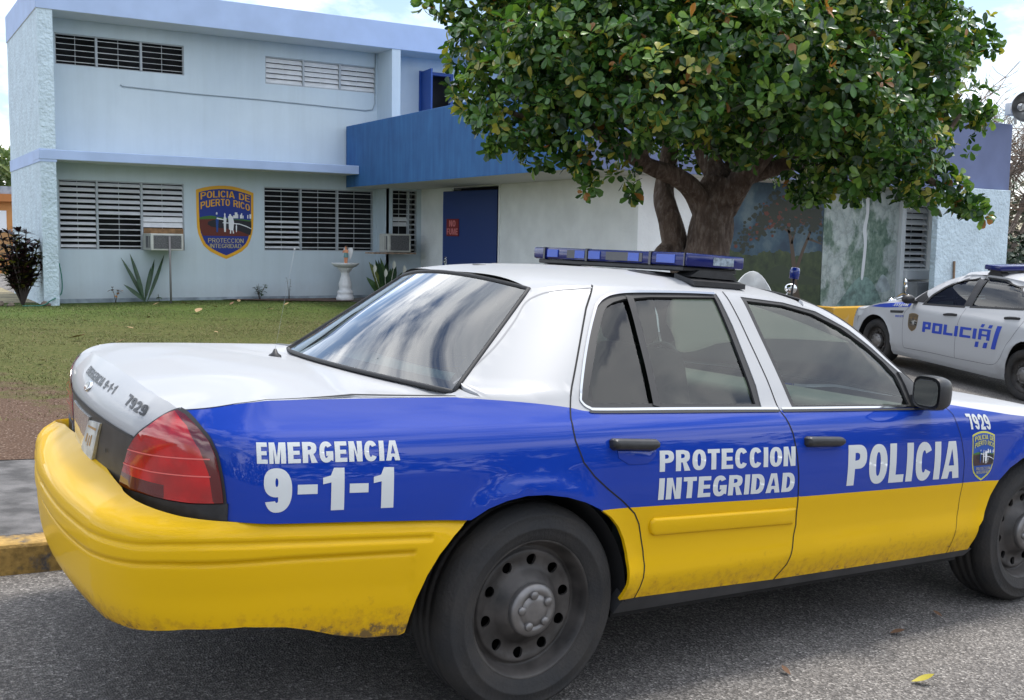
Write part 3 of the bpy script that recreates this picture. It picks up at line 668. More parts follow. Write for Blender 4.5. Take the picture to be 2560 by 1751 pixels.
bm = bmesh.new(); box(bm, 10.20, 10.405, YF + .02, YW + .02, Z(1.5), Z(4.10)); from_bm('pier', bm, M_WALL, BL)
panel('bay_wall', front(22.2), rect(10.2, 11.02, -1.9, 1.085), [M_WALL], holes=[rect(*WIN['l3'])], h=1, hb=.5, flange=.15, parent=BL)
bm = bmesh.new(); box(bm, 10.2, 10.24, 22.202, YW + .02, Z(-1.9), Z(1.085)); from_bm('bay_return', bm, M_WALL, BL)
def slab(name, x0, x1, y0, y1, z0, z1, mt, ms):
    bm = bmesh.new(); box(bm, x0, x1, y0, y1, Z(z0), Z(z1), .012)
    for f in bm.faces: f.material_index = 1 if f.normal.z < -.8 else 0
    return from_bm(name, bm, [mt, ms], BL)
slab('roof', 2.98, 20.2, YF, 26.62, 4.10, 4.67, M_LAV, M_SOFF)
slab('ledge', 2.98, 9.42, YF, YW + .05, 1.345, 1.53, M_LAV, M_SOFF)
bm = bmesh.new(); box(bm, 2.985, 3.29, YF + .01, 26.61, Z(1.30), Z(1.54)); from_bm('ledge_band', bm, M_LAV, BL)
# canopy and wing
bm = bmesh.new(); box(bm, 9.42, 19.75, 13.5, YW - .06, Z(1.08), Z(2.43), .01)
bmesh.ops.recalc_face_normals(bm, faces=bm.faces[:]); bm.normal_update()
for f in bm.faces: f.material_index = 1 if f.normal.y < -.8 else (2 if f.normal.z < -.8 else 0)
from_bm('canopy', bm, [M_CAN, M_CAN_SHADE, mat('canopy_soffit', (.55,.54,.50), .85)], BL)
M_WING = mat('wing_wall_grey', (.80,.81,.80), .9, noise=.06, nscale=2, bump=.5, bscale=22, bdist=.02)
wing = lambda a, b: np.stack([11.0 + 0 * a, a, b + H], -1)
panel('wing_wall', wing, [(14.2,-2.2),(22.21,-2.2),(22.21,1.085),(14.2,1.085)], [M_WING], holes=[[(18.72,-1.4),(20.62,-1.4),(20.62,1.06),(18.72,1.06)]], h=1, hb=.6, flange=.18, flip=True, parent=BL)
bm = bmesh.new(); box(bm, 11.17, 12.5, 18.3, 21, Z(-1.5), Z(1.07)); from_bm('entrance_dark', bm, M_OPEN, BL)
dl = bpy.data.objects.new('entrance_door', None); COL.objects.link(dl); dl.parent = BL; dl.location = (11.03, 18.78, Z(-1.38)); dl.rotation_euler = (0, 0, R(9))
bm = bmesh.new(); box(bm, -.045, 0, 0, 1.80, 0, 2.36, .006); from_bm('leaf', bm, M_BLUE, dl)
bm = bmesh.new(); box(bm, -.0475, .002, 1.79, 1.806, .01, 2.35); from_bm('leaf_lit_edge', bm, M_BLUE2, dl)  # leaf colour holds its shade; this strip paints the edge as lit
bm = bmesh.new(); box(bm, -.062, -.047, 1.24, 1.66, 1.42, 1.78, .003); sg = from_bm('no_smoking_sign', bm, mat('sign_red', srgb(120,22,24)[:3], .5), dl)
sf = lambda a, b: np.stack([-.0635 + 0 * a, a, b], -1)
bt = [text_bit('NO', sf, [(1.56,1.62),(1.34,1.62),(1.34,1.75),(1.56,1.75)], .03, .001, flip=True, n=3), text_bit('FUME', sf, [(1.64,1.45),(1.26,1.45),(1.26,1.58),(1.64,1.58)], .03, .001, flip=True, n=3)]
lift_build('sign_lettering', bt, [mat('sign_pale_red', srgb(205,120,120)[:3], .5)], sg)
bm = bmesh.new(); box(bm, -.054, -.047, 1.66, 1.74, .70, .98, .003); tube(bm, [(-.05,1.70,.86),(-.10,1.70,.87),(-.11,1.64,.93),(-.11,1.60,.95)], .014, 8); tube(bm, [(-.05,1.70,.76),(-.09,1.70,.76)], .02, 8); from_bm('door_handle', bm, M_CHROME, dl, True)
bm = bmesh.new()
for a in ((10.985,11.03,18.66,18.72,-1.4,1.12),(10.985,11.03,20.62,20.66,-1.4,1.12)): box(bm, *a[:4], Z(a[4]), Z(a[5]))
box(bm, 10.985, 11.03, 18.72, 20.62, Z(1.06), Z(1.12)); from_bm('door_frame', bm, M_WING, BL)
# louvred windows
def louvre(key, bays, n, tilts, depth=.105, name='window', mg=.30):
    x0, x1, z0, z1 = WIN[key]; w = bpy.data.objects.new(name, None); COL.objects.link(w); w.parent = BL; w.location = (x0, YW, Z(z0)); W_, H_ = x1 - x0, z1 - z0
    bm = bmesh.new(); t = .022
    box(bm, 0, W_, .03, .09, 0, t); box(bm, 0, W_, .03, .09, H_ - t, H_); box(bm, 0, t, .028, .088, t, H_ - t); box(bm, W_ - t, W_, .028, .088, t, H_ - t)
    for b in bays[1:-1]: box(bm, b * W_ - .02, b * W_ + .02, .005, .092, t, H_ - t)
    from_bm('frame', bm, M_FRM, w)
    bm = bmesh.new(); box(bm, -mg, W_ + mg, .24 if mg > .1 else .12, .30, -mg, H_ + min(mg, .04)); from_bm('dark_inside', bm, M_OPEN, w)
    for i in range(len(bays) - 1):
        a, c = bays[i] * W_ + .024, bays[i + 1] * W_ - .024; bm = bmesh.new(); p = (H_ - 2 * t) / n
        for k in range(n):
            tl = tilts[i](k); 
            if tl is None: continue
            tl += random.uniform(-2, 2); mt = Matrix.Translation((0, .055, t + (k + .5) * p)) @ Matrix.Rotation(R(tl), 4, 'X'); box(bm, a, c, -depth / 2, depth / 2, -.0035, .0035, 0, mtx=mt)
        if len(bm.verts): from_bm('slats', bm, M_SLAT, w)
        else: bm.free()
    each_box('operator_bar', [((bays[i] + bays[i + 1]) / 2 * W_ - .006, (bays[i] + bays[i + 1]) / 2 * W_ + .006, .10, .112, 0, H_) for i in range(len(bays) - 1)], M_FRM, w); return w
# slat index 0 is the lowest; tilt in degrees, 0 = flat
louvre('ul', (0,.31,.655,1), 5, [lambda k: 12, lambda k: 14, lambda k: 10])
louvre('ur', (0,.335,.665,1), 5, [lambda k: 58, lambda k: 60, lambda k: 57], .115)
wl_ = louvre('ll', (0,.295,.65,1), 12, [lambda k: 30 + k * .8, lambda k: 9 if k < 6 else 36, lambda k: None if k < 4 else (74 if k < 6 else 38)])
louvre('lr', (0,.325,.66,1), 12, [lambda k: 24 if k < 6 else 9, lambda k: 7 if k < 9 else 10, lambda k: 5])
yw_ = YW; YW = 22.2; louvre('l3', (0,.66,1), 12, [lambda k: None if k < 5 else (58 if k < 7 else 8), lambda k: 16], mg=.0); YW = yw_
bm = bmesh.new(); box(bm, .655 * 2.43 + .02, 2.41, .02, .045, .02, .45); from_bm('plywood_infill', bm, mat('plywood', (.30,.17,.08), .8, noise=.3, nscale=7), wl_)
# upper shutter window
x0, x1, z0, z1 = WIN['sh']; sh = bpy.data.objects.new('window', None); COL.objects.link(sh); sh.parent = BL; sh.location = (x0, YW, Z(z0))
bm = bmesh.new()
for a in ((0,.07,0,z1-z0),(x1-x0-.07,x1-x0,0,z1-z0)): box(bm, a[0], a[1], -.03, .08, a[2], a[3])
box(bm, .07, x1-x0-.07, -.028, .08, z1-z0-.07, z1-z0); from_bm('frame', bm, M_BLUE2, sh)
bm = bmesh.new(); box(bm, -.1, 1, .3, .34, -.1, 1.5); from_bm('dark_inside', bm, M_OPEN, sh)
bm = bmesh.new(); mt = Matrix.Translation((.07, -.03, 0)) @ Matrix.Rotation(R(-96), 4, 'Z'); box(bm, 0, .62, -.02, .02, .02, z1-z0-.02, 0, mtx=mt); from_bm('shutter', bm, M_BLUE2, sh)
# painted crest, cable, plinth
cf = lambda a, b: np.stack([6.095 + a * 1.225, YW - .003 + 0 * a, Z(-.525) + b * 1.545], -1)
lift_build('painted_crest', crest_bits(cf, .0012, hb=.05, h=.15, edge=.046), crest_mats(), BL)
bm = bmesh.new(); tube(bm, [(4.62,22.85,Z(2.93)),(4.66,22.84,Z(2.905)),(6,22.84,Z(2.875)),(7.5,22.84,Z(2.87)),(9,22.84,Z(2.84)),(9.9,22.84,Z(2.82)),(10.07,22.84,Z(2.85)),(10.13,22.84,Z(2.98)),(10.14,22.84,Z(4.09))], .013, 6); from_bm('conduit', bm, mat('conduit_grey', (.36,.42,.46), .6), BL, True)
bm = bmesh.new(); box(bm, 3.28, 10.88, YW - .012, YW + .05, Z(-1.9), Z(-1.33)); from_bm('plinth', bm, mat('plinth_stain', (.27,.32,.36), .9, noise=.3, nscale=4), BL)
# wing front: murals, louvre, screen wall
YM = 14.2
panel('front_wall', front(YM), rect(11.0, 18.6, -2.2, 1.085), [M_WING], holes=[rect(17.50, 18.28, -.46, 1.02)], h=1, hb=.6, flange=.15, parent=BL)
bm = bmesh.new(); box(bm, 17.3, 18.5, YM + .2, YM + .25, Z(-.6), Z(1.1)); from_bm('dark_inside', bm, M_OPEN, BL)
WIN['rw'] = (17.50, 18.28, -.46, 1.02); yw_ = YW; YW = YM; w = louvre('rw', (0,1), 12, [lambda k: 34 if k < 7 else 56], .12); YW = yw_
bm = bmesh.new(); box(bm, 17.36, 17.475, YM - .10, YM - .002, Z(-1.9), Z(1.07)); from_bm('white_post', bm, mat('post_white', (.62,.66,.68), .6), BL)
bm = bmesh.new(); box(bm, 17.49, 18.3, YM - .16, YM - .002, Z(-.66), Z(-.475), .01); from_bm('window_sill', bm, mat('sill_white', (.55,.58,.6), .6), BL)
bm = bmesh.new(); box(bm, 17.49, 18.4, YM - .42, YM - .165, Z(-2.0), Z(-.70), .01); from_bm('utility_box', bm, mat('box_grey', (.22,.23,.24), .7, noise=.2, nscale=4), BL)
bm = bmesh.new(); box(bm, 17.42, 19.58, 13.34, 13.47, Z(-2.4), Z(1.12), .01); from_bm('screen_wall', bm, M_STUC, BL)
def painted(name, build):
    return ground_mat(name, build)
def mural_a(nt, b, v, N, L):
    sp = N('ShaderNodeSeparateXYZ'); L.new(v, sp.inputs[0]); mr = N('ShaderNodeMapRange'); mr.inputs['From Min'].default_value = Z(-1.0); mr.inputs['From Max'].default_value = Z(1.0); L.new(sp.outputs['Z'], mr.inputs['Value'])
    n = noise_node(nt, v, 1.5, 7, .6); a = N('ShaderNodeMath', operation='MULTIPLY_ADD'); a.inputs[1].default_value = .30; a.inputs[2].default_value = -.15; L.new(n, a.inputs[0])
    s = N('ShaderNodeMath', operation='ADD'); L.new(mr.outputs[0], s.inputs[0]); L.new(a.outputs[0], s.inputs[1])
    skyc = ramp_node(nt, noise_node(nt, v, 2.2, 6, .6), [(.36, (.012,.032,.058)), (.52, (.030,.068,.098)), (.68, (.085,.125,.14))]); land = ramp_node(nt, noise_node(nt, v, 5, 6, .65), [(.35, (.010,.022,.008)), (.6, (.035,.055,.018)), (.8, (.075,.085,.03))])  # sky and land colours darkened to carry the yard tree's shade
    st = N('ShaderNodeMath', operation='GREATER_THAN'); st.inputs[1].default_value = .42; L.new(s.outputs[0], st.inputs[0]); L.new(mix_node(nt, st.outputs[0], land, skyc), b.inputs['Base Color']); b.inputs['Roughness'].default_value = .6
panel('mural', front(YM - .012), rect(12.98, 15.29, -1.7, 1.07), [painted('mural_tree_paint', mural_a)], h=1, hb=.6, flange=.011, parent=BL).name = 'tree_mural'
tm = bpy.data.objects['tree_mural']; bt = []; fm = front(YM - .0135); rnd = random.Random(4)
def limb(pts, w0, w1, mi=0):
    P = spline(pts, 6); n = len(P); d = np.gradient(P, axis=0); d /= np.linalg.norm(d, axis=1)[:, None]; nn = np.stack([-d[:, 1], d[:, 0]], 1) * (np.linspace(w0, w1, n)[:, None] / 2)
    panel('x', fm, np.concatenate([P + nn, (P - nn)[::-1]]), None, h=.5, hb=.2, join=bt, color=lambda c, k=mi: k, off=.0005)
limb([(14.82,-1.7),(14.75,-1.2),(14.62,-.75),(14.58,-.45)], .19, .13); limb([(14.60,-.5),(14.52,-.1),(14.42,.25),(14.25,.55),(14.0,.75)], .11, .04); limb([(14.62,-.55),(14.78,-.15),(14.95,.2),(15.02,.55)], .09, .04)
limb([(14.45,.2),(14.2,.3),(13.9,.28),(13.65,.18)], .05, .02); limb([(14.9,.1),(15.1,.05),(15.27,.0)], .05, .02); limb([(14.95,.2),(15.15,.45),(15.2,.7)], .05, .02); limb([(14.5,.0),(14.6,.35),(14.62,.65)], .05, .02)
for i in range(900):
    t = rnd.random(); x = rnd.gauss(14.40, .52); zc_ = .62 - .35 * ((x - 14.5) / .9) ** 2; z = zc_ + rnd.gauss(.0, .15)
    if not (13.1 < x < 15.25 and z < 1.04): continue
    r = rnd.uniform(.025, .065); k = rnd.choice([1] * 11 + [2]); q = [(x + r * rnd.uniform(.7, 1.3) * math.cos(a), z + r * .7 * math.sin(a)) for a in (0, 1.2, 2.4, 3.6, 5)]
    panel('x', fm, [p if p[0] < 15.28 else (15.28, p[1]) for p in q], None, h=.5, hb=.3, join=bt, color=lambda c, k=k: k, off=.0008 + i * 2e-6)
panel('x', fm, spline([(13.2,-.75),(13.8,-.6),(14.1,-.42),(14.35,-.40),(14.6,-.52),(15.28,-.66),(15.28,-.75),(14.2,-.72)], 4, True), None, h=.5, hb=.2, join=bt, color=lambda c: 3, off=.0002)
lift_build('painted_tree', bt, [mat('paint_bark', (.062,.042,.026), .6), mat('paint_leaf', (.018,.024,.014), .6), mat('paint_bloom', (.10,.026,.014), .6), mat('paint_hill', (.022,.036,.016), .6)], tm)
def mural_b(nt, b, v, N, L):
    mp = N('ShaderNodeMapping'); mp.inputs['Scale'].default_value = (1.0, 1.0, .8); L.new(v, mp.inputs['Vector'])
    n1 = noise_node(nt, mp.outputs[0], 1.5, 5, .55); w = N('ShaderNodeTexNoise'); w.inputs['Scale'].default_value = 9; w.inputs['Detail'].default_value = 8; w.inputs['Roughness'].default_value = .75; L.new(mp.outputs[0], w.inputs['Vector'])
    fol = ramp_node(nt, w.outputs['Fac'], [(.35, (.035,.075,.055)), (.52, (.105,.165,.125)), (.70, (.22,.28,.235))])
    vo = N('ShaderNodeTexVoronoi'); vo.feature = 'DISTANCE_TO_EDGE'; vo.inputs['Scale'].default_value = 4.2; wv = mix_node(nt, .25, mp.outputs[0], w.outputs['Color']); L.new(wv, vo.inputs['Vector'])
    rock = mix_node(nt, .55, ramp_node(nt, vo.outputs['Distance'], [(0, (.06,.08,.075)), (.05, (.22,.27,.265)), (.3, (.40,.46,.45))]), ramp_node(nt, w.outputs['Fac'], [(.3, (.20,.26,.25)), (.7, (.46,.50,.48))]))
    f = ramp_node(nt, n1, [(.47, (0,0,0)), (.53, (1,1,1))]); L.new(mix_node(nt, f, rock, fol), b.inputs['Base Color']); b.inputs['Roughness'].default_value = .6
panel('mural', front(YM - .020), rect(15.295, 17.35, -1.7, 1.07), [painted('mural_fall_paint', mural_b)], h=1, hb=.6, flange=.018, parent=BL).name = 'waterfall_mural'
fmw = bpy.data.objects['waterfall_mural']; fm = front(YM - .0205); bt = []
panel('x', fm, spline([(16.36,-.60),(16.40,0),(16.35,.3),(16.42,.62),(16.37,1.05),(16.47,1.05),(16.50,.62),(16.45,.3),(16.48,0),(16.43,-.6)], 3, True), None, h=.5, hb=.2, join=bt, color=lambda c: 0, off=.001)
panel('x', fm, spline([(15.7,-1.25),(15.95,-.92),(16.2,-.68),(16.4,-.60),(16.62,-.66),(16.85,-.9),(17.0,-1.25),(16.4,-1.3)], 4, True), None, h=.5, hb=.2, join=bt, color=lambda c: 1, off=.0006)
panel('x', fm, spline([(16.80,-.85),(16.86,-.66),(16.98,-.56),(17.1,-.66),(17.2,-.85),(17.0,-.9)], 4, True), None, h=.5, hb=.2, join=bt, color=lambda c: 2, off=.0012)
lift_build('painted_waterfall', bt, [mat('paint_foam', (.55,.58,.60), .6), mat('paint_pool', (.12,.19,.17), .6, noise=.4, nscale=9), mat('paint_boulder', (.26,.31,.32), .6, noise=.25, nscale=7)], fmw)
bm = bmesh.new(); box(bm, 10.99, 11.25, 14.19, 14.65, Z(-2.2), Z(1.075)); from_bm('corner_post', bm, M_WING, BL)
# ---------------------------------------------------------------- patrol car seen from behind: blue, yellow and white
CAR = thing('police_car', 'blue, yellow and white patrol car in front with the big EMERGENCIA 9-1-1 lettering', 'car')
CAR.matrix_world = Matrix(((.997349, -.049699, .053149, 1.762992), (.049979, .998742, -.003954, 3.790007), (-.052886, .0066, .998579, -.082791), (0, 0, 0, 1)))
P_WHITE = mat('car_white_paint', (.365,.37,.38), .42, coat=.2, spec=.25)
P_BLUE = mat('car_blue_paint', srgb(3,52,154)[:3], .5, coat=.9, spec=.08)
def dirty_yellow():
    m = mat('car_yellow_paint', srgb(218,172,4)[:3], .5, coat=.28, spec=.12); nt = m.node_tree; b = nt.nodes['Principled BSDF']; L = nt.links
    tc = nt.nodes.new('ShaderNodeTexCoord'); sp = nt.nodes.new('ShaderNodeSeparateXYZ'); L.new(tc.outputs['Object'], sp.inputs[0])
    mr = nt.nodes.new('ShaderNodeMapRange'); mr.inputs['From Min'].default_value = .30; mr.inputs['From Max'].default_value = .50; mr.inputs['To Min'].default_value = .72; mr.inputs['To Max'].default_value = 0
    L.new(sp.outputs['Z'], mr.inputs['Value'])
    n = nt.nodes.new('ShaderNodeTexNoise'); n.inputs['Scale'].default_value = 38; n.inputs['Detail'].default_value = 8; n.inputs['Roughness'].default_value = .7; L.new(tc.outputs['Object'], n.inputs['Vector'])
    mx_ = nt.nodes.new('ShaderNodeMapRange'); mx_.inputs['From Min'].default_value = -.9; mx_.inputs['From Max'].default_value = .3; mx_.inputs['To Min'].default_value = 1.0; mx_.inputs['To Max'].default_value = .55
    L.new(sp.outputs['X'], mx_.inputs['Value']); ml = nt.nodes.new('ShaderNodeMath'); ml.operation = 'MULTIPLY'; L.new(mr.outputs[0], ml.inputs[0]); L.new(mx_.outputs[0], ml.inputs[1])
    a = nt.nodes.new('ShaderNodeMath'); a.operation = 'ADD'; L.new(ml.outputs[0], a.inputs[0]); L.new(n.outputs['Fac'], a.inputs[1])
    r = nt.nodes.new('ShaderNodeValToRGB'); r.color_ramp.elements[0].position = .70; r.color_ramp.elements[0].color = (*srgb(218,172,4)[:3], 1); r.color_ramp.elements[1].position = 1.12
    r.color_ramp.elements[1].color = (.16,.10,.035,1); L.new(a.outputs[0], r.inputs['Fac']); L.new(r.outputs['Color'], b.inputs['Base Color'])
    e = r.color_ramp.elements.new(.90); e.color = (*srgb(196,150,24)[:3], 1)
    return m
P_YEL = dirty_yellow()
PAINT = [P_WHITE, P_BLUE, P_YEL]
M_BLACK = mat('black_trim', (.018,.018,.02), .45, noise=.3, nscale=30)
M_RUB = mat('black_rubber', (.02,.02,.021), .6)
M_GAP = mat('dark_gap', (.004,.004,.005), .8)
M_CHROME = mat('chrome', (.75,.76,.78), .08, metal=1)
M_TYRE = mat('tyre_rubber', (.019,.019,.020), .8, col2=(.034,.030,.027), nscale=7, detail=8, bump=.2, bscale=90)
M_RIM = mat('steel_rim', (.045,.040,.037), .55, metal=.1, noise=.5, nscale=11)
M_CAP = mat('hub_cap_metal', (.21,.20,.195), .42, metal=.7, noise=.12, nscale=25)
M_DECAL = mat('reflective_lettering', (.60,.62,.62), .35)
M_INK = mat('black_lettering', (.012,.012,.014), .4)
G_SIDE = glass_mat('side_glass', (.40,.50,.47), 1.5, 1.0)
G_BACK = glass_mat('rear_glass', (.46,.60,.56), 1.5, 2.2)
M_IN = mat('interior_dark', (.022,.021,.022), .8)
M_TAN = mat('interior_grey_tan', (.20,.18,.155), .8)

UM = XC - LC - YC
mir = lambda P: [(2 * UM - a, b) for a, b in P]
LZY = PC([-.5,-.29,.27,1.184,2.508,3.4],[.682,.675,.667,.645,.631,.62]); LZW = PC([-.60,-.36,-.293,-.225,.12,.18,.25,.5,1.1,2.2],[1.07,1.06,1.033,1.029,.998,.987,.981,.977,.970,.966])
LY = [(x, float(LZY(x))) for x in np.linspace(-.45, 2.75, 60)]
LW = [(x, float(LZW(x))) for x in np.concatenate([np.linspace(-.30, .3, 34), np.linspace(.35, 2.2, 30)])]
def livery(c):
    x, z = c
    if z > LZW(x): return 0
    return 2 if z < LZY(x) else 1
RARCH = [(-.29,.675),(-.23,.706),(-.164,.726),(-.09,.737),(-.012,.735),(.07,.722),(.148,.699),(.21,.672),(.262,.64),(.30,.603),(.327,.559),(.343,.51),(.349,.458),(.347,.40),(.336,.345)]
RD_BACK = [(.454,1.397),(.373,1.314),(.253,1.166),(.144,1.03),(.112,.965),(.106,.93),(.109,.899),(.139,.828),(.185,.78),(.242,.736),(.31,.69),(.367,.644),(.392,.605),(.403,.572),(.42,.509),(.424,.46),(.418,.421),(.403,.345)]
BP = [(1.098,1.400),(1.109,1.287),(1.112,1.079),(1.105,.972),(1.12,.939),(1.142,.885),(1.162,.794),(1.173,.727),(1.183,.63),(1.188,.536),(1.168,.456),(1.146,.389),(1.104,.328)]
FD_FRONT = [(2.128,.975),(2.168,.933),(2.21,.83),(2.238,.73),(2.245,.634),(2.235,.52),(2.208,.416),(2.205,.322)]
FARCH = [(2.365,.322),(2.378,.432),(2.405,.459),(2.457,.563),(2.508,.631),(2.584,.684),(2.68,.722),(2.80,.745),(2.92,.745),(3.04,.72),(3.14,.665),(3.21,.585),(3.25,.47),(3.26,.36)]
TOPX = lambda x0, x1, n=14: [(x, float(ZE(x))) for x in np.linspace(x0, x1, n)]
BLE = [(float(XB(z)), z) for z in np.linspace(1.366, 1.046, 12)]
QTOP = [(-.2065,1.034),(-.293,1.034),(-.408,1.0345),(-.623,1.0345),(-.80,1.033),(-.907,1.031),(-1.0,1.025),(-1.08,1.018),(-1.17,1.007),(-1.23,.9995),(-1.279,.993)]
T_OUT = [(-1.279,.993),(-1.238,.985),(-1.197,.970),(-1.162,.952),(-1.13,.930),(-1.113,.907),(-1.101,.881),(-1.09,.833),(-1.083,.788),(-1.08,.760)]
T_IN = [(-1.556,.739),(-1.52,.787),(-1.475,.841),(-1.447,.878),(-1.428,.90),(-1.40,.923),(-1.369,.944),(-1.324,.975),(-1.30,.987),(-1.279,.993)]
T_BOT = [(-1.08,.760),(-1.203,.750),(-1.302,.747),(-1.413,.746),(-1.556,.739)]
BTOP = [(-1.075,.714),(-.95,.709),(-.80,.702),(-.666,.696),(-.45,.684),(-.29,.675)]
XWL = [(float(XW(z)) - .004, z) for z in np.linspace(1.385, .985, 16)]
R_GLASS = [(.999,.993),(.529,1.003),(.235,1.008),(.212,1.022),(.236,1.057),(.30,1.142),(.364,1.226),(.435,1.305),(.465,1.329),(.50,1.344),(.554,1.357),(.69,1.369),(1.035,1.379),(1.030,1.24),(1.012,1.07)]
R_OUT = [(1.018,.974),(.63,.984),(.257,.988),(.205,.992),(.180,1.008),(.182,1.032),(.249,1.129),(.325,1.225),(.406,1.315),(.43,1.335),(.462,1.354),(.515,1.371),(.617,1.382),(.875,1.390),(1.052,1.391),(1.058,1.268),(1.039,1.055)]
F_GLASS = [(1.206,.986),(1.91,.976),(1.92,1.09),(1.888,1.142),(1.813,1.21),(1.707,1.278),(1.569,1.331),(1.409,1.361),(1.205,1.372),(1.206,1.2)]
F_OUT = [(1.184,.972),(2.10,.966),(2.055,1.02),(1.985,1.088),(1.930,1.135),(1.862,1.197),(1.757,1.272),(1.596,1.340),(1.417,1.370),(1.18,1.384),(1.183,1.2)]
def wrap_left(u, z): return wrap(2 * UM - np.asarray(u, float), z) * [1, -1, 1]
for sy in (1, -1):
    K = dict(sy=sy, parent=CAR); wr = wrap if sy > 0 else wrap_left
    # quarter panel with the roof pillar
    q = BTOP + RARCH + RD_BACK[::-1] + TOPX(.44, .2155)[1:] + BLE + QTOP + T_OUT[1:]
    panel('quarter_panel', wr, q, PAINT, lines=[LY, LW], color=livery, h=.03, flange=.012, **K)
    # rear door
    rd_poly = RD_BACK + BP[::-1] + TOPX(1.08, .47)
    bits = []; rd = panel('rear_door', wr, rd_poly, PAINT, holes=[R_OUT], lines=[LY, LW], color=livery, h=.03, flange=.012, **K)
    fd_poly = BP + [(1.6,.325)] + FD_FRONT[::-1] + XWL[::-1] + TOPX(1.53, 1.12)
    fd = panel('front_door', wr, fd_poly, PAINT, holes=[F_OUT], lines=[LY, LW], color=livery, h=.03, flange=.012, **K)
    for d, gl, out in ((rd, R_GLASS, R_OUT), (fd, F_GLASS, F_OUT)):
        g2 = resample(gl, .03)
        panel('window_glass', wr, inset(g2, -.012) if True else gl, [G_SIDE], h=.05, off=-.012, sy=sy, parent=d)
        panel('window_seal', wr, out, [M_RUB], holes=[inset(resample(gl, .03), .001)], h=.05, off=-.003, flange=.012, sy=sy, parent=d)
    # bright trim round the rear window and along the belt
    i0 = 2
    chrome_line = [(1.04,1.3895),(.875,1.3885),(.617,1.3805),(.515,1.3695),(.462,1.3525),(.43,1.3335),(.406,1.3125),(.325,1.2215),(.249,1.1255),(.186,1.033),(.183,1.01),(.207,.9935),(.257,.9885),(.63,.9835),(1.1,.9755)]
    strip(wr, spline(chrome_line, 5), .008, .004, sy=sy, name='window_trim', mats=[mat('trim_metal', (.42,.44,.47), .15, metal=1)], parent=rd, hb=.015)
    strip(wr, spline([(.2,.9835),(.257,.980),(.63,.974),(1.1,.967)], 4), .007, .003, sy=sy, name='belt_seal', mats=[M_RUB], parent=rd)
    strip(wr, [(1.12,.975),(1.6,.9695),(2.12,.9635)], .007, .004, sy=sy, name='window_trim', mats=[mat('trim_metal', (.42,.44,.47), .15, metal=1)], parent=fd)
    strip(wr, [(1.12,.9665),(1.6,.961),(2.12,.955)], .007, .003, sy=sy, name='belt_seal', mats=[M_RUB], parent=fd)
    strip(wr, [(.584,1.366),(.567,1.27),(.535,1.12),(.505,.995)], .030, .001, sy=sy, name='window_divider', mats=[M_RUB], parent=rd)
    # seams
    strip(wr, RD_BACK, .0055, .0009, sy=sy, name='door_seam', mats=[M_GAP], parent=rd)
    strip(wr, BP, .006, .0009, sy=sy, name='door_seam', mats=[M_GAP], parent=fd)
    strip(wr, FD_FRONT, .003, .0009, sy=sy, name='door_seam', mats=[M_GAP], parent=fd)
    strip(wr, spline([(.446,1.388),(.30,1.369),(.22,1.345),(.169,1.316),(.10,1.255),(-.014,1.166),(-.13,1.09),(-.20,1.053)], 6), .0035, .0009, sy=sy, name='pillar_seam', mats=[mat('grey_seam', (.25,.25,.26), .6)], parent=CAR)
    # handles, moulding
    pad('door_handle', wr, [(.248,.872),(.262,.862),(.43,.853),(.452,.862),(.456,.880),(.44,.893),(.262,.901),(.248,.895)], .030, .012, [M_BLACK], sy=sy, parent=rd)
    pad('door_handle', wr, [(1.201,.843),(1.215,.834),(1.395,.829),(1.415,.838),(1.418,.856),(1.40,.867),(1.215,.875),(1.201,.868)], .030, .012, [M_BLACK], sy=sy, parent=fd)
    pad('handle_recess', wr, [(.285,.835),(.33,.812),(.41,.812),(.445,.835),(.45,.855),(.28,.86)], .002, .001, [P_BLUE], sy=sy, parent=rd)
    pad('side_moulding', wr, [(1.171,.605),(.454,.622),(.442,.612),(.438,.591),(.446,.568),(.463,.558),(1.165,.541)], .012, .010, [P_YEL], sy=sy, parent=rd)
    # fender, sill
    fe = panel('front_fender', wr, FD_FRONT[::-1] + [(2.2,.969),(2.4,.945),(2.6,.922),(3.0,.885),(3.30,.85),(3.33,.70),(3.33,.36)] + FARCH[::-1], PAINT, lines=[LY], color=lambda c: 2 if c[1] < LZY(c[0]) else 1, h=.03, flange=.012, **K)
    panel('sill_panel', wr, [(.335,.288),(2.365,.288),(2.40,.318),(2.365,.324),(1.104,.330),(.403,.347),(.36,.345)], [mat('dark_sill', (.03,.03,.032), .6, noise=.3, nscale=9)], h=.05, off=-.004, flange=.05, **K)
    # lettering
    def put(txt, x0, x1, zb0, zb1, zt1, zt0, par, m=M_DECAL, bold=.045, nm='lettering', xs=(0, 0)):
        qd = [(x0 + xs[0], zb0), (x1 + xs[0], zb1), (x1 + xs[1], zt1), (x0 + xs[1], zt0)]
        if sy < 0: qd = [qd[1], qd[0], qd[3], qd[2]]
        lift_build(nm, [text_bit(txt, wr, qd, bold, .0012, sy=sy)], [m], par)
    put('PROTECCION', .466, 1.150, .780, .766, .840, .853, rd, bold=.043)
    put('INTEGRIDAD', .466, 1.152, .683, .668, .742, .759, rd, bold=.043)
    put('POLICIA', 1.457, 2.205, .669, .658, .822, .833, fd, bold=.045)
    put('7929', 2.268, 2.432, .866, .860, .927, .934, fe, bold=.04, xs=(.012, -.014))
    put('EMERGENCIA', -.968, -.529, .871, .865, .922, .928, CAR, bold=.046)
    put('9-1-1', -.946, -.550, .739, .730, .847, .860, CAR, bold=.055)
    cf = lambda a, b, wr=wr: wr(2.293 + a * .172, .636 + b * .220)
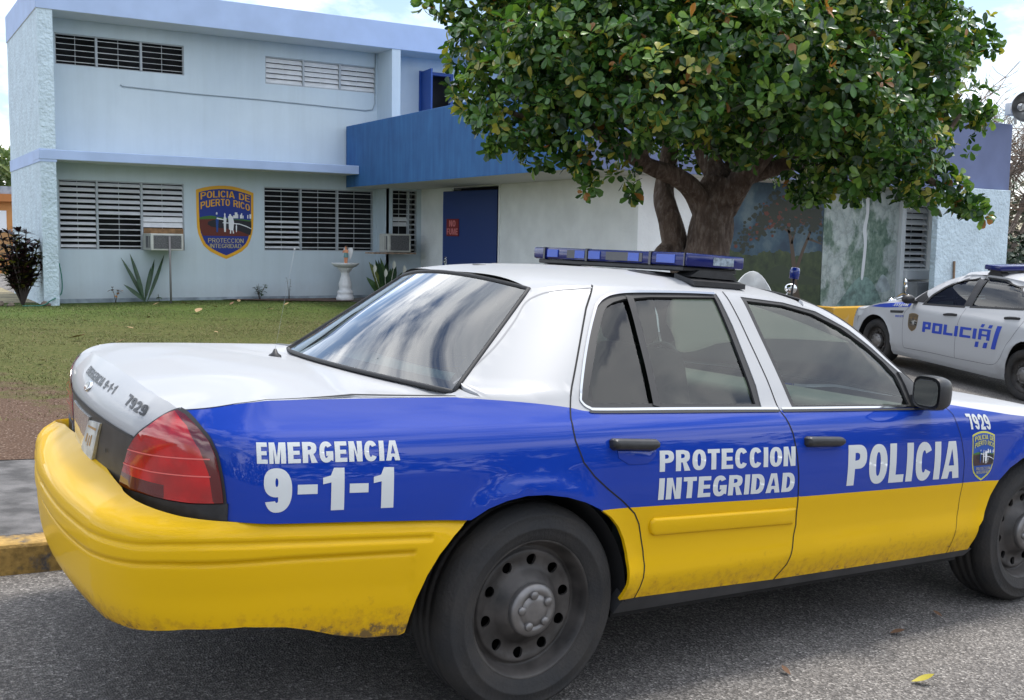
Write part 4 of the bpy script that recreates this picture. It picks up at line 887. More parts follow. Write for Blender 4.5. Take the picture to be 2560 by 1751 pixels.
    cmat = crest_mats(); cmat[0] = mat('crest_pale_yellow', srgb(196,190,70)[:3], .5); cmat[1] = mat('crest_mid_blue', srgb(20,74,160)[:3], .5); cmat[3] = mat('crest_dark_brown', srgb(58,36,40)[:3], .5)
    lift_build('crest', crest_bits(cf, .0005, sy=sy, hb=.06, h=.2, swap=sy < 0, edge=.038), cmat, fe)
    # tail light
    tl_poly = T_OUT + T_BOT[1:] + T_IN[1:-1]
    def tl_fn(u, z):
        return wr(u, z)
    m_red = mat('red_lens', srgb(168,8,14)[:3], .12, coat=1, noise=.35, nscale=9); m_dred = mat('dark_red_lens', srgb(88,6,14)[:3], .15, coat=1)
    tl = panel('tail_light', wr, inset(resample(tl_poly, .02)[::-1], .004), [m_red, m_dred], lines=[[(-1.55,.79),(-1.30,.79),(-1.07,.80)], [(-1.118,.75),(-1.132,.84),(-1.16,.90),(-1.215,.955),(-1.285,.985)]],
               color=lambda c: 1 if (c[0] > np.interp(c[1], [.75,.84,.90,.955,.985], [-1.118,-1.132,-1.16,-1.215,-1.285])) or (c[1] < .79 and c[0] < -1.30) else 0, h=.03, off=.010 if sy > 0 else .002, flange=.02, **K)
    for zz in (.822, .868):
        bt = []
        strip(wr, [(-1.53 + (zz - .78) * .9, zz - .004), (-1.35, zz - .002), (-1.2, zz + .006), (-1.125, zz + .010)], .0035, .0112, sy=sy, join=bt)
        lift_build('lens_rib', bt, [mat('pale_red_rib', srgb(225,110,105)[:3], .2)], tl)
    strip(wr, spline(T_OUT, 4), .012, .004, sy=sy, name='light_bezel', mats=[M_RUB], parent=tl)
    strip(wr, spline(T_IN, 4), .010, .004, sy=sy, name='light_bezel', mats=[M_RUB], parent=tl)
    panel('light_base', wr, [(-1.07,.762)] + T_BOT[1:] + [(-1.60,.70),(-1.45,.695),(-1.25,.695),(-1.073,.706)], [M_BLACK], h=.03, off=.006, flange=.02, sy=sy, parent=tl)
    # wheel well
    for (ax, az, ar), y1 in ((ARCH[0], .965), (ARCH[1], .962)):
        bm = bmesh.new(); rings = []
        for yy in (y1, .60):
            rings.append([bm.verts.new((ax + (ar + .01) * math.cos(t), -yy * sy, az + (ar + .012) * math.sin(t))) for t in np.linspace(.0, math.pi, 32)])
        for k in range(31): bm.faces.new((rings[0][k], rings[0][k + 1], rings[1][k + 1], rings[1][k]))
        bm.faces.new(rings[1]); from_bm('wheel_well', bm, mat('wheel_well_black', (.006,.006,.007), .9), CAR, True)
# trunk lid
LID = [(-2.05,1.036),(-1.743,1.030),(-1.479,1.019),(-1.36,1.008),(-1.279,.993)] + T_IN[::-1][1:6] + [(-1.44,.900),(-1.572,.903),(-1.746,.908),(-1.932,.911),(-2.05,.912)]
lid_poly = LID + mir(LID)[::-1][1:-1]
def edge_xy(pts): return [tuple(wrap(np.array([a]), np.array([b]))[0][:2]) for a, b in pts]
lid = panel('trunk_lid', wrap, lid_poly, [P_WHITE], h=.03, flange=.01, parent=CAR)
def edge_xyz(pts): return np.array([wrap(np.array([a]), np.array([b]))[0] for a, b in pts])
e1 = edge_xyz(resample([(-2.05,1.036),(-1.743,1.030),(-1.479,1.019),(-1.36,1.008),(-1.279,.993)], .025, False)); e2 = edge_xyz(resample(QTOP[::-1], .025, False))[1:]
e3 = np.array([(x, -float(side_w(x, 1.049)), 1.038) for x in np.linspace(-.2065, .10, 14)])[1:]
L2 = lambda e, P: np.array([wrap(np.array([2 * UM - a]), np.array([c]))[0] for a, c in P])
g1 = resample([(-2.05,1.036),(-1.743,1.030),(-1.479,1.019),(-1.36,1.008),(-1.279,.993)], .025, False); g2 = resample(QTOP[::-1], .025, False)[1:]
half = np.concatenate([e1, e2, e3]); left = np.concatenate([L2(0, g1)[1:], L2(0, g2), e3 * [1, -1, 1]])
BND = np.concatenate([half, left, backlight(np.linspace(-.96, .96, 30), np.full(30, .0)) - [0, 0, .012]])
CP = np.concatenate([half[::2], left[::2], BND[-30::3], [[-.95,0,1.062],[-.72,0,1.064],[-.72,.45,1.058],[-.72,-.45,1.058],[-.95,.42,1.054],[-.95,-.42,1.054],[-.48,0,1.052]]])
_U = lambda r2: .5 * r2 * np.log(r2 + 1e-9)
_n = len(CP); _A = np.zeros((_n + 3, _n + 3)); _A[:_n, :_n] = _U(((CP[:, None, :2] - CP[None, :, :2]) ** 2).sum(-1)) + np.eye(_n) * 2e-5; _A[:_n, _n:] = np.c_[np.ones(_n), CP[:, :2]]; _A[_n:, :_n] = _A[:_n, _n:].T
_W = np.linalg.solve(_A, np.r_[CP[:, 2], 0, 0, 0])
def deck2(x, y):
    x = np.asarray(x, float); y = np.asarray(y, float); d2 = (x[..., None] - CP[:, 0]) ** 2 + (y[..., None] - CP[:, 1]) ** 2
    return np.stack([x, y, _U(d2) @ _W[:_n] + _W[_n] + _W[_n + 1] * x + _W[_n + 2] * y], -1)
top_poly = [tuple(p[:2]) for p in half] + [(.14,-.80),(.14,.80)] + [(x, y) for x, y, z in left[::-1]]
panel('trunk_deck', deck2, top_poly, [P_WHITE], h=.05, hb=.03, parent=lid)
strip(wrap, resample([(-1.279,.993),(-1.17,1.005),(-1.05,1.022),(-.907,1.034),(-.623,1.040),(-.293,1.037)], .03, False), .0018, .0008, name='lid_seam', mats=[M_GAP], parent=lid)
lift_build('lettering', [text_bit('EMERGENCIA 9-1-1', wrap, [(-2.265,.985),(-1.742,.980),(-1.757,1.004),(-2.293,1.006)], .03, .0012)], [M_INK], lid)
bt = [text_bit('7929', wrap, [(-1.588,.972),(-1.412,.961),(-1.420,.989),(-1.610,1.000)], .045, .0012)]
lift_build('lettering', bt, [M_INK], lid)
em = [(-2.050 + .040 * math.cos(t), .965 + .0165 * math.sin(t)) for t in np.linspace(0, 2 * math.pi, 25)[:-1]]
pad('oval_badge', wrap, em, .006, .004, [M_CHROME], parent=lid)
panel('badge_face', wrap, [(-2.050 + .030 * math.cos(t), .965 + .0115 * math.sin(t)) for t in np.linspace(0, 2 * math.pi, 21)[:-1]], [mat('badge_brown', (.09,.045,.04), .3, coat=1)], h=.05, off=.0075, parent=lid)
# black panel between the tail lights, lens strip and number plate
GP = [(-2.05,.912),(-1.932,.911),(-1.746,.908),(-1.572,.903),(-1.44,.900),(-1.456,.872),(-1.484,.835),(-1.527,.782),(-1.561,.735),(-1.60,.70),(-2.05,.70)]
gp = panel('rear_applique', wrap, GP + mir(GP)[::-1][1:-1], [mat('black_plastic', (.022,.021,.021), .42, noise=.35, nscale=18)], h=.04, off=-.002, parent=CAR)
strip(wrap, resample(GP[:5][::-1] + mir(GP[:5])[1:], .03, False), .008, .003, name='applique_edge', mats=[M_RUB], parent=gp)
panel('reverse_light', wrap, [(-1.91,.885),(-2.30,.885),(-2.28,.755),(-2.03,.755)][::-1], [mat('clear_lens', (.42,.42,.42), .25, coat=1, noise=.25, nscale=40)], h=.04, off=.004, flange=.006, parent=gp)
def plate_fn(u, z):
    p = wrap(u, z); p[..., 0] -= .004 + (.90 - z) * .035; return p
PQ = [(-2.055,.760),(-1.882,.738),(-1.750,.890),(-1.904,.876)]
plate = panel('number_plate', plate_fn, PQ, [mat('plate_white', (.50,.51,.49), .45, noise=.3, nscale=16)], h=.05, flange=.012, parent=CAR)
bt = []; Lq = lambda s_, t_: tuple((np.array(PQ[0]) * (1 - s_) + np.array(PQ[1]) * s_) * (1 - t_) + (np.array(PQ[3]) * (1 - s_) + np.array(PQ[2]) * s_) * t_)
for (s0, s1, t0, t1) in ((.2,.32,.35,.62),(.42,.5,.30,.60),(.58,.68,.35,.65),(.1,.85,.80,.86)): panel('x', plate_fn, [Lq(s0,t0),Lq(s1,t0),Lq(s1,t1),Lq(s0,t1)], None, h=.05, off=.0008, join=bt)
for q_ in bt: lift_build('plate_mark', [q_], [mat('plate_amber', (.40,.24,.09), .5)], plate)
panel('plate_screw', wrap, [(-1.70 + .006 * math.cos(t), .815 + .007 * math.sin(t)) for t in np.linspace(0, 6.28, 12)[:-1]], [M_GAP], h=.05, off=.001, parent=gp)
# rear bumper
BB = [(-.296,.672),(-.345,.632),(-.393,.579),(-.43,.52),(-.458,.452),(-.475,.395),(-.484,.345),(-.50,.338),(-.605,.343),(-.704,.365),(-.78,.390),(-.852,.408),(-.96,.422),(-1.115,.419),(-1.32,.388),(-1.5,.375),(-1.75,.380),(-2.05,.385)]
BT = [(-2.05,.765),(-1.75,.760),(-1.483,.747),(-1.368,.736),(-1.17,.721),(-1.018,.713),(-.80,.703),(-.666,.696),(-.45,.684),(-.29,.675)]
G1 = PC([-2.05,-1.695,-1.417,-1.284,-1.146,-1.029,-.742,-.408],[.640,.634,.634,.638,.652,.657,.646,.630])
G2 = PC([-2.05,-1.696,-1.416,-1.281,-1.141,-.924,-.673,-.462],[.578,.573,.577,.585,.599,.604,.597,.589])
def bumper(u, z):
    u = np.asarray(u, float); z = np.asarray(z, float); p = wrapb(u, z); N = np.stack([np.where(u < XC, p[..., 0] + .9, 0), p[..., 1], 0 * z], -1); N /= np.linalg.norm(N, axis=-1)[..., None]
    ur = np.where(u < UM, 2 * UM - u, u); d = 0
    for G, ue, a in ((G1, -.41, .007), (G2, -.465, .010)):
        dz = z - G(ur); e = sm((ue - ur) / .015); d = d - e * a * np.exp(-(dz / .0075) ** 2)
        if a > .008: d = d - e * .006 * sm((.012 - dz) / .03) * sm((dz + .16) / .08)
    return p + N * np.asarray(d)[..., None]
half = BT[1:] + BB[:-1]
bpoly = half + [BB[-1]] + mir(half)[::-1] + [BT[0]]
glines = []
for G, ue in ((G1, -.408), (G2, -.463)):
    for dz in (-.018, -.011, -.006, 0, .006, .011, .018):
        us = np.linspace(-2.04, ue, 60); glines.append([(u, float(G(u)) + dz) for u in us]); glines.append([(2 * UM - u, float(G(u)) + dz) for u in us])
bmp = panel('rear_bumper', bumper, bpoly, [P_YEL], lines=glines, h=.022, hb=.015, flange=.05, parent=CAR)
strip(bumper, resample([(-.41,.6305),(-.399,.6305)], .01, False), .012, .001, name='groove_end', mats=[M_GAP], parent=bmp) if False else None
# roof, glass, windscreen
rx = [(x, -float(side_w(x, ZE(x)))) for x in np.linspace(.2155, 1.53, 28)]
bt_ = [tuple(backlight(np.array([u]), np.array([1.]))[0][:2]) for u in np.linspace(1, -1, 17)]
ws_ = [tuple(windshield(np.array([u]), np.array([1.]))[0][:2]) for u in np.linspace(-1, 1, 17)]
roof_poly = rx + ws_[1:-1] + [(x, -y) for x, y in rx[::-1]] + bt_[1:-1]
rf = panel('roof', roof, roof_poly, [P_WHITE], h=.05, parent=CAR)
panel('rear_window', backlight, [(-.99,-.01),(.99,-.01),(.99,.99),(-.99,.99)], [G_BACK], h=.12, hb=.05, off=0, flip=True, parent=CAR)
rw_edge = np.concatenate([backlight(np.linspace(-1, 1, 24), np.zeros(24)), backlight(np.ones(12), np.linspace(0, 1, 12))[1:], backlight(np.linspace(1, -1, 24), np.ones(24))[1:], backlight(-np.ones(12), np.linspace(1, 0, 12))[1:-1]])
bm = bmesh.new(); tube(bm, [tuple(p) for p in rw_edge] + [tuple(rw_edge[0])], .0085, 8); from_bm('rear_window_seal', bm, M_RUB, CAR, True)
# dotted black border of the rear glass
bt = []
panel('x', backlight, [(-1,0),(1,0),(1,1),(-1,1)], None, holes=[[(-.93,.085),(.93,.085),(.90,.95),(-.90,.95)]], h=.15, hb=.06, off=-.004, flip=True, join=bt)
lift_build('glass_border', bt, [mat('ceramic_black', (.012,.012,.013), .3)], bpy.data.objects['rear_window'])
wsg = panel('windscreen', windshield, [(-.98,0),(.98,0),(.98,.99),(-.98,.99)], [glass_mat('windscreen_glass', (.55,.66,.62))], h=.12, hb=.05, parent=CAR)
we = np.concatenate([windshield(np.linspace(-1, 1, 20), np.zeros(20)), windshield(np.ones(12), np.linspace(0, 1, 12))[1:], windshield(np.linspace(1, -1, 20), np.ones(20))[1:], windshield(-np.ones(12), np.linspace(1, 0, 12))[1:-1]])
bm = bmesh.new(); tube(bm, [tuple(p) for p in we] + [tuple(we[0])], .004, 8); from_bm('windscreen_seal', bm, M_RUB, wsg, True)
for (x, y) in ((.37,.10),(.75,-.14),(.62,.34)):
    bm = bmesh.new(); c = roof(np.array([x]), np.array([y]))[0]; lathe(bm, [(.030,c[2]-.002),(.028,c[2]+.003),(.001,c[2]+.004)], 20, mtx=Matrix.Translation((x, y, 0)))
    from_bm('roof_plug', bm, mat('grey_plug', (.12,.12,.125), .6), rf, True)
bt = [text_bit('7929', roof, [(.82,.44),(.82,-.44),(1.20,-.44),(1.20,.44)][0:4], .05, .0015)]
lift_build('roof_number', bt, [M_INK], rf)
bt = []
# front end
hd = [(2.15,-.90),(2.6,-.905),(3.0,-.88),(3.3,-.84),(3.55,-.70),(3.68,-.4),(3.72,0),(3.68,.4),(3.55,.70),(3.3,.84),(3.0,.88),(2.6,.905),(2.15,.90)] + [tuple(windshield(np.array([u]), np.array([0.]))[0][:2]) for u in np.linspace(1, -1, 13)]
panel('hood', hood, hd, [P_WHITE], h=.07, flange=.03, parent=CAR)
FE = XCF + .5
fl = [(3.33,.36),(3.33,.70)]
panel('front_bumper', wrap, [(3.30,.30),(4.45,.30),(4.45,.62),(3.33,.62)], [P_YEL], h=.06, flange=.04, parent=CAR)
panel('front_bumper', wrap, [(3.30,.30),(4.45,.30),(4.45,.62),(3.33,.62)], [P_YEL], h=.06, flange=.04, parent=CAR, sy=-1).name = 'front_bumper_side'
for sy in (1, -1):
    panel('headlight', wrap, [(3.40,.63),(3.98,.63),(3.96,.79),(3.42,.80)], [mat('headlight_lens', (.55,.57,.58), .1, coat=1)], h=.05, off=.004, flange=.02, parent=CAR, sy=sy)
    panel('fender_nose', wrap, [(3.32,.62),(4.47,.62),(4.47,.80),(3.3,.85)], [P_WHITE], h=.06, off=-.004, parent=CAR, sy=sy)
    panel('grille', wrap, [(4.02,.66),(4.46,.66),(4.46,.78),(4.02,.78)], [M_BLACK], h=.06, off=.003, parent=CAR, sy=sy)
# inner shell (keeps daylight out of the gaps), floor, seats
bm = bmesh.new()
box(bm, -.4, 3.5, -.62, .62, .22, .40); box(bm, -1.12, -.4, -.62, .62, .36, .45); box(bm, .36, 2.36, -.90, .90, .26, .42); box(bm, -.98, -.5, -.66, .60, .40, .97); box(bm, -.5, .02, -.60, .60, .40, .99)
box(bm, 2.12, 3.3, -.60, .60, .36, .84); box(bm, 2.05, 2.2, -.84, .84, .40, .93)
from_bm('underbody', bm, M_GAP, CAR)
for sy in (1, -1):
    panel('door_lining', wrap, [(.36,.42),(2.12,.42),(2.12,.95),(.15,.965),(.13,.80),(.36,.66)], [M_IN], h=.1, off=-.05, sy=sy, parent=CAR)
bm = bmesh.new(); box(bm, -.02, .55, -.68, .68, .42, .62, .04); box(bm, -.12, .06, -.68, .68, .60, 1.00, .05); from_bm('rear_bench', bm, mat('seat_vinyl', (.03,.03,.034), .55), CAR, True)
for y in (.38, -.38):
    bm = bmesh.new(); box(bm, .98, 1.52, y - .25, y + .25, .45, .62, .06, seg=3)
    mt = Matrix.Translation((.98, y, .58)) @ Matrix.Rotation(R(-16), 4, 'Y'); box(bm, -.08, .08, -.25, .25, 0, .60, .06, mtx=mt, seg=3)
    s = from_bm('front_seat', bm, mat('seat_cloth', (.05,.046,.042), .9), CAR, True)
    bm = bmesh.new(); box(bm, -.055, .055, -.14, .14, .62, .82, .045, mtx=mt, seg=3)
    from_bm('headrest', bm, mat('headrest_cloth', (.06,.055,.05), .9), s, True)
bm = bmesh.new(); box(bm, 1.66, 2.12, -.80, .80, .70, .955, .05, seg=3); from_bm('dashboard', bm, M_TAN, CAR, True)
bm = bmesh.new(); mt = Matrix.Translation((1.60, .38, .93)) @ Matrix.Rotation(R(-66), 4, 'Y')
tube(bm, [mt @ Vector((.19 * math.cos(t), .19 * math.sin(t), 0)) for t in np.linspace(0, 2 * math.pi, 33)], .014, 8)
tube(bm, [mt @ Vector((-.18, 0, 0)), mt @ Vector((0, 0, -.03)), mt @ Vector((.18, 0, 0))], .016, 6); tube(bm, [mt @ Vector((0, 0, -.02)), mt @ Vector((0, 0, -.3))], .03, 8)
from_bm('steering_wheel', bm, M_IN, CAR, True)
bm = bmesh.new(); box(bm, -.30, .0, -.64, .64, .99, 1.005, .0); from_bm('parcel_shelf', bm, mat('shelf_grey_green', (.10,.11,.10), .9), CAR)
bm = bmesh.new(); tube(bm, [(.62,-.58,.75),(.62,-.56,1.30),(.62,.56,1.30),(.62,.58,.75)], .018, 8); from_bm('cage_bar', bm, M_IN, CAR, True) if False else bm.free()
bm = bmesh.new(); box(bm, -.04, .30, -.66, .66, 1.36, 1.365)
bm.free()
# mirror
MW, MH = .078, .066
for sy in (1, -1):
    bm = bmesh.new(); n = 28; c = Vector((1.902, -1.015, 1.040)); rings = []
    for (dx, s) in ((-.030,.93),(-.036,1.0),(-.02,1.06),(.02,1.05),(.052,.92),(.072,.66),(.08,.3)):
        rg = []
        for k in range(n):
            t = 2 * math.pi * k / n; ca, sa = math.cos(t), math.sin(t); e = .55
            yy = MW * s * math.copysign(abs(ca) ** e, ca); zz = MH * s * math.copysign(abs(sa) ** e, sa)
            rg.append(bm.verts.new((c.x + dx + .25 * (yy), sy * (c.y + yy), c.z + zz)))
        rings.append(rg)
    for a, b in zip(rings[:-1], rings[1:]):
        for k in range(n): bm.faces.new((a[k], a[(k + 1) % n], b[(k + 1) % n], b[k]))
    bm.faces.new(rings[-1]); bm.faces.new(rings[0][::-1])
    arm = [(1.93,-.90,.975),(1.95,-.93,.985),(1.945,-.97,1.0)]
    box(bm, 1.93, 2.03, -1.0, -.885, .975, 1.02, .014) if sy > 0 else box(bm, 1.93, 2.03, .885, 1.0, .975, 1.02, .014)
    bmesh.ops.recalc_face_normals(bm, faces=bm.faces[:])
    mo = from_bm('wing_mirror', bm, mat('mirror_black', (.02,.02,.022), .42, bump=.05, bscale=300), CAR, True); smooth_by_angle(mo, 35)
    bm = bmesh.new(); rg = []
    for k in range(n):
        t = 2 * math.pi * k / n; ca, sa = math.cos(t), math.sin(t); e = .55
        yy = MW * .86 * math.copysign(abs(ca) ** e, ca); zz = MH * .82 * math.copysign(abs(sa) ** e, sa)
        rg.append(bm.verts.new((c.x - .0385 + .25 * yy, sy * (c.y + yy), c.z + zz)))
    bm.faces.new(rg); bmesh.ops.recalc_face_normals(bm, faces=bm.faces[:]); from_bm('mirror_glass', bm, mat('mirror_silver', (.62,.66,.66), .02, metal=1), mo)
    panel('mirror_sail', wrap, [(1.925,.968),(2.105,.962),(2.045,1.04),(1.985,1.092),(1.945,1.10)], [M_RUB], h=.05, off=.006, flange=.01, sy=sy, parent=mo)
# wheels
RIMD = PC([0,.05,.09,.108,.128,.155,.18,.189,.197,.204,.213,.222,.228,.234],[.006,.008,.012,.026,.044,.048,.042,.047,.064,.052,.024,.006,0,.004])
def rim_bits(cy):
    fn = lambda a, b: np.stack([a, cy + RIMD(np.hypot(a, b)), b], -1)
    circ = lambda x, z, r, n: [(x + r * math.cos(t), z + r * math.sin(t)) for t in np.linspace(0, 2 * math.pi, n + 1)[:-1]]
    hl = [circ(.155 * math.cos(t), .155 * math.sin(t), .019, 14) for t in (np.arange(10) + .35) * 2 * math.pi / 10]
    rl = [circ(0, 0, r, 48) + [(r, 0)] for r in (.07,.10,.12,.18,.189,.197,.204,.213,.222,.228)]
    bits = []; panel('x', fn, circ(0, 0, .2335, 72), None, holes=hl, lines=rl, h=.02, hb=.03, flange=.012, join=bits); return bits, fn
def make_wheel(x, y, sy, spin):
    TY = [(.222,y+.02),(.226,y+.004),(.236,y-.004),(.252,y-.013),(.268,y-.0175),(.270,y-.0195),(.276,y-.0195),(.278,y-.0178),(.295,y-.017),(.312,y-.011),(.314,y-.0125),(.318,y-.008),(.332,y+.006),(.341,y+.026),(.3445,y+.045)]
    for g in (.075,.115,.155): TY += [(.3455,y+g-.006),(.338,y+g-.004),(.338,y+g+.004),(.346,y+g+.006)]
    TY += [(.3445,y+.185),(.338,y+.205),(.31,y+.232),(.25,y+.235),(.222,y+.22)]
    bm = bmesh.new(); lathe(bm, TY, 72, 'Y'); 
    for v in bm.verts: v.co.x += x; v.co.y *= sy; v.co.z += .345
    bmesh.ops.recalc_face_normals(bm, faces=bm.faces[:])
    w = from_bm('wheel', bm, M_TYRE, CAR, True)
    bits, fn = rim_bits(y); out = []
    off = np.array([x, 0, .345])
    for vs, nn, fs, mi in bits:
        v2 = vs.copy(); n2 = nn.copy()
        if sy < 0: v2 = v2 * [1, -1, 1]; n2 = n2 * [1, -1, 1]; fs = [f[::-1] for f in fs]
        out.append((v2 + off, n2, fs, mi))
    lift_build('rim', out, [M_RIM], w)
    bm = bmesh.new(); lathe(bm, [(.215,y+.06),(.215,y+.20),(.02,y+.20)], 40, 'Y')
    for v in bm.verts: v.co.x += x; v.co.y *= sy; v.co.z += .345
    from_bm('brake_drum', bm, M_GAP, w, True)
    bm = bmesh.new()
    lathe(bm, [(.0885,y+.014),(.088,y-.002),(.084,y-.009),(.07,y-.014),(.060,y-.0155),(.056,y-.010),(.051,y-.010),(.048,y-.0155),(.03,y-.017),(.0005,y-.0175)], 40, 'Y')
    for k in range(5):
        t = spin + k * 2 * math.pi / 5; mt = Matrix.Translation((.054 * math.cos(t), 0, .054 * math.sin(t)))
        lathe(bm, [(.0155,y-.012),(.015,y-.020),(.012,y-.0235),(.0005,y-.0245)], 14, 'Y', mtx=mt)
    for v in bm.verts: v.co.x += x; v.co.y *= sy; v.co.z += .345
    bmesh.ops.recalc_face_normals(bm, faces=bm.faces[:]); from_bm('hub_cap', bm, M_CAP, w, True)
for x, y in ((0, -.935), (2.913, -.908)):
    for sy in (1, -1): make_wheel(x, y, sy, .5 + x)
# light bar
LBX0, LBX1, LBL, LBZ = .940, 1.264, .527, 1.492
lbr = bpy.data.objects.new('light_bar', None); COL.objects.link(lbr); lbr.parent = CAR
m_bl = mat('blue_lens', srgb(6,22,92)[:3], .2, coat=.5, spec=.3); m_bld = mat('dark_blue_lens', srgb(6,11,34)[:3], .2, coat=.5); m_lamp = mat('lit_blue_reflector', srgb(12,70,176)[:3], .25, coat=.4)
bm = bmesh.new(); box(bm, LBX0, LBX1, -LBL, LBL, LBZ, LBZ + .053, .010); o = from_bm('lens', bm, m_bl, lbr, True); smooth_by_angle(o, 30)
bm = bmesh.new(); box(bm, LBX0 + .012, LBX1 - .012, -LBL + .03, LBL - .03, LBZ - .020, LBZ - .001, .004); from_bm('base_rail', bm, M_BLACK, lbr)
each_box('lens_shade', [(LBX0 - .0018, LBX0 + .01, min(y0, y1) + .04, max(y0, y1) - .04, LBZ + .009, LBZ + .045) for y0, y1 in ((.30,.06),(.02,-.30))], m_bld, lbr)
each_box('lamp', [(LBX0 - .0032, LBX0 + .01, y0, y1, LBZ + .010, LBZ + .044) for y0, y1 in ((.33,.41),(.13,.20),(.02,.10),(-.24,-.17),(-.46,-.35))], m_lamp, lbr)
each_box('lens_divider', [(LBX0 - .0045, LBX0 + .02, y - .007, y + .007, LBZ - .001, LBZ + .0545) for y in (.435, .115, -.31)] + [(LBX0 - .0045, LBX0 + .004, -.518, -.512, LBZ + .001, LBZ + .052)], m_bld, lbr)
bm = bmesh.new(); box(bm, 1.085, 1.20, -LBL - .002, -LBL + .01, LBZ + .010, LBZ + .042, 0); from_bm('alley_lamp', bm, mat('clear_lamp', (.42,.50,.58), .15, metal=.4, noise=.4, nscale=60, coat=1), lbr)
bm = bmesh.new(); box(bm, 1.085, 1.20, LBL - .01, LBL + .002, LBZ + .010, LBZ + .042, 0); from_bm('alley_lamp', bm, MATS['clear_lamp'], lbr)
for y in (-.47, .47):
    s = math.copysign(1, y); bm = bmesh.new()
    prism(bm, [(.97,1.452),(1.24,1.447),(1.20,LBZ - .012),(1.02,LBZ - .012)], y - .05, y + .05, lambda a, b, d: Vector((a, d, b)))
    prism(bm, [(.96,1.436),(1.25,1.432),(1.25,1.452),(.96,1.456)], y + s * -.03, y + s * .085, lambda a, b, d: Vector((a, d, b - (abs(d) - .47) * .22)))
    from_bm('mounting_foot', bm, M_BLACK, lbr)
# whip antenna on the lid
bm = bmesh.new(); ab = Vector((-.43, .28, float(deck2(np.array([-.43]), np.array([.28]))[0][2])))
lathe(bm, [(.026,ab.z-.004),(.024,ab.z+.006),(.012,ab.z+.014),(.005,ab.z+.030),(.0005,ab.z+.031)], 14, mtx=Matrix.Translation((ab.x, ab.y, 0)))
o = from_bm('antenna', bm, M_BLACK, CAR, True)
bm = bmesh.new(); tip = ab + Vector((.06, 0, .42)); tube(bm, [ab + Vector((0, 0, .03)), tip], .0004, 5); lathe(bm, [(.0005,-.004),(.003,-.003),(.004,0),(.003,.003),(.0005,.004)], 10, mtx=Matrix.Translation(tip))
from_bm('whip', bm, mat('whip_grey', (.35,.36,.36), .4), o, True)
# ---------------------------------------------------------------- second patrol car, nose towards the station (x = 0 at its front axle)
LB2X = 1.78
CAR2 = thing('police_car', 'mostly white patrol car with blue lettering parked behind the front car', 'car')
CAR2.matrix_world = Matrix(((-.21114, .97674, -.03741, 14.3917), (-.97576, -.21288, -.05074, 11.1846), (-.05753, .02579, .99801, -.3443), (0, 0, 0, 1)))
CAR['group'] = CAR2['group'] = 'police cars'
P2 = [mat('second_car_white', (.43,.435,.445), .42, coat=.25, spec=.25)]; P2B = mat('second_car_blue', srgb(28,62,170)[:3], .4); G2 = glass_mat('dark_car_glass', (.22,.28,.28), 1.5, 1.3)
UM2 = XC2 - LC2 - YC2
FW = [(-.395,.36),(-.372,.45),(-.327,.534),(-.269,.622),(-.173,.698),(-.10,.735),(-.029,.752),(.06,.755),(.144,.74),(.22,.708),(.277,.665),(.33,.61),(.365,.554),(.40,.49),(.413,.421),(.405,.35),(.394,.26)]
RW = [(2.681,.23),(2.705,.31),(2.726,.383),(2.730,.45),(2.745,.508),(2.77,.58),(2.803,.638),(2.845,.70),(2.891,.745),(2.95,.78),(3.02,.79),(3.1,.78),(3.18,.745),(3.25,.70),(3.32,.62),(3.36,.56),(3.40,.40)]
HL = [(.72,1.05),(.666,1.055),(.52,1.03),(.381,1.00),(.2,.972),(.052,.94),(-.07,.905),(-.165,.865),(-.30,.80)]
FDE = [(.72,1.05),(.735,.967),(.70,.92),(.656,.867),(.650,.76),(.656,.655),(.668,.53),(.682,.416),(.70,.345)]
GB = [(1.765,1.50),(1.80,1.30),(1.802,1.066),(1.788,.898),(1.768,.74),(1.772,.55),(1.783,.369)]
RDE = [(2.85,1.36),(2.90,1.20),(2.895,1.10),(2.88,1.03),(2.86,.95),(2.825,.88),(2.775,.79),(2.715,.704),(2.68,.60),(2.652,.52),(2.61,.465),(2.557,.421),(2.50,.40),(2.44,.39)]
TOP2 = PC([1.29,1.45,1.66,2.0,2.4,2.85,3.1,3.5],[1.468,1.497,1.515,1.525,1.500,1.40,1.30,1.14])
AP = [(.72,1.06),(.78,1.14),(.835,1.215),(.95,1.305),(1.09,1.385),(1.29,1.468)]
tops = lambda a, b: [(x, float(TOP2(x))) for x in np.linspace(a, b, 8)]
FWIN = [(.975,1.03),(1.4,1.057),(1.755,1.083),(1.735,1.28),(1.70,1.455),(1.66,1.466),(1.38,1.412),(1.187,1.29),(1.041,1.16)]
RWIN = [(1.87,1.098),(2.3,1.135),(2.766,1.17),(2.79,1.21),(2.64,1.34),(2.478,1.425),(2.137,1.479),(1.82,1.483),(1.845,1.28)]
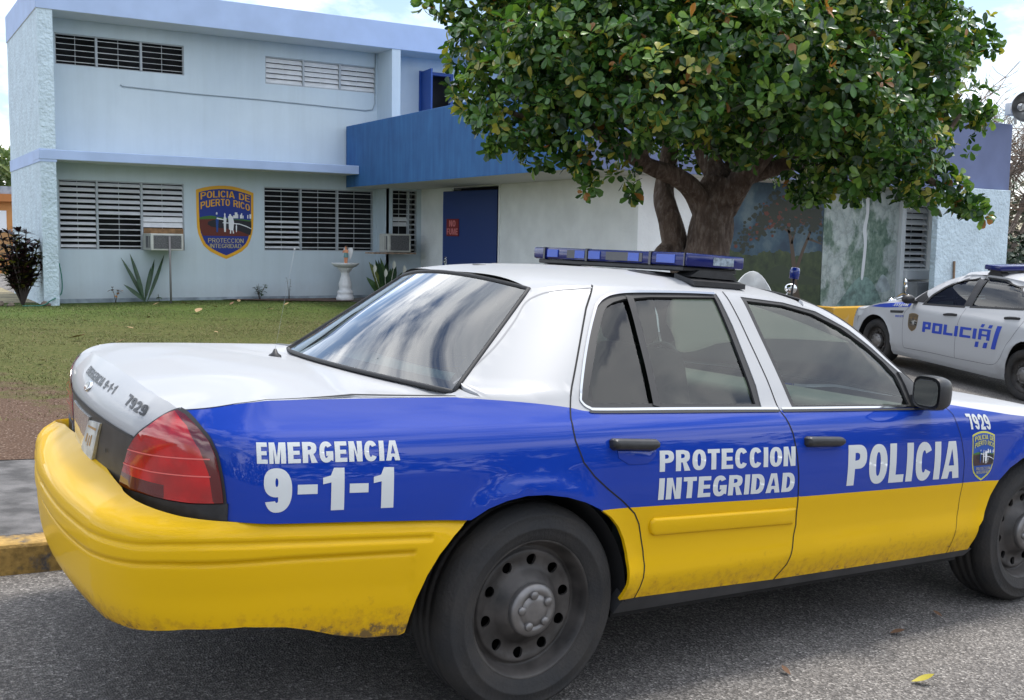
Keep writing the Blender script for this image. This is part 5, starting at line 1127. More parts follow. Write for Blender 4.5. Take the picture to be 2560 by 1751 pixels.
for sy in (1, -1):
    K = dict(sy=sy, h=.06, hb=.03)
    fe2 = panel('front_fender', wrap2, FW + [(.715,.25)] + FDE[::-1] + HL[1:] + [(-.40,.74),(-.44,.60),(-.42,.45)], P2, flange=.01, parent=CAR2, **K)
    fd2 = panel('front_door', wrap2, FDE + [(1.296,.366)] + GB[::-1] + tops(1.66, 1.29) + AP[::-1][1:], P2, holes=[FWIN], flange=.01, parent=CAR2, **K)
    rd2 = panel('rear_door', wrap2, GB + [(2.1,.38)] + RDE[::-1] + tops(2.8, 1.82), P2, holes=[RWIN], flange=.01, parent=CAR2, **K)
    panel('quarter_panel', wrap2, [(2.44,.39),(2.44,.24)] + RW + [(3.9,.40),(4.0,.75),(3.95,1.08),(3.5,1.14),(3.1,1.30),(2.85,1.40)] + RDE[1:-1], P2, flange=.01, parent=CAR2, **K)
    panel('sill_panel', wrap2, [(.394,.20),(2.44,.21),(2.68,.22),(2.44,.385),(1.78,.364),(1.296,.36),(.70,.338),(.40,.30)], P2, parent=CAR2, **K)
    for d, gw in ((fd2, FWIN), (rd2, RWIN)):
        panel('window_glass', wrap2, inset(resample(gw, .04), -.008), [G2], off=-.01, parent=d, **K)
        panel('window_frame', wrap2, inset(resample(gw, .04), -.016), [M_RUB], holes=[inset(resample(gw, .04), .012)], off=.002, parent=d, **K)
    panel('centre_pillar', wrap2, [(1.762,1.09),(1.862,1.098),(1.838,1.28),(1.812,1.478),(1.708,1.452),(1.742,1.28)], [M_BLACK], off=.003, parent=rd2, **K)
    strip(wrap2, GB[2:], .006, .001, sy=sy, name='door_seam', mats=[mat('seam_grey', (.10,.10,.11), .7)], parent=rd2); strip(wrap2, FDE, .006, .001, sy=sy, name='door_seam', mats=[MATS['seam_grey']], parent=fd2); strip(wrap2, RDE[2:], .006, .001, sy=sy, name='door_seam', mats=[MATS['seam_grey']], parent=rd2)
    strip(wrap2, [(.70,.341),(1.296,.363),(1.78,.367),(2.1,.378),(2.44,.388)], .005, .001, sy=sy, name='sill_seam', mats=[MATS['seam_grey']], parent=fd2)
    pad('door_handle', wrap2, [(1.474,.925),(1.72,.95),(1.715,.975),(1.63,.975),(1.56,.968),(1.474,.948)], .03, .01, [M_BLACK], sy=sy, parent=fd2); pad('door_handle', wrap2, [(2.557,1.015),(2.80,1.038),(2.80,1.062),(2.72,1.062),(2.64,1.055),(2.557,1.038)], .03, .01, [M_BLACK], sy=sy, parent=rd2)
    panel('fender_vent', wrap2, [(.347,.825),(.62,.852),(.643,.892),(.335,.862)], [M_BLACK], off=.003, parent=fe2, **K)
    panel('fender_band', wrap2, [(-.14,.862),(.064,.922),(.277,.962),(.5,.995),(.715,1.022),(.735,.985),(.72,.955),(.5,.925),(.2,.885)], [P2B], off=.002, parent=fe2, **K)
    def pt(s_, q, par, m, bold=.03, off=.0035):
        if sy < 0: q = [q[1], q[0], q[3], q[2]]
        lift_build('lettering', [text_bit(s_, wrap2, q, bold, off, sy=sy, n=6)], [m], par)
    pt('ESTATAL', [(.385,.928),(.692,.962),(.700,.998),(.395,.968)], fe2, M_DECAL, .05); pt('9025', [(.465,.772),(.652,.795),(.655,.825),(.47,.803)], fe2, P2B, .02)
    cf = lambda a, b: wrap2(.765 + a * .205, .605 + b * .272 + a * .012)
    m2 = [mat('crest_bronze', (.20,.13,.05), .5), mat('crest_dull', (.10,.075,.05), .5)]; q = crest_bits(cf, .0008, sy=sy, hb=.1, h=.3, swap=sy < 0, texts=True); lift_build('crest', q, [m2[0], m2[1], mat('crest_dull_green', (.05,.06,.035), .5), m2[1], M_INK, mat('crest_pale', (.5,.5,.48), .5), m2[1], m2[0]], fd2)
    # square block lettering POLICIA with slashes, built of bars
    bt = []
    def bar(pts): panel('x', wrap2, pts, None, sy=sy, h=.1, hb=.05, off=.003, join=bt)
    mx2 = lambda a: a if sy > 0 else 3.68 - a
    L0 = lambda x, f: (mx2(x), .640 + .05 * (x - 1.09) + f * (.150 - .008 * (x - 1.09)))
    def rect2(xa, xb, fa, fb): bar([L0(xa, fa), L0(xb, fa), L0(xb, fb), L0(xa, fb)][::1])
    t_ = .045
    x = 1.09; rect2(x, x + .062, 0, 1); rect2(x + .062, x + .17, .76, 1); rect2(x + .062, x + .17, .30, .53); rect2(x + .112, x + .17, .53, .76)
    x = 1.295; rect2(x, x + .20, .76, 1); rect2(x, x + .20, 0, .24); rect2(x, x + .062, .24, .76); rect2(x + .138, x + .20, .24, .76)
    x = 1.525; rect2(x, x + .062, .24, 1); rect2(x, x + .19, 0, .24)
    x = 1.742; rect2(x, x + .062, 0, 1)
    x = 1.846; rect2(x, x + .062, 0, 1); rect2(x + .062, x + .212, 0, .24); rect2(x + .062, x + .212, .76, 1)
    x = 2.094; rect2(x, x + .066, 0, 1)
    x = 2.200; rect2(x, x + .212, .86, 1.06); rect2(x, x + .060, 0, .86); rect2(x + .152, x + .212, 0, .86); rect2(x + .060, x + .152, .36, .56)
    for q in ([(2.214,.866),(2.267,.867),(2.285,.912),(2.226,.908)], [(2.352,.868),(2.413,.872),(2.428,.916),(2.364,.914)], [(2.152,.585),(2.217,.591),(2.225,.668),(2.163,.661)], [(2.301,.592),(2.375,.599),(2.387,.677),(2.318,.669)], [(2.453,.602),(2.529,.607),(2.585,.924),(2.505,.920)]): bar([(mx2(a), b) for a, b in q])
    lift_build('block_lettering', bt, [P2B], fd2)
    # mirror
    bm = bmesh.new(); bmesh.ops.create_uvsphere(bm, u_segments=20, v_segments=12, radius=1)
    for v in bm.verts: v.co = Vector((.80 + .075 * v.co.x, sy * (-.985 + .105 * v.co.y), 1.085 + .07 * v.co.z))
    box(bm, .76, .84, min(sy * -.93, sy * -.84), max(sy * -.93, sy * -.84), 1.02, 1.07, .01); from_bm('wing_mirror', bm, M_BLACK, CAR2, True)
    panel('mirror_sail', wrap2, [(.74,1.045),(.96,1.045),(1.0,1.12),(.86,1.20)], [M_RUB], off=.004, parent=CAR2, **K)
    for ax in (0, 3.009):
        bm = bmesh.new(); rg = [[bm.verts.new((ax + .405 * math.cos(a), -yy * sy, .345 + .40 * math.sin(a))) for a in np.linspace(0, math.pi, 24)] for yy in (.93, .58)]
        for k in range(23): bm.faces.new((rg[0][k], rg[0][k + 1], rg[1][k + 1], rg[1][k]))
        bm.faces.new(rg[1]); from_bm('wheel_well', bm, MATS['wheel_well_black'], CAR2, True)
fb = [(UM2,.22),(-.95,.22),(-.60,.23),(-.40,.27),(-.40,.40),(-.43,.50),(-.45,.60),(-.41,.74),(-.30,.80),(-.6,.79),(-.95,.78),(UM2,.78)]
mi2 = lambda P: [(2 * UM2 - a, b) for a, b in P]
f2 = panel('front_bumper', wrap2, fb + mi2(fb)[::-1][1:-1], P2, h=.07, flange=.03, parent=CAR2)
panel('grille', wrap2, [(UM2 - .4,.34),(UM2 + .4,.34),(UM2 + .42,.66),(UM2 - .42,.66)], [M_BLACK], off=.004, h=.1, parent=f2)
for s in (1, -1):
    panel('headlight', wrap2, [(-.52,.66),(-.34,.70),(-.30,.78),(-.55,.77),(-.80,.70),(-.75,.64)], [MATS['headlight_lens']], off=.004, h=.08, sy=s, parent=CAR2)
hz2 = PC([-.85,-.6,-.3,-.165,.052,.381,.72],[.76,.79,.81,.868,.943,1.002,1.05])
def hood2(x, y): return np.stack([x, y, hz2(x) + .05 * (1 - (np.clip(np.abs(y) / .85, 0, 1)) ** 2.4) * sm((x + .9) / .5)], -1)
hp = [tuple(wrap2(np.array([a]), np.array([b]))[0][:2]) for a, b in [(UM2,.78),(-.95,.78),(-.6,.79)] + HL[::-1]]
panel('hood', hood2, hp + [(.62,-.4),(.57,0),(.62,.4)] + [(a, -b) for a, b in hp[::-1][:-1]], P2, h=.08, parent=CAR2)
def ws2(u, v):
    z0 = 1.05 + v * .418; xw = np.interp(z0, [p[1] for p in AP], [p[0] for p in AP]); b = 1 - u * u; return np.stack([xw - (.16 - .08 * v) * b, u * side_w2(xw, z0), z0 + .035 * v * b], -1)
panel('windscreen', ws2, [(-1,-.02),(1,-.02),(1,1),(-1,1)], [G2], h=.15, hb=.06, flip=True, parent=CAR2)
def roof2(x, y):
    ze = TOP2(x); ye = side_w2(x, ze); a = np.minimum(np.abs(y) / ye, 1.02); return np.stack([x, y, ze + .045 * (1 - a ** 3.2)], -1)
rx2 = [(x, -float(side_w2(x, TOP2(x)))) for x in np.linspace(1.29, 2.85, 16)]
panel('roof', roof2, rx2 + [(2.9, -.3),(2.92,0),(2.9,.3)] + [(a, -b) for a, b in rx2[::-1]] + [(1.23,.3),(1.21,0),(1.23,-.3)], P2, h=.08, parent=CAR2)
bm = bmesh.new(); vs = [bm.verts.new(c) for c in ((2.85,-.56,1.40),(2.85,.56,1.40),(3.5,.70,1.14),(3.5,-.70,1.14))]; bm.faces.new(vs); from_bm('rear_window', bm, G2, CAR2)
bm = bmesh.new(); box(bm, 3.48, 4.0, -.80, .80, .45, 1.12, .05); from_bm('trunk', bm, P2[0], CAR2)
bm = bmesh.new(); box(bm, .5, 3.6, -.80, .80, .24, .95); box(bm, -.6, .6, -.56, .56, .24, .70); box(bm, 2.5, 3.45, -.62, .62, .9, 1.08); from_bm('underbody', bm, M_GAP, CAR2)
for y in (-.38, .38):
    bm = bmesh.new(); box(bm, 1.72, 1.86, y - .24, y + .24, .8, 1.18, .05); box(bm, 1.78, 1.88, y - .13, y + .13, 1.18, 1.38, .04); from_bm('front_seat', bm, M_IN, CAR2, True)
bm = bmesh.new(); mt = Matrix.Translation((1.28, -.38, 1.06)) @ Matrix.Rotation(R(64), 4, 'Y'); tube(bm, [mt @ Vector((.185 * math.cos(t), .185 * math.sin(t), 0)) for t in np.linspace(0, 6.2832, 29)], .015, 6); box(bm, -.05, .05, -.16, .16, -.02, .02, .008, mtx=mt); from_bm('steering_wheel', bm, M_IN, CAR2, True)
bm = bmesh.new(); box(bm, .75, 1.15, -.75, .75, .85, 1.03, .05); from_bm('dashboard', bm, M_IN, CAR2, True)
for x in (.03, 3.02):
    for sy in (1, -1):
        y = -.905; bm = bmesh.new(); lathe(bm, [(.215,y+.02),(.235,y-.005),(.29,y-.016),(.325,y-.006),(.338,y+.02),(.345,y+.05),(.345,y+.18),(.335,y+.21),(.215,y+.21)], 44, 'Y')
        for v in bm.verts: v.co.x += x; v.co.y *= sy; v.co.z += .343
        bmesh.ops.recalc_face_normals(bm, faces=bm.faces[:]); w = from_bm('wheel', bm, M_TYRE, CAR2, True)
        bm = bmesh.new(); lathe(bm, [(.218,y+.0),(.212,y+.02),(.195,y+.055),(.17,y+.05),(.14,y+.045),(.128,y+.07),(.0005,y+.07)], 40, 'Y')
        for k in range(10):
            a = k * .6283; box(bm, .13, .175, -.018, .018, 0, .006, mtx=Matrix(((math.cos(a),-math.sin(a),0,0),(0,0,1,y+.038),(math.sin(a),math.cos(a),0,0),(0,0,0,1))))
        for v in bm.verts: v.co.x += x; v.co.y *= sy; v.co.z += .343
        bmesh.ops.recalc_face_normals(bm, faces=bm.faces[:]); from_bm('rim', bm, M_RIM, w, True)
        bm = bmesh.new(); lathe(bm, [(.112,y+.05),(.112,y+.005),(.10,y-.005),(.085,y-.002),(.075,y-.012),(.03,y-.016),(.0005,y-.016)], 32, 'Y')
        for k in range(8):
            a = k * .785; lathe(bm, [(.012,y+.0),(.011,y-.014),(.0005,y-.016)], 8, 'Y', mtx=Matrix.Translation((.093 * math.cos(a), 0, .093 * math.sin(a))))
        for v in bm.verts: v.co.x += x; v.co.y *= sy; v.co.z += .343
        bmesh.ops.recalc_face_normals(bm, faces=bm.faces[:]); from_bm('hub_cap', bm, M_CAP, w, True)
l2 = bpy.data.objects.new('light_bar', None); COL.objects.link(l2); l2.parent = CAR2
bm = bmesh.new(); box(bm, LB2X, LB2X + .30, -.54, .54, 1.605, 1.672, .014); o = from_bm('lens', bm, m_bl, l2, True); smooth_by_angle(o, 30)
bm = bmesh.new(); box(bm, LB2X + .02, LB2X + .28, -.50, .50, 1.588, 1.604, .004); from_bm('base_rail', bm, M_BLACK, l2)
for y in (-.42, .42):
    bm = bmesh.new(); prism(bm, [(LB2X,1.53),(LB2X+.30,1.53),(LB2X+.24,1.59),(LB2X+.06,1.59)], y - .06, y + .06, lambda a, b, d: Vector((a, d, b))); from_bm('mounting_foot', bm, M_BLACK, l2)
# ---------------------------------------------------------------- things about the yard
def gl(x, y): return float(lawn_z(np.array(float(x)), np.array(float(y))))
# window air conditioners
def aircon(x0, x1, y0, y1, z0, z1, label, rz=0):
    t = thing('air_conditioner', label, 'air conditioner', ((x0 + x1) / 2, (y0 + y1) / 2, Z(z0)), rz, 'window air conditioners'); w, d, h = (x1 - x0) / 2, (y1 - y0) / 2, z1 - z0
    bm = bmesh.new(); box(bm, -w, w, -d, d, 0, h, .012); from_bm('casing', bm, mat('casing_ivory', (.50,.50,.46), .55, noise=.12, nscale=5), t)
    bm = bmesh.new()
    for i in range(18):
        z = .05 + i * (h - .1) / 17; box(bm, -w + .06, w - .05, -d - .006, -d + .02, z - .005, z + .002)
    box(bm, -w + .05, w - .04, -d - .003, -d + .01, .035, h - .035); from_bm('grille', bm, mat('grille_grey', (.13,.13,.135), .7, noise=.3, nscale=40), t)
    bm = bmesh.new(); box(bm, -w - .003, -w + .01, -d + .06, -d + .14, .05, h - .05); box(bm, -w - .003, -w + .01, -d + .20, d - .3, .05, h - .05); from_bm('side_grille', bm, MATS['grille_grey'], t)
    return t
aircon(4.985, 5.62, 22.06, 22.80, -.345, -.01, 'ivory window air conditioner on a pole in the left lower window')
aircon(9.96, 10.50, 21.70, 22.19, -.33, .07, 'ivory window air conditioner on a plank beside the canopy corner')
bm = bmesh.new(); box(bm, 9.62, 10.62, 21.66, 22.19, Z(-.375), Z(-.34), .005); tag(from_bm('plank', bm, mat('weathered_plank', (.30,.22,.16), .9, noise=.4, nscale=12)), 'weathered plank under the right hand air conditioner', 'plank')
bm = bmesh.new(); tube(bm, [(5.35,22.03,gl(5.35,22.0)-.02),(5.34,22.03,Z(-.06))], .021, 8); tag(from_bm('pole', bm, mat('pole_grey', (.20,.19,.19), .7), None, True), 'thin grey pole propping the left air conditioner', 'pole')
# hose on the side wall
bm = bmesh.new(); g0 = gl(3.2, 22); tube(bm, spline([(3.36,22.6,Z(-.62)),(3.38,22.5,Z(-.85)),(3.38,22.45,Z(-1.1)),(3.3,22.2,Z(-1.22)),(3.1,22.0,g0+.10),(2.95,21.95,g0+.02),(2.6,21.9,g0+.015)], 6).tolist(), .012, 6)
tag(from_bm('garden_hose', bm, mat('hose_green', (.02,.16,.12), .5), None, True), 'green garden hose hanging at the left wall corner', 'hose')
# fountain with the angel
fx, fy = 9.12, 22.12; fz = gl(fx, fy) + .01
M_PLAS = mat('white_plaster', (.74,.74,.74), .6, noise=.05, nscale=20)
t = thing('bird_bath', 'white plaster bird bath with fluted bowl near the blue canopy', 'bird bath', (fx, fy, fz))
bm = bmesh.new(); fl_ = lambda a, r, h: 1 + .03 * math.cos(8 * a) * (.3 < h < .62)
lathe(bm, [(0,0),(.19,0),(.195,.06),(.18,.10),(.165,.12),(.165,.155),(.178,.18),(.165,.205),(.13,.24),(.14,.30),(.145,.36),(.12,.44),(.095,.54),(.09,.60),(.115,.64),(.15,.68),(.16,.70),(.17,.72),(0,.72)], 48, wob=fl_); from_bm('pedestal', bm, M_PLAS, t, True)
bm = bmesh.new(); sc = lambda a, r, h: 1 + .035 * abs(math.sin(9 * a)) * (r > .2)
lathe(bm, [(0,.715),(.16,.715),(.24,.745),(.285,.79),(.30,.82),(.285,.822),(.22,.78),(.12,.76),(0,.757)], 72, wob=sc); from_bm('bowl', bm, M_PLAS, t, True)
ang = thing('angel_figurine', 'small painted winged angel standing on the bird bath', 'figurine', (fx + .02, fy, fz + .757), R(-55))
def skin_body(name, joints, bones, m, parent, sub=2):
    me = bpy.data.meshes.new(name); me.from_pydata([j[:3] for j in joints], bones, []); o = link(name, me, None, parent)
    md = o.modifiers.new('skin', 'SKIN'); sv = me.skin_vertices[0].data
    for v, j in zip(sv, joints): v.radius = (j[3], j[3] if len(j) < 5 else j[4])
    sv[0].use_root = True; s = o.modifiers.new('sub', 'SUBSURF'); s.levels = s.render_levels = sub
    dg = bpy.context.evaluated_depsgraph_get(); n = bpy.data.meshes.new_from_object(o.evaluated_get(dg)); o.modifiers.clear(); o.data = n; n.materials.clear()
    for mm in m: n.materials.append(mm)
    for p in n.polygons: p.use_smooth = True
    return o
J = [(0,0,.225,.040,.03),(0,0,.27,.036,.028),(0,0,.325,.046,.032),(0,0,.352,.022),(0,0,.372,.018),(0,-.004,.40,.030),(0,-.002,.425,.024),
     (.045,0,.335,.018),(.062,-.03,.285,.015),(.02,-.055,.31,.012),(-.045,0,.335,.018),(-.062,-.03,.285,.015),(-.02,-.055,.315,.012),
     (.022,0,.19,.028),(.024,-.012,.11,.022),(.020,.004,.03,.015),(.022,-.02,.008,.013),(-.022,0,.19,.028),(-.022,.0,.11,.022),(-.024,.01,.03,.015),(-.024,-.014,.008,.013)]
Bn = [(0,1),(1,2),(2,3),(3,4),(4,5),(5,6),(2,7),(7,8),(8,9),(2,10),(10,11),(11,12),(0,13),(13,14),(14,15),(15,16),(0,17),(17,18),(18,19),(19,20)]
skin_body('body', J, Bn, [mat('painted_skin', srgb(222,150,110)[:3], .55)], ang)
bm = bmesh.new(); lathe(bm, [(.041,.285),(.046,.25),(.05,.215),(.054,.185),(.05,.182)], 20); from_bm('loincloth', bm, mat('cloth_teal', srgb(110,150,150)[:3], .7), ang, True)
bm = bmesh.new(); bmesh.ops.create_uvsphere(bm, u_segments=14, v_segments=10, radius=.033, matrix=Matrix.Translation((0,.008,.416)) @ Matrix.Scale(.9, 4, (0,0,1))); from_bm('hair', bm, mat('hair_brown', (.06,.03,.018), .7), ang, True)
for s in (1, -1):
    bm = bmesh.new(); wp_ = [(.01,.34),(.05,.385),(.10,.40),(.135,.385),(.15,.34),(.145,.28),(.12,.21),(.09,.15),(.075,.14),(.07,.20),(.05,.26),(.02,.30)]
    prism(bm, [tuple(p) for p in spline(wp_, 3, True)], 0, .012, lambda a, b, d: Vector((s * a * .8, .035 + .35 * a + d, b))); from_bm('wing', bm, M_PLAS, ang)
# leaf makers
def leaf_bm(bm, base, d, up, L, W, mi=0, fold=.18, curl=.15, segs=3, wide=.62):
    """a leaf blade: widest at 'wide' of its length, folded along the rib"""
    d = d.normalized(); s = d.cross(up)
    if s.length < 1e-4: s = Vector((1, 0, 0))
    s.normalize(); n = s.cross(d).normalized(); prev = None
    prof = [(0, .10)] + [((i + 1) / (segs + 1), None) for i in range(segs)] + [(1, .0)]
    for t, w in prof:
        if w is None: w = math.sin(math.pi * min(1, t / (2 * wide)) if t < wide else math.pi / 2 + (t - wide) / (1 - wide) * math.pi / 2 * .92)
        c = base + d * (L * t) + n * (-curl * L * t * t); h = W * .5 * w
        if t == 1: cur = (bm.verts.new(c),)
        else: cur = (bm.verts.new(c - s * h + n * fold * h), bm.verts.new(c), bm.verts.new(c + s * h + n * fold * h))
        if prev:
            fs = [(prev[0], prev[1], cur[0]), (prev[1], prev[2], cur[0])] if len(cur) == 1 else [(prev[0], prev[1], cur[1], cur[0]), (prev[1], prev[2], cur[2], cur[1])]
            for q in fs: f = bm.faces.new(q); f.material_index = mi; f.smooth = True
        prev = cur
def strap_plant(name, loc, n, L, W, mats_, label, cat, lean=(.25, .9), seed=1, group=None, azs=None):
    rr = random.Random(seed); t = thing(name, label, cat, loc, 0, group); bm = bmesh.new()
    for i in range(n):
        az = azs[i][0] if azs else rr.uniform(0, 6.28); ln = azs[i][1] if azs else rr.uniform(*lean); l = L * (azs[i][2] if azs else rr.uniform(.6, 1))
        d = Vector((math.cos(az) * ln, math.sin(az) * ln * .6, 1)); leaf_bm(bm, Vector((rr.uniform(-.03,.03), rr.uniform(-.03,.03), 0)), d, Vector((0,-1,.25)), l, W * rr.uniform(.8,1.1), rr.randrange(len(mats_)), .3, rr.uniform(.05,.35), 5, .45)
    from_bm('leaves', bm, mats_, t, True); return t
G1m = mat('leaf_deep_green', (.022,.060,.020), .45, noise=.3, nscale=10); G2m = mat('leaf_mid_green', (.050,.110,.028), .45, noise=.3, nscale=10); G3m = mat('leaf_yellow_green', (.16,.19,.045), .45, noise=.25, nscale=10)
strap_plant('lily_plant', (4.97,22.55,gl(4.97,22.5)), 6, 1.02, .085, [G1m], 'dark green strap leaved lily between dry seedling and pole', 'plant', azs=[(3.0,.42,.98),(2.9,.22,1.0),(.1,.22,.72),(.1,.42,1.05),(3.1,1.1,.55),(.05,.30,.9)], seed=3)
def small_plant(name, loc, h, n, mats_, label, cat, L=.10, W=.05, seed=1, spread=.16, stems=3):
    rr = random.Random(seed); t = thing(name, label, cat, loc); bs = bmesh.new(); bl = bmesh.new()
    for s_ in range(stems):
        az = rr.uniform(0, 6.28); sp = rr.uniform(.2, 1) * spread; P = [Vector((0,0,0)), Vector((math.cos(az)*sp*.4, math.sin(az)*sp*.4, h*.5)), Vector((math.cos(az)*sp, math.sin(az)*sp, h*rr.uniform(.75,1)))]
        tube(bs, P, [.007,.005,.003], 5)
        for k in range(n // stems):
            u = rr.uniform(.35, 1); c = P[0].lerp(P[1], u*2) if u < .5 else P[1].lerp(P[2], u*2-1); a = rr.uniform(0, 6.28)
            leaf_bm(bl, c, Vector((math.cos(a), math.sin(a), rr.uniform(-.3,.6))), Vector((0,0,1)), L*rr.uniform(.6,1.1), W, rr.randrange(len(mats_)), .2, .25, 3, .5)
    from_bm('stem', bs, mat('stem_brown', (.07,.05,.03), .8), t); from_bm('leaves', bl, mats_, t, True); return t
small_plant('seedling', (4.40,22.60,gl(4.4,22.6)), .34, 10, [mat('leaf_dry_orange', (.30,.14,.035), .7), mat('leaf_dry_brown', (.14,.07,.03), .8)], 'dry brown seedling standing left of the lily', 'plant', .12, .06, 5, .14, 2)
small_plant('weed', (5.24,22.55,gl(5.24,22.5)+.25), .18, 9, [G2m, G3m], 'pale green weed climbing beside the grey pole', 'plant', .10, .05, 7, .08, 2).location.z = gl(5.24, 22.5)
small_plant('green_shrub', (7.36,22.60,gl(7.36,22.6)), .38, 40, [G2m, G1m], 'little leafy green shrub under the crest', 'shrub', .11, .06, 9, .24, 6)
small_plant('twig_plant', (7.98,22.5,gl(7.98,22.5)), .55, 6, [mat('leaf_grey', (.09,.09,.07), .8)], 'thin bare twig plant left of the bird bath', 'plant', .07, .025, 12, .07, 2)
t = strap_plant('peace_lily', (10.0,21.95,gl(9.3,21.9)), 34, .95, .17, [G1m, G2m, G2m, G3m], 'bushy green peace lily with white flowers below the plank', 'plant', (.15, .75), 21)
for (x, z) in ((-.36,.62),(-.10,.52),(.1,.70),(.35,.60)):
    bm = bmesh.new(); tube(bm, [(x * .3, -.1, .05), (x, -.22, z)], .005, 5); leaf_bm(bm, Vector((x,-.22,z)), Vector((.1,0,1)), Vector((0,-1,0)), .2, .09, 0, .4, .1, 3, .5)
    from_bm('flower', bm, mat('petal_white', (.72,.72,.62), .6), t, True)
# croton bush by the left corner
rr = random.Random(31); bx, by = 2.66, 22.35; bz = gl(bx, by); t = thing('croton_bush', 'dark purple croton bush at the left corner of the station', 'bush', (bx, by, bz)); bs = bmesh.new(); bl = bmesh.new()
for i in range(30):
    az = rr.uniform(0, 6.28); sp = rr.uniform(.05, .46); hz = rr.uniform(.75, 1.62) - sp * .35; P = spline([(0,0,0),(math.cos(az)*sp*.35, math.sin(az)*sp*.35, hz*.4),(math.cos(az)*sp, math.sin(az)*sp, hz)], 6)
    tube(bs, P.tolist(), [.022 - .014 * k / len(P) for k in range(len(P))], 5)
    for k in range(64):
        u = rr.uniform(.42, 1) ** .8; c = Vector(P[min(len(P) - 1, int(u * (len(P) - 1)))]); a = rr.uniform(0, 6.28)
        leaf_bm(bl, c, Vector((math.cos(a), math.sin(a), rr.uniform(.1, 1.2))), Vector((0,0,1)), rr.uniform(.13,.23), rr.uniform(.05,.085), rr.choice([0,0,0,1,1,2,3]), .2, .3, 2, .5)
from_bm('branches', bs, mat('croton_bark', (.055,.042,.035), .9), t); from_bm('leaves', bl, [mat('croton_dark', (.030,.014,.016), .45), mat('croton_purple', (.060,.020,.026), .45), mat('croton_green', (.045,.060,.014), .45), mat('croton_yellow', (.19,.18,.03), .45)], t, True)
for i, (dx, dy, s) in enumerate(((-.45,-.25,.10),(-.25,-.35,.07),(.35,-.3,.09))):
    bm = bmesh.new(); bmesh.ops.create_icosphere(bm, subdivisions=3, radius=s)
    for v in bm.verts: v.co *= 1 + .25 * math.sin(v.co.x * 31 + i) * math.sin(v.co.y * 27 + v.co.z * 19); v.co.z *= .6
    o = tag(from_bm('rock', bm, mat('rock_brown', (.14,.11,.085), .9, noise=.4, nscale=9), None, True), ['brown stone left of the croton bush', 'smaller brown stone before the croton bush', 'brown stone right of the croton bush, by the corner'][i], 'stone', 'stones round the croton bush'); o.location = (bx + dx, by + dy, gl(bx + dx, by + dy) + s * .3)
# orange house and far trees on the left
ob = thing('orange_house', 'orange low house beyond the left corner of the station', 'house', (0, 0, 0))
bm = bmesh.new(); box(bm, -6, 4.95, 43.6, 50, Z(-2.0), Z(1.05)); from_bm('wall', bm, mat('orange_wall', (.52,.235,.075), .8, noise=.06, nscale=1), ob)
bm = bmesh.new(); box(bm, -6.2, 5.08, 43.3, 50.2, Z(1.05), Z(1.32)); from_bm('fascia', bm, mat('orange_fascia', (.44,.17,.05), .8), ob)
bm = bmesh.new(); box(bm, -6.2, 5.08, 43.4, 50.2, Z(1.325), Z(1.6)); from_bm('roof', bm, mat('grey_metal_roof', (.30,.33,.38), .5, noise=.2, nscale=6), ob)
bm = bmesh.new(); box(bm, 3.3, 4.72, 43.56, 43.62, Z(-.05), Z(.72)); from_bm('window', bm, mat('window_white', (.75,.78,.82), .4), ob)
bm = bmesh.new(); box(bm, 2.6, 4.85, 43.565, 43.61, Z(-.9), Z(-.06)); from_bm('wall_panel', bm, mat('ochre_panel', (.40,.22,.09), .8), ob)
# ---------------------------------------------------------------- floodlight, planter, motorcycles, litter
MB1, MB1R = (8.26, 8.38, float(lawn_z(np.array(8.26), np.array(8.38)))), R(60)
MB2, MB2R = (16.72, 12.0, float(road_z(np.array(16.72), np.array(12.0)))), R(128)
t = thing('floodlight', 'round grey floodlight bowl on the right end of the canopy roof', 'lamp', (19.30, 13.25, Z(2.43)))
mt = Matrix.Translation((0, -.30, .26)) @ Vector((-.55, -.83, -.10)).to_track_quat('Z', 'Y').to_matrix().to_4x4()
bm = bmesh.new(); lathe(bm, [(.29,.06),(.282,.055),(.25,-.06),(.19,-.15),(.12,-.20),(.07,-.215),(.07,-.235),(.13,-.215),(.20,-.165),(.262,-.065),(.292,.05),(.29,.06)], 40, mtx=mt); from_bm('reflector', bm, mat('dull_aluminium', (.36,.36,.36), .32, metal=.9, noise=.2, nscale=6), t, True)
bm = bmesh.new(); lathe(bm, [(.05,-.20),(.052,-.12),(.065,-.06),(.055,-.01),(.02,.015),(.0005,.018)], 18, mtx=mt); from_bm('bulb', bm, mat('bulb_glass', (.6,.6,.58), .1, coat=1), t, True)
bm = bmesh.new(); tube(bm, [mt @ Vector((0,0,-.22)), (.30,.12,.30)], .055, 10); tube(bm, [(.30,.12,.30),(.30,.10,-.02)], .03, 8); box(bm, .16, .44, .02, .26, .16, .40, .02); from_bm('bracket', bm, mat('bracket_white', (.6,.6,.58), .5), t, True)
def asp(x, y): return float(road_z(np.array(float(x)), np.array(float(y))))
bm = bmesh.new(); box(bm, 14.25, 15.95, 12.9, 13.15, asp(14.9,13) - .1, Z(-1.075), .015); box(bm, 14.25, 14.45, 13.15, 13.9, asp(14.9,13) - .1, Z(-1.075), .015); tag(from_bm('planter_wall', bm, mat('planter_yellow', (.60,.33,.03), .8, col2=(.50,.42,.30), nscale=3, ramp=(.28,.42))), 'low worn yellow planter wall below the waterfall painting', 'planter')
bm = bmesh.new(); tube(bm, [(17.95,13.28,asp(17.9,13.2)),(17.93,13.31,Z(-.28))], .022, 8); tag(from_bm('stick', bm, mat('stick_brown', (.16,.10,.06), .8), None, True), 'brown stick leaning on the rough screen wall', 'stick')
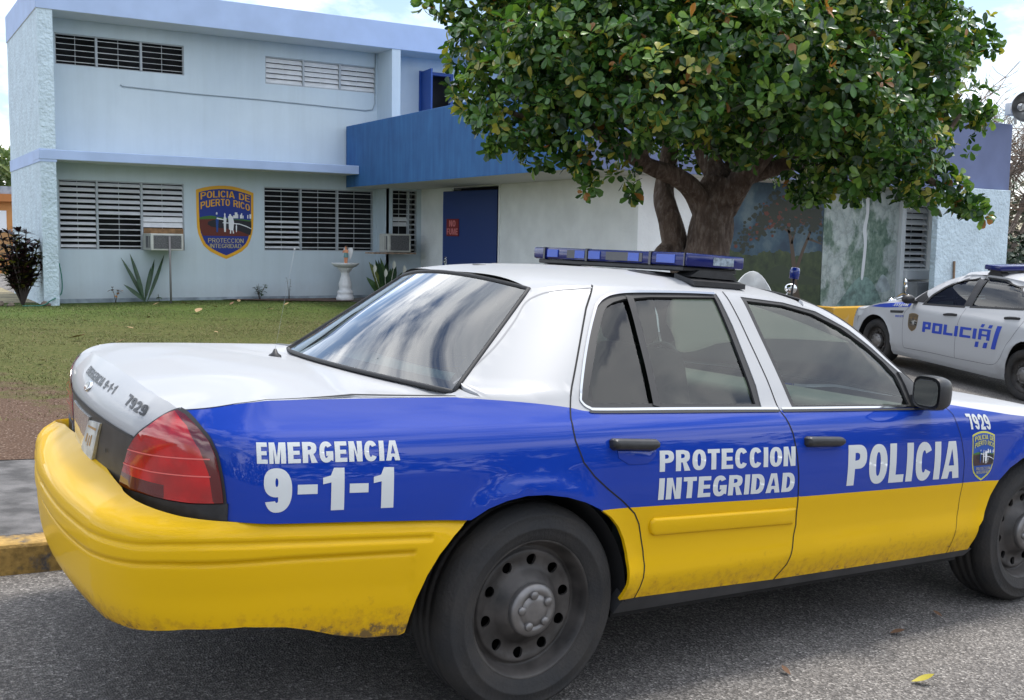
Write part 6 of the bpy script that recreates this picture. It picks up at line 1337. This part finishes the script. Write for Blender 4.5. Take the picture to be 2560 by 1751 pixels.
def motorbike(loc, rz, label, body, police, lean=8):
    t = thing('motorcycle', label, 'motorcycle', loc, rz, 'motorcycles parked by the wing'); t.rotation_euler = (R(lean), 0, rz); mk = M_BLACK
    for x, r in ((0, .32), (1.5, .31)):
        bm = bmesh.new(); lathe(bm, [(r-.09,-.05),(r-.03,-.06),(r,-.03),(r,.03),(r-.03,.06),(r-.09,.05)], 32, 'Y', mtx=Matrix.Translation((x,0,r))); w = from_bm('wheel', bm, M_TYRE, t, True)
        bm = bmesh.new(); lathe(bm, [(r-.085,-.03),(r-.11,-.03),(r-.11,.03),(r-.085,.03)], 32, 'Y', mtx=Matrix.Translation((x,0,r))); lathe(bm, [(.0005,-.06),(.06,-.06),(.06,.06),(.0005,.06)], 16, 'Y', mtx=Matrix.Translation((x,0,r)))
        for k in range(10): a = k * .6283; tube(bm, [(x,0,r),(x+(r-.1)*math.cos(a),0,r+(r-.1)*math.sin(a))], .006, 4)
        from_bm('rim', bm, M_CAP, w, True)
    bm = bmesh.new(); tube(bm, spline([(.35,0,.78),(.5,0,.86),(.75,0,.90),(1.0,0,.86),(1.1,0,.80)], 4).tolist(), [.06,.09,.12,.14,.155,.16,.165,.165,.16,.155,.15,.14,.13,.11,.10,.08,.06][:17], 12); from_bm('tank', bm, body, t, True)
    bm = bmesh.new(); box(bm, -.15, .5, -.15, .15, .70, .80, .05); from_bm('seat', bm, mk, t, True)
    bm = bmesh.new(); box(bm, .5, 1.0, -.16, .16, .28, .68, .05); tube(bm, [(.95,.15,.35),(.7,.2,.22),(.1,.2,.25),(-.35,.2,.33)], .04, 8); from_bm('engine', bm, mat('engine_metal', (.2,.2,.2), .4, metal=.7), t, True)
    bm = bmesh.new(); 
    for s in (.09, -.09): tube(bm, [(1.5,s,.31),(1.28,s,.98)], .025, 8)
    from_bm('fork', bm, M_CHROME, t, True)
    bm = bmesh.new(); tube(bm, spline([(1.05,.38,1.02),(1.15,.30,1.06),(1.27,.1,1.0),(1.27,-.1,1.0),(1.15,-.30,1.06),(1.05,-.38,1.02)], 4).tolist(), .014, 6); from_bm('handlebar', bm, M_CHROME, t, True)
    bm = bmesh.new(); tube(bm, spline([(1.12,0,.42+.22),(1.3,0,.66),(1.55,0,.67),(1.75,0,.55),(1.83,0,.4)], 4).tolist(), .07, 8); tube(bm, spline([(.25,0,.62),(.0,0,.67),(-.2,0,.58),(-.32,0,.4)], 4).tolist(), .08, 8); from_bm('mudguard', bm, body, t, True)
    bm = bmesh.new(); bmesh.ops.create_uvsphere(bm, u_segments=20, v_segments=12, radius=.095, matrix=Matrix.Translation((1.36,0,.92))); from_bm('headlamp', bm, M_CHROME, t, True)
    for s in (1, -1):
        bm = bmesh.new(); tube(bm, [(1.1,s*.32,1.05),(1.12,s*.40,1.22)], .008, 6); bmesh.ops.create_uvsphere(bm, u_segments=16, v_segments=10, radius=.075, matrix=Matrix.Translation((1.12,s*.42,1.25)) @ Matrix.Diagonal((.5,1,.8,1))); from_bm('mirror', bm, M_CHROME, t, True)
    if police:
        bm = bmesh.new(); P = [(1.26 + .20 * math.cos(a) * .8, .30 * math.sin(a)) for a in np.linspace(-1.5, 1.5, 15)]; lo = [bm.verts.new((x, y, .92)) for x, y in P]; hi = [bm.verts.new((x - .14, y * .8, 1.40 - .25 * abs(y / .3) ** 2)) for x, y in P]
        for k in range(14): bm.faces.new((lo[k], lo[k+1], hi[k+1], hi[k]))
        o = from_bm('windshield', bm, mat('white_fairing', (.72,.74,.76), .3, coat=1), t, True); o.modifiers.new('s', 'SOLIDIFY').thickness = .012
        for s in (1, -1): bm = bmesh.new(); box(bm, -.45, .05, s*.2 if s > 0 else -.45, .45 if s > 0 else -.2, .45, .80, .06); from_bm('pannier', bm, MATS['white_fairing'], t, True)
        bm = bmesh.new(); box(bm, -.48, -.12, -.2, .2, .82, 1.08, .06); from_bm('top_box', bm, MATS['white_fairing'], t, True)
        bm = bmesh.new(); tube(bm, [(-.42,.0,1.05),(-.42,.0,1.37)], .012, 8); p_ = from_bm('lamp_post', bm, mk, t, True)
        bm = bmesh.new(); lathe(bm, [(.0005,1.37),(.05,1.37),(.05,1.46),(.04,1.485),(.0005,1.49)], 20, mtx=Matrix.Translation((-.42,0,0))); from_bm('blue_lamp', bm, mat('blue_lamp_lens', srgb(14,50,150)[:3], .2, coat=1), p_, True)
    bm = bmesh.new(); tube(bm, [(.6,.1,.3),(.55,.32,.02)], .012, 6); from_bm('side_stand', bm, M_CHROME, t)
    return t
motorbike(MB1, MB1R, 'white police motorcycle with a blue lamp on a pole, beside the tree', mat('bike_white', (.7,.72,.74), .3, coat=1), True, 6)
motorbike(MB2, MB2R, 'black motorcycle with chrome mirror ahead of the mostly white patrol car', mat('bike_black', (.012,.012,.013), .25, coat=1), False, 8)
# fallen leaves
LL = [mat('litter_tan', (.33,.22,.11), .8), mat('litter_brown', (.16,.085,.045), .8), mat('litter_yellow', (.42,.36,.05), .6)]
def fallen(x, y, z, s, k, label, group, seed, a=None):
    rr = random.Random(seed); bm = bmesh.new(); a = rr.uniform(0, 6.28) if a is None else a; leaf_bm(bm, Vector((0,0,.004)), Vector((math.cos(a), math.sin(a), .05)), Vector((0,0,1)), s, s * .5, 0, .3, rr.uniform(-.35,-.1), 4, .55)
    o = tag(from_bm('fallen_leaf', bm, LL[k], None, True), label, 'leaf', group); o.location = (x, y, z + .004); return o
cw = lambda X, Y: CARM @ Vector((X, Y, 0))
p = Vector((3.29,2.52,asp(3.29,2.52))); fallen(p.x, p.y, p.z, .085, 2, 'big yellow leaf lying on the street right of the front car', 'leaves on the street', 1, -.55)
fallen(3.67, 2.93, asp(3.67,2.93), .07, 1, 'small brown leaf on the street close under the front car', 'leaves on the street', 2)
for i, (x, y) in enumerate(((4.1,3.0),(2.9,2.75))): fallen(x, y, asp(x, y), .05, 1, 'tiny brown leaf scrap on the street', 'leaves on the street', 3 + i)
fallen(1.30,5.06,asp(1.3,5.06), .06, 1, 'rust brown leaf against the kerb behind the bumper', 'leaves on the street', 8)
for i, (x, y, s, k, lb) in enumerate(((2.27,14.7,.24,0,'large pale tan leaf alone in the middle of the lawn'), (5.1,19.2,.26,0,'large tan leaf on the upper lawn below the crest'), (2.7,14.0,.12,0,None), (6.5,19.6,.14,0,None), (1.6,12.0,.12,0,None), (3.4,16.2,.12,0,None), (4.0,18.0,.10,1,None), (5.8,20.4,.16,0,None), (6.2,20.9,.14,1,None), (5.5,21.3,.16,0,None), (5.9,21.5,.15,1,None), (4.8,21.2,.12,0,None), (7.2,20.6,.13,0,None), (7.6,21.2,.14,1,None), (3.0,17.5,.10,0,None), (2.2,16.0,.10,1,None), (4.4,15.4,.09,0,None), (1.0,11.0,.08,0,None), (3.3,13.2,.09,1,None), (6.6,21.6,.15,0,None), (7.9,20.2,.10,0,None))):
    fallen(x, y, gl(x, y) + .03, s, k, lb or 'small dry leaf lying on the lawn', 'leaves on the lawn' if lb is None else 'large leaves on the lawn', 20 + i)
# ---------------------------------------------------------------- trees
def leaf_cloud(name, blobs, n, L, W, mats_, weights, parent, seed, rosette=6, shell=.55, spread=.9, up=.5, wide=.62, segs=2):
    """rosettes of leaves through the outer part of the given ellipsoids (x,y,z,rx,ry,rz); one mesh"""
    rg = np.random.default_rng(seed); B_ = np.array(blobs, float); vol = B_[:, 3] * B_[:, 4] + B_[:, 4] * B_[:, 5] + B_[:, 3] * B_[:, 5]; pk = rg.choice(len(B_), n, p=vol / vol.sum())
    ts, ws = ([0, .32, .64, .89, 1], [.08, .56, 1.0, .70]) if segs == 3 else ([0, .45, .82, 1], [.10, .85, .92]) if segs == 2 else ([0, .55, 1], [.12, 1.0])
    nm = lambda v: v / (np.linalg.norm(v, axis=-1, keepdims=True) + 1e-9)
    d = nm(rg.normal(size=(n, 3))); k = 1 - shell * rg.random(n) ** 2; k *= 1 + .16 * np.sin(d[:, 0] * 5 + pk) * np.sin(d[:, 1] * 6 + d[:, 2] * 5)
    c = B_[pk, :3] + d * B_[pk, 3:6] * k[:, None]; ax = nm(d + .35 * rg.normal(size=(n, 3)) + [0, 0, up]); x = nm(np.cross(ax, [.3, .2, .9])); y = np.cross(ax, x)
    size = rg.uniform(.72, 1.2, n); w_ = np.array(weights) / sum(weights); m0 = rg.choice(len(w_), n, p=w_); a0 = rg.random(n) * 6.28
    a = a0[:, None] + np.arange(rosette) * 6.2832 / rosette + rg.normal(0, .3, (n, rosette))
    dr = nm((np.cos(a)[..., None] * x[:, None] + np.sin(a)[..., None] * y[:, None]) * spread + ax[:, None] * rg.uniform(.05, 1.0, (n, rosette, 1))); sx = nm(np.cross(dr, ax[:, None])); nn = np.cross(sx, dr)
    tw = rg.normal(0, .45, (n, rosette, 1)); sx = sx * np.cos(tw) + nn * np.sin(tw); nn = np.cross(sx, dr); l = (L * size)[:, None] * rg.uniform(.6, 1.15, (n, rosette)); w = (W * size)[:, None] * rg.uniform(.75, 1.2, (n, rosette)); cu = rg.uniform(-.05, .38, (n, rosette))
    base = c[:, None] + dr * .012; cols = []
    for t, q in zip(ts[:-1], ws):
        mm = base + dr * (l * t)[..., None] - nn * (cu * l * t * t)[..., None]; h = sx * (w * .5 * q)[..., None]; f = nn * (.14 * w * q)[..., None]; cols += [mm - h + f, mm, mm + h + f]
    cols.append(base + dr * l[..., None] - nn * (cu * l)[..., None]); V = np.stack(cols, 2).reshape(-1, 3); nv = len(cols); nl = n * rosette; o = (np.arange(nl) * nv)[:, None]
    quads = np.array([q for s_ in range(segs) for q in ([3*s_, 3*s_+1, 3*s_+4, 3*s_+3], [3*s_+1, 3*s_+2, 3*s_+5, 3*s_+4])]); tris = np.array([[3*segs, 3*segs+1, 3*segs+3], [3*segs+1, 3*segs+2, 3*segs+3]])
    Q = (o[:, None] + quads[None]).reshape(-1, 4); T = (o[:, None] + tris[None]).reshape(-1, 3); ml = np.where(rg.random((n, rosette)) < .7, m0[:, None], rg.choice(len(w_), (n, rosette), p=w_)).reshape(-1)
    me = bpy.data.meshes.new(name); nq, nt_ = len(Q), len(T); me.vertices.add(len(V)); me.vertices.foreach_set('co', V.astype(np.float32).ravel()); me.loops.add(nq * 4 + nt_ * 3); me.loops.foreach_set('vertex_index', np.concatenate([Q.ravel(), T.ravel()]).astype(np.int32))
    me.polygons.add(nq + nt_); me.polygons.foreach_set('loop_start', np.concatenate([np.arange(nq) * 4, nq * 4 + np.arange(nt_) * 3]).astype(np.int32)); me.polygons.foreach_set('material_index', np.concatenate([np.repeat(ml, 2 * segs), np.repeat(ml, 2)]).astype(np.int32)); me.polygons.foreach_set('use_smooth', np.ones(nq + nt_, bool)); me.update(calc_edges=True); me.validate()
    return link(name, me, mats_, parent)
def lm(name, c, rough=.27):
    m = mat(name, c, rough, noise=.22, nscale=6, spec=.5)
    b = m.node_tree.nodes['Principled BSDF']; b.inputs['Subsurface Weight'].default_value = 0
    nt = m.node_tree; tr = nt.nodes.new('ShaderNodeBsdfTranslucent'); tr.inputs['Color'].default_value = (min(1, c[0] * 2.2), min(1, c[1] * 2.2), c[2] * .9, 1); mx = nt.nodes.new('ShaderNodeMixShader'); mx.inputs[0].default_value = .22
    o = nt.nodes['Material Output']; nt.links.new(b.outputs[0], mx.inputs[1]); nt.links.new(tr.outputs[0], mx.inputs[2]); nt.links.new(mx.outputs[0], o.inputs['Surface']); return m
def px(dx, dy, t):      # the tree was measured off the photograph at an assumed distance; values below are metres in the yard
    x, y = dx * 2560 / 2324, dy * 2560 / 2324; v = CAM_F + CAM_R * ((x - 1280) / 2695.49) - CAM_U * ((y - 875) / 2695.49); return np.array(v) * t + np.array([0, 0, H])
TREE = thing('broadleaf_tree', 'big leafy tree with a forked rough trunk behind the front car', 'tree', (6.6, 7.5, float(lawn_z(np.array(6.6), np.array(7.5)))))
def tree_pt(dx, dy, t): return tuple(px(dx, dy, t) - np.array(TREE.location))
def bark(nt, b, v, N, L):
    mp = N('ShaderNodeMapping'); mp.inputs['Scale'].default_value = (1, 1, .35); L.new(v, mp.inputs['Vector']); n = noise_node(nt, mp.outputs[0], 22, 7, .7); n2 = noise_node(nt, v, 5, 4)
    c = mix_node(nt, .6, ramp_node(nt, n, [(.38, (.030,.020,.015)), (.50, (.17,.12,.088)), (.62, (.46,.39,.33))]), ramp_node(nt, n2, [(.35, (.10,.062,.043)), (.7, (.27,.19,.14))])); L.new(c, b.inputs['Base Color']); b.inputs['Roughness'].default_value = .9; bump_node(nt, b, n, 1.0, .12)
M_BARK = ground_mat('tree_bark', bark)
def limb3(bm, pts, r0, r1, n=14, rough=.09, seed=0):
    P = spline(pts, 6); k = len(P); rs = [r0 + (r1 - r0) * (i / (k - 1)) ** .9 for i in range(k)]; s0 = len(bm.verts); tube(bm, P.tolist(), rs, n); bm.verts.ensure_lookup_table()
    for i in range(k):
        c = Vector(P[i])
        for j in range(n):
            v = bm.verts[s0 + i * n + j]; d = v.co - c; f = 1 + rough * (math.sin(3 * j * 6.28 / n + i * .35 + seed) + .6 * math.sin(5 * j * 6.28 / n - i * .5 + seed * 2)); v.co = c + d * f
bm = bmesh.new(); T = tree_pt
limb3(bm, [T(1600,1000,9.8), T(1603,760,9.8), T(1606,600,9.8), T(1612,520,9.8), T(1622,460,9.8), T(1640,410,9.8)], .235, .165, 20, .10, 1)
limb3(bm, [T(1640,470,9.8), T(1690,400,9.6), T(1735,345,9.5), T(1760,270,9.4), T(1800,150,9.3)], .13, .055, 14, .08, 2)
limb3(bm, [T(1612,520,9.8), T(1580,440,9.7), T(1530,400,9.5), T(1470,375,9.3), T(1400,330,9.0), T(1310,270,8.8)], .115, .042, 14, .08, 3)
limb3(bm, [T(1590,1000,9.9), T(1560,640,9.95), T(1535,570,10.0), T(1518,490,10.0), T(1508,430,10.1), T(1520,330,10.2), T(1540,200,10.3)], .155, .065, 14, .08, 4)
limb3(bm, [T(1640,420,9.8), T(1600,340,10.0), T(1570,240,10.0), T(1560,80,10.0)], .12, .05, 12, .08, 5)
limb3(bm, [T(1650,430,9.8), T(1680,330,10.1), T(1700,200,10.3), T(1720,20,10.4)], .12, .05, 12, .08, 6)
limb3(bm, [T(1700,400,9.7), T(1800,370,9.5), T(1900,360,9.2), T(2020,360,9.0), T(2130,420,8.9)], .08, .025, 10, .06, 7)
limb3(bm, [T(1520,560,10.0), T(1505,575,9.95), T(1500,590,9.95)], .09, .07, 10, .12, 8)
for i, (a, b, c) in enumerate((((1760,270,9.4),(1850,200,9.0),(2000,150,8.9)),((1400,330,9.0),(1330,230,8.8),(1200,150,8.8)),((1310,270,8.8),(1220,270,8.8),(1140,250,8.8)),((1540,200,10.3),(1450,60,9.6),(1330,-20,9)),((1800,150,9.3),(1900,40,9),(2050,20,9)),((2020,360,9.0),(2120,330,9.0),(2180,260,9.0)),((1470,375,9.3),(1440,280,8.8),(1420,160,8.4)),((1735,345,9.5),(1720,240,8.8),(1700,150,8.3)))): limb3(bm, [T(*a), T(*b), T(*c)], .045, .014, 8, .05, 10 + i)
from_bm('trunk', bm, M_BARK, TREE, True)
LEAFM = [lm('leaf_dark', (.020,.058,.015)), lm('leaf_green', (.058,.140,.027)), lm('leaf_fresh', (.14,.24,.045)), lm('leaf_yellow', (.30,.29,.055)), lm('leaf_orange', (.26,.115,.030))]
B = []
for (dx, dy, r, t) in ((1180,230,135,8.7),(1115,120,95,9.0),(1085,20,75,9.3),(1330,260,130,8.5),(1290,110,165,8.3),(1500,180,180,8.1),(1470,20,180,8.3),(1700,110,190,8.0),(1690,255,130,8.6),(1880,190,175,8.4),(1850,40,180,8.6),
    (2010,320,125,8.8),(1930,370,95,9.0),(2060,150,135,9.1),(2130,85,100,9.4),(2150,250,85,9.3),(2150,430,52,9.0),(2075,395,75,9.0),(1845,410,62,9.2),(2210,470,22,8.9),(1240,330,60,8.7),(1330,380,36,8.7),(1415,400,30,8.9),
    (1300,-110,170,8.8),(1550,-150,200,8.6),(1800,-130,200,8.6),(2040,-60,170,9.0),(1150,-90,110,9.2),
    (1400,80,210,10.6),(1700,60,260,11.0),(1950,120,210,10.6),(1650,-170,260,10.4),(1500,-250,250,9.6),(1850,-250,240,9.8),(1580,270,120,10.2),(1800,300,130,10.4),(1250,60,150,10.3)):
    c = T(dx, dy, t); rm = r * 1.1015 / 2695.49 * t; B.append((*c, rm, rm, rm * .85))
leaf_cloud('crown', B, 13500, .092, .050, LEAFM, [.34, .36, .21, .07, .015], TREE, 5, 6, .5, .9, .55, segs=3)
sp = [(*T(dx, dy, t), r, r, r) for dx, dy, t, r in ((1330,415,8.6,.10),(1435,440,9.0,.07),(1000,8,9.3,.10),(960,5,9.3,.06),(2235,490,8.9,.05),(1130,335,8.6,.08),(1040,210,9.0,.10),(1040,60,9.2,.09),(2250,100,9.4,.10),(2225,260,9.3,.09),(2200,330,9.2,.07),(2180,470,9.0,.06))]
leaf_cloud('twig_leaves', sp, 110, .092, .05, LEAFM, [.30, .36, .22, .09, .03], TREE, 6, 5, .9, .9, .3)
# leafless tree and dark bushes at the right
def bare_tree(loc, h, seed, label, m, spread=.55, depth=6, r0=.16):
    rr = random.Random(seed); t = thing('bare_tree', label, 'tree', loc); bt = bmesh.new(); bc = bmesh.new()
    def grow(p, d, l, r, k, bm):
        q = p + d * l; md = p.lerp(q, .5) + Vector((rr.gauss(0, l * .07), rr.gauss(0, l * .07), 0)); tube(bm, [p, md, q], [r, r * .85, r * .68], 5 if k > 3 else 4, caps=False)
        if k == 0: return
        for i in range(2 if rr.random() < .45 else 3):
            dd = (d + Vector((rr.gauss(0, spread), rr.gauss(0, spread), rr.gauss(.08, .3)))).normalized(); grow(q, dd, l * rr.uniform(.62, .88), r * .62, k - 1, bc)
    for s in range(3): grow(Vector((rr.gauss(0, .2), rr.gauss(0, .2), -.2)), Vector((rr.gauss(0, .25), rr.gauss(0, .25), 1)).normalized(), h * .24, r0 * rr.uniform(.6, 1), depth, bt)
    from_bm('trunk', bt, m, t); from_bm('twigs', bc, m, t); return t
M_TWIG = mat('twig_grey_brown', (.20,.16,.13), .9, noise=.3, nscale=4)
bare_tree((25.6,17.6,-.6), 7.6, 3, 'grey leafless tree behind the floodlight', M_TWIG, .6)
bare_tree((24.2,19.8,-.6), 8.4, 8, 'tall leafless tree behind the leafy crown', mat('twig_red_brown', (.19,.125,.085), .9), .6)
bare_tree((30.5,19.5,-.6), 8.0, 12, 'leafless tree at the far right edge', M_TWIG, .6)
DK = [mat('bush_dark', (.012,.028,.010), .6), mat('bush_green', (.028,.055,.018), .6), mat('bush_light', (.055,.085,.028), .6)]
t = thing('evergreen_shrub', 'dense dark green shrub right beside the end of the screen wall', 'shrub', (22.6,14.6,-.75)); leaf_cloud('leaves', [(0,0,.9,1.2,1.0,1.0),(.9,-.5,1.3,1.1,.9,.9),(-.3,.5,1.7,1.1,.9,.8),(1.6,-1.0,.7,1.1,.9,.9)], 1500, .15, .075, [mat('shrub_dark', (.012,.030,.010), .5), mat('shrub_green', (.026,.060,.016), .5)], [.6,.4], t, 25, 5, .7)
bm = bmesh.new(); tube(bm, [(0,0,-.1),(.1,0,.6),(.3,-.1,1.3)], [.07,.05,.02], 6); from_bm('stems', bm, M_TWIG, t)
t = thing('dark_bush', 'dark green bush behind the right end of the screen wall', 'bush', (27.0,17.4,-.7)); leaf_cloud('leaves', [(0,0,1.2,1.7,1.3,1.2),(1.6,-.6,.9,1.3,1,1.0),(-1.4,.8,1.3,1.4,1.1,1.0),(2.6,-1.6,1.2,1.2,1,1.2)], 1500, .17, .08, DK, [.5,.35,.15], t, 15, 5, .7)
t = thing('dry_shrub', 'tangled olive shrub above the dark bush', 'shrub', (28.6,19.6,-.7)); leaf_cloud('leaves', [(0,0,3.0,1.8,1.3,1.3),(1.7,-.8,3.4,1.4,1,1.2),(-2,.6,2.6,1.3,1,1.1)], 900, .20, .06, [mat('olive_leaf', (.075,.075,.035), .7), DK[1], mat('straw_leaf', (.17,.14,.085), .8)], [.45,.3,.25], t, 16, 4, .8)
bm = bmesh.new()
for i in range(9): tube(bm, [(random.uniform(-.3,.3),0,0),(random.uniform(-1,1),random.uniform(-.6,.6),1.8),(random.uniform(-2,2),random.uniform(-1,1),3.6)], [.05,.035,.012], 5)
from_bm('stems', bm, M_TWIG, t)
t = thing('far_tree', 'sunny green tree beyond the orange house', 'tree', (6.9,66.5,0)); leaf_cloud('crown', [(0,0,4.2,2.2,2,1.7),(-2.4,0,3.6,2,2,1.6),(-4.5,0,3.8,2.2,2,1.9)], 1300, .42, .2, [lm('far_leaf', (.06,.105,.022), .6), lm('far_leaf_light', (.12,.16,.04), .6)], [.5,.5], t, 18, 5, .6)
bm = bmesh.new(); tube(bm, [(-.3,0,-.2),(-.2,0,2),(0,0,4)], [.3,.22,.1], 8); from_bm('trunk', bm, M_BARK, t, True)

# woods across the street, behind the viewer: only seen mirrored in paint and glass
wb = []
rq = random.Random(77)
for i in range(26):
    x = -34 + i * 3.6 + rq.uniform(-1, 1); r = rq.uniform(1.8, 3.4); h = rq.uniform(2.2, 6.5); wb += [(x, -24 + rq.uniform(-2, 3), h, r, r * .8, r * .8), (x + rq.uniform(-1, 1), -23 + rq.uniform(-2, 2), h * .45, r * 1.2, r, r * .9)]
wo = leaf_cloud('woods', wb, 5200, .62, .36, [mat('woods_dark', (.014,.026,.010), .7), mat('woods_green', (.030,.055,.016), .7)], [.6,.4], None, 19, 4, .7, .9, .4, segs=1); tag(wo, kind='stuff')
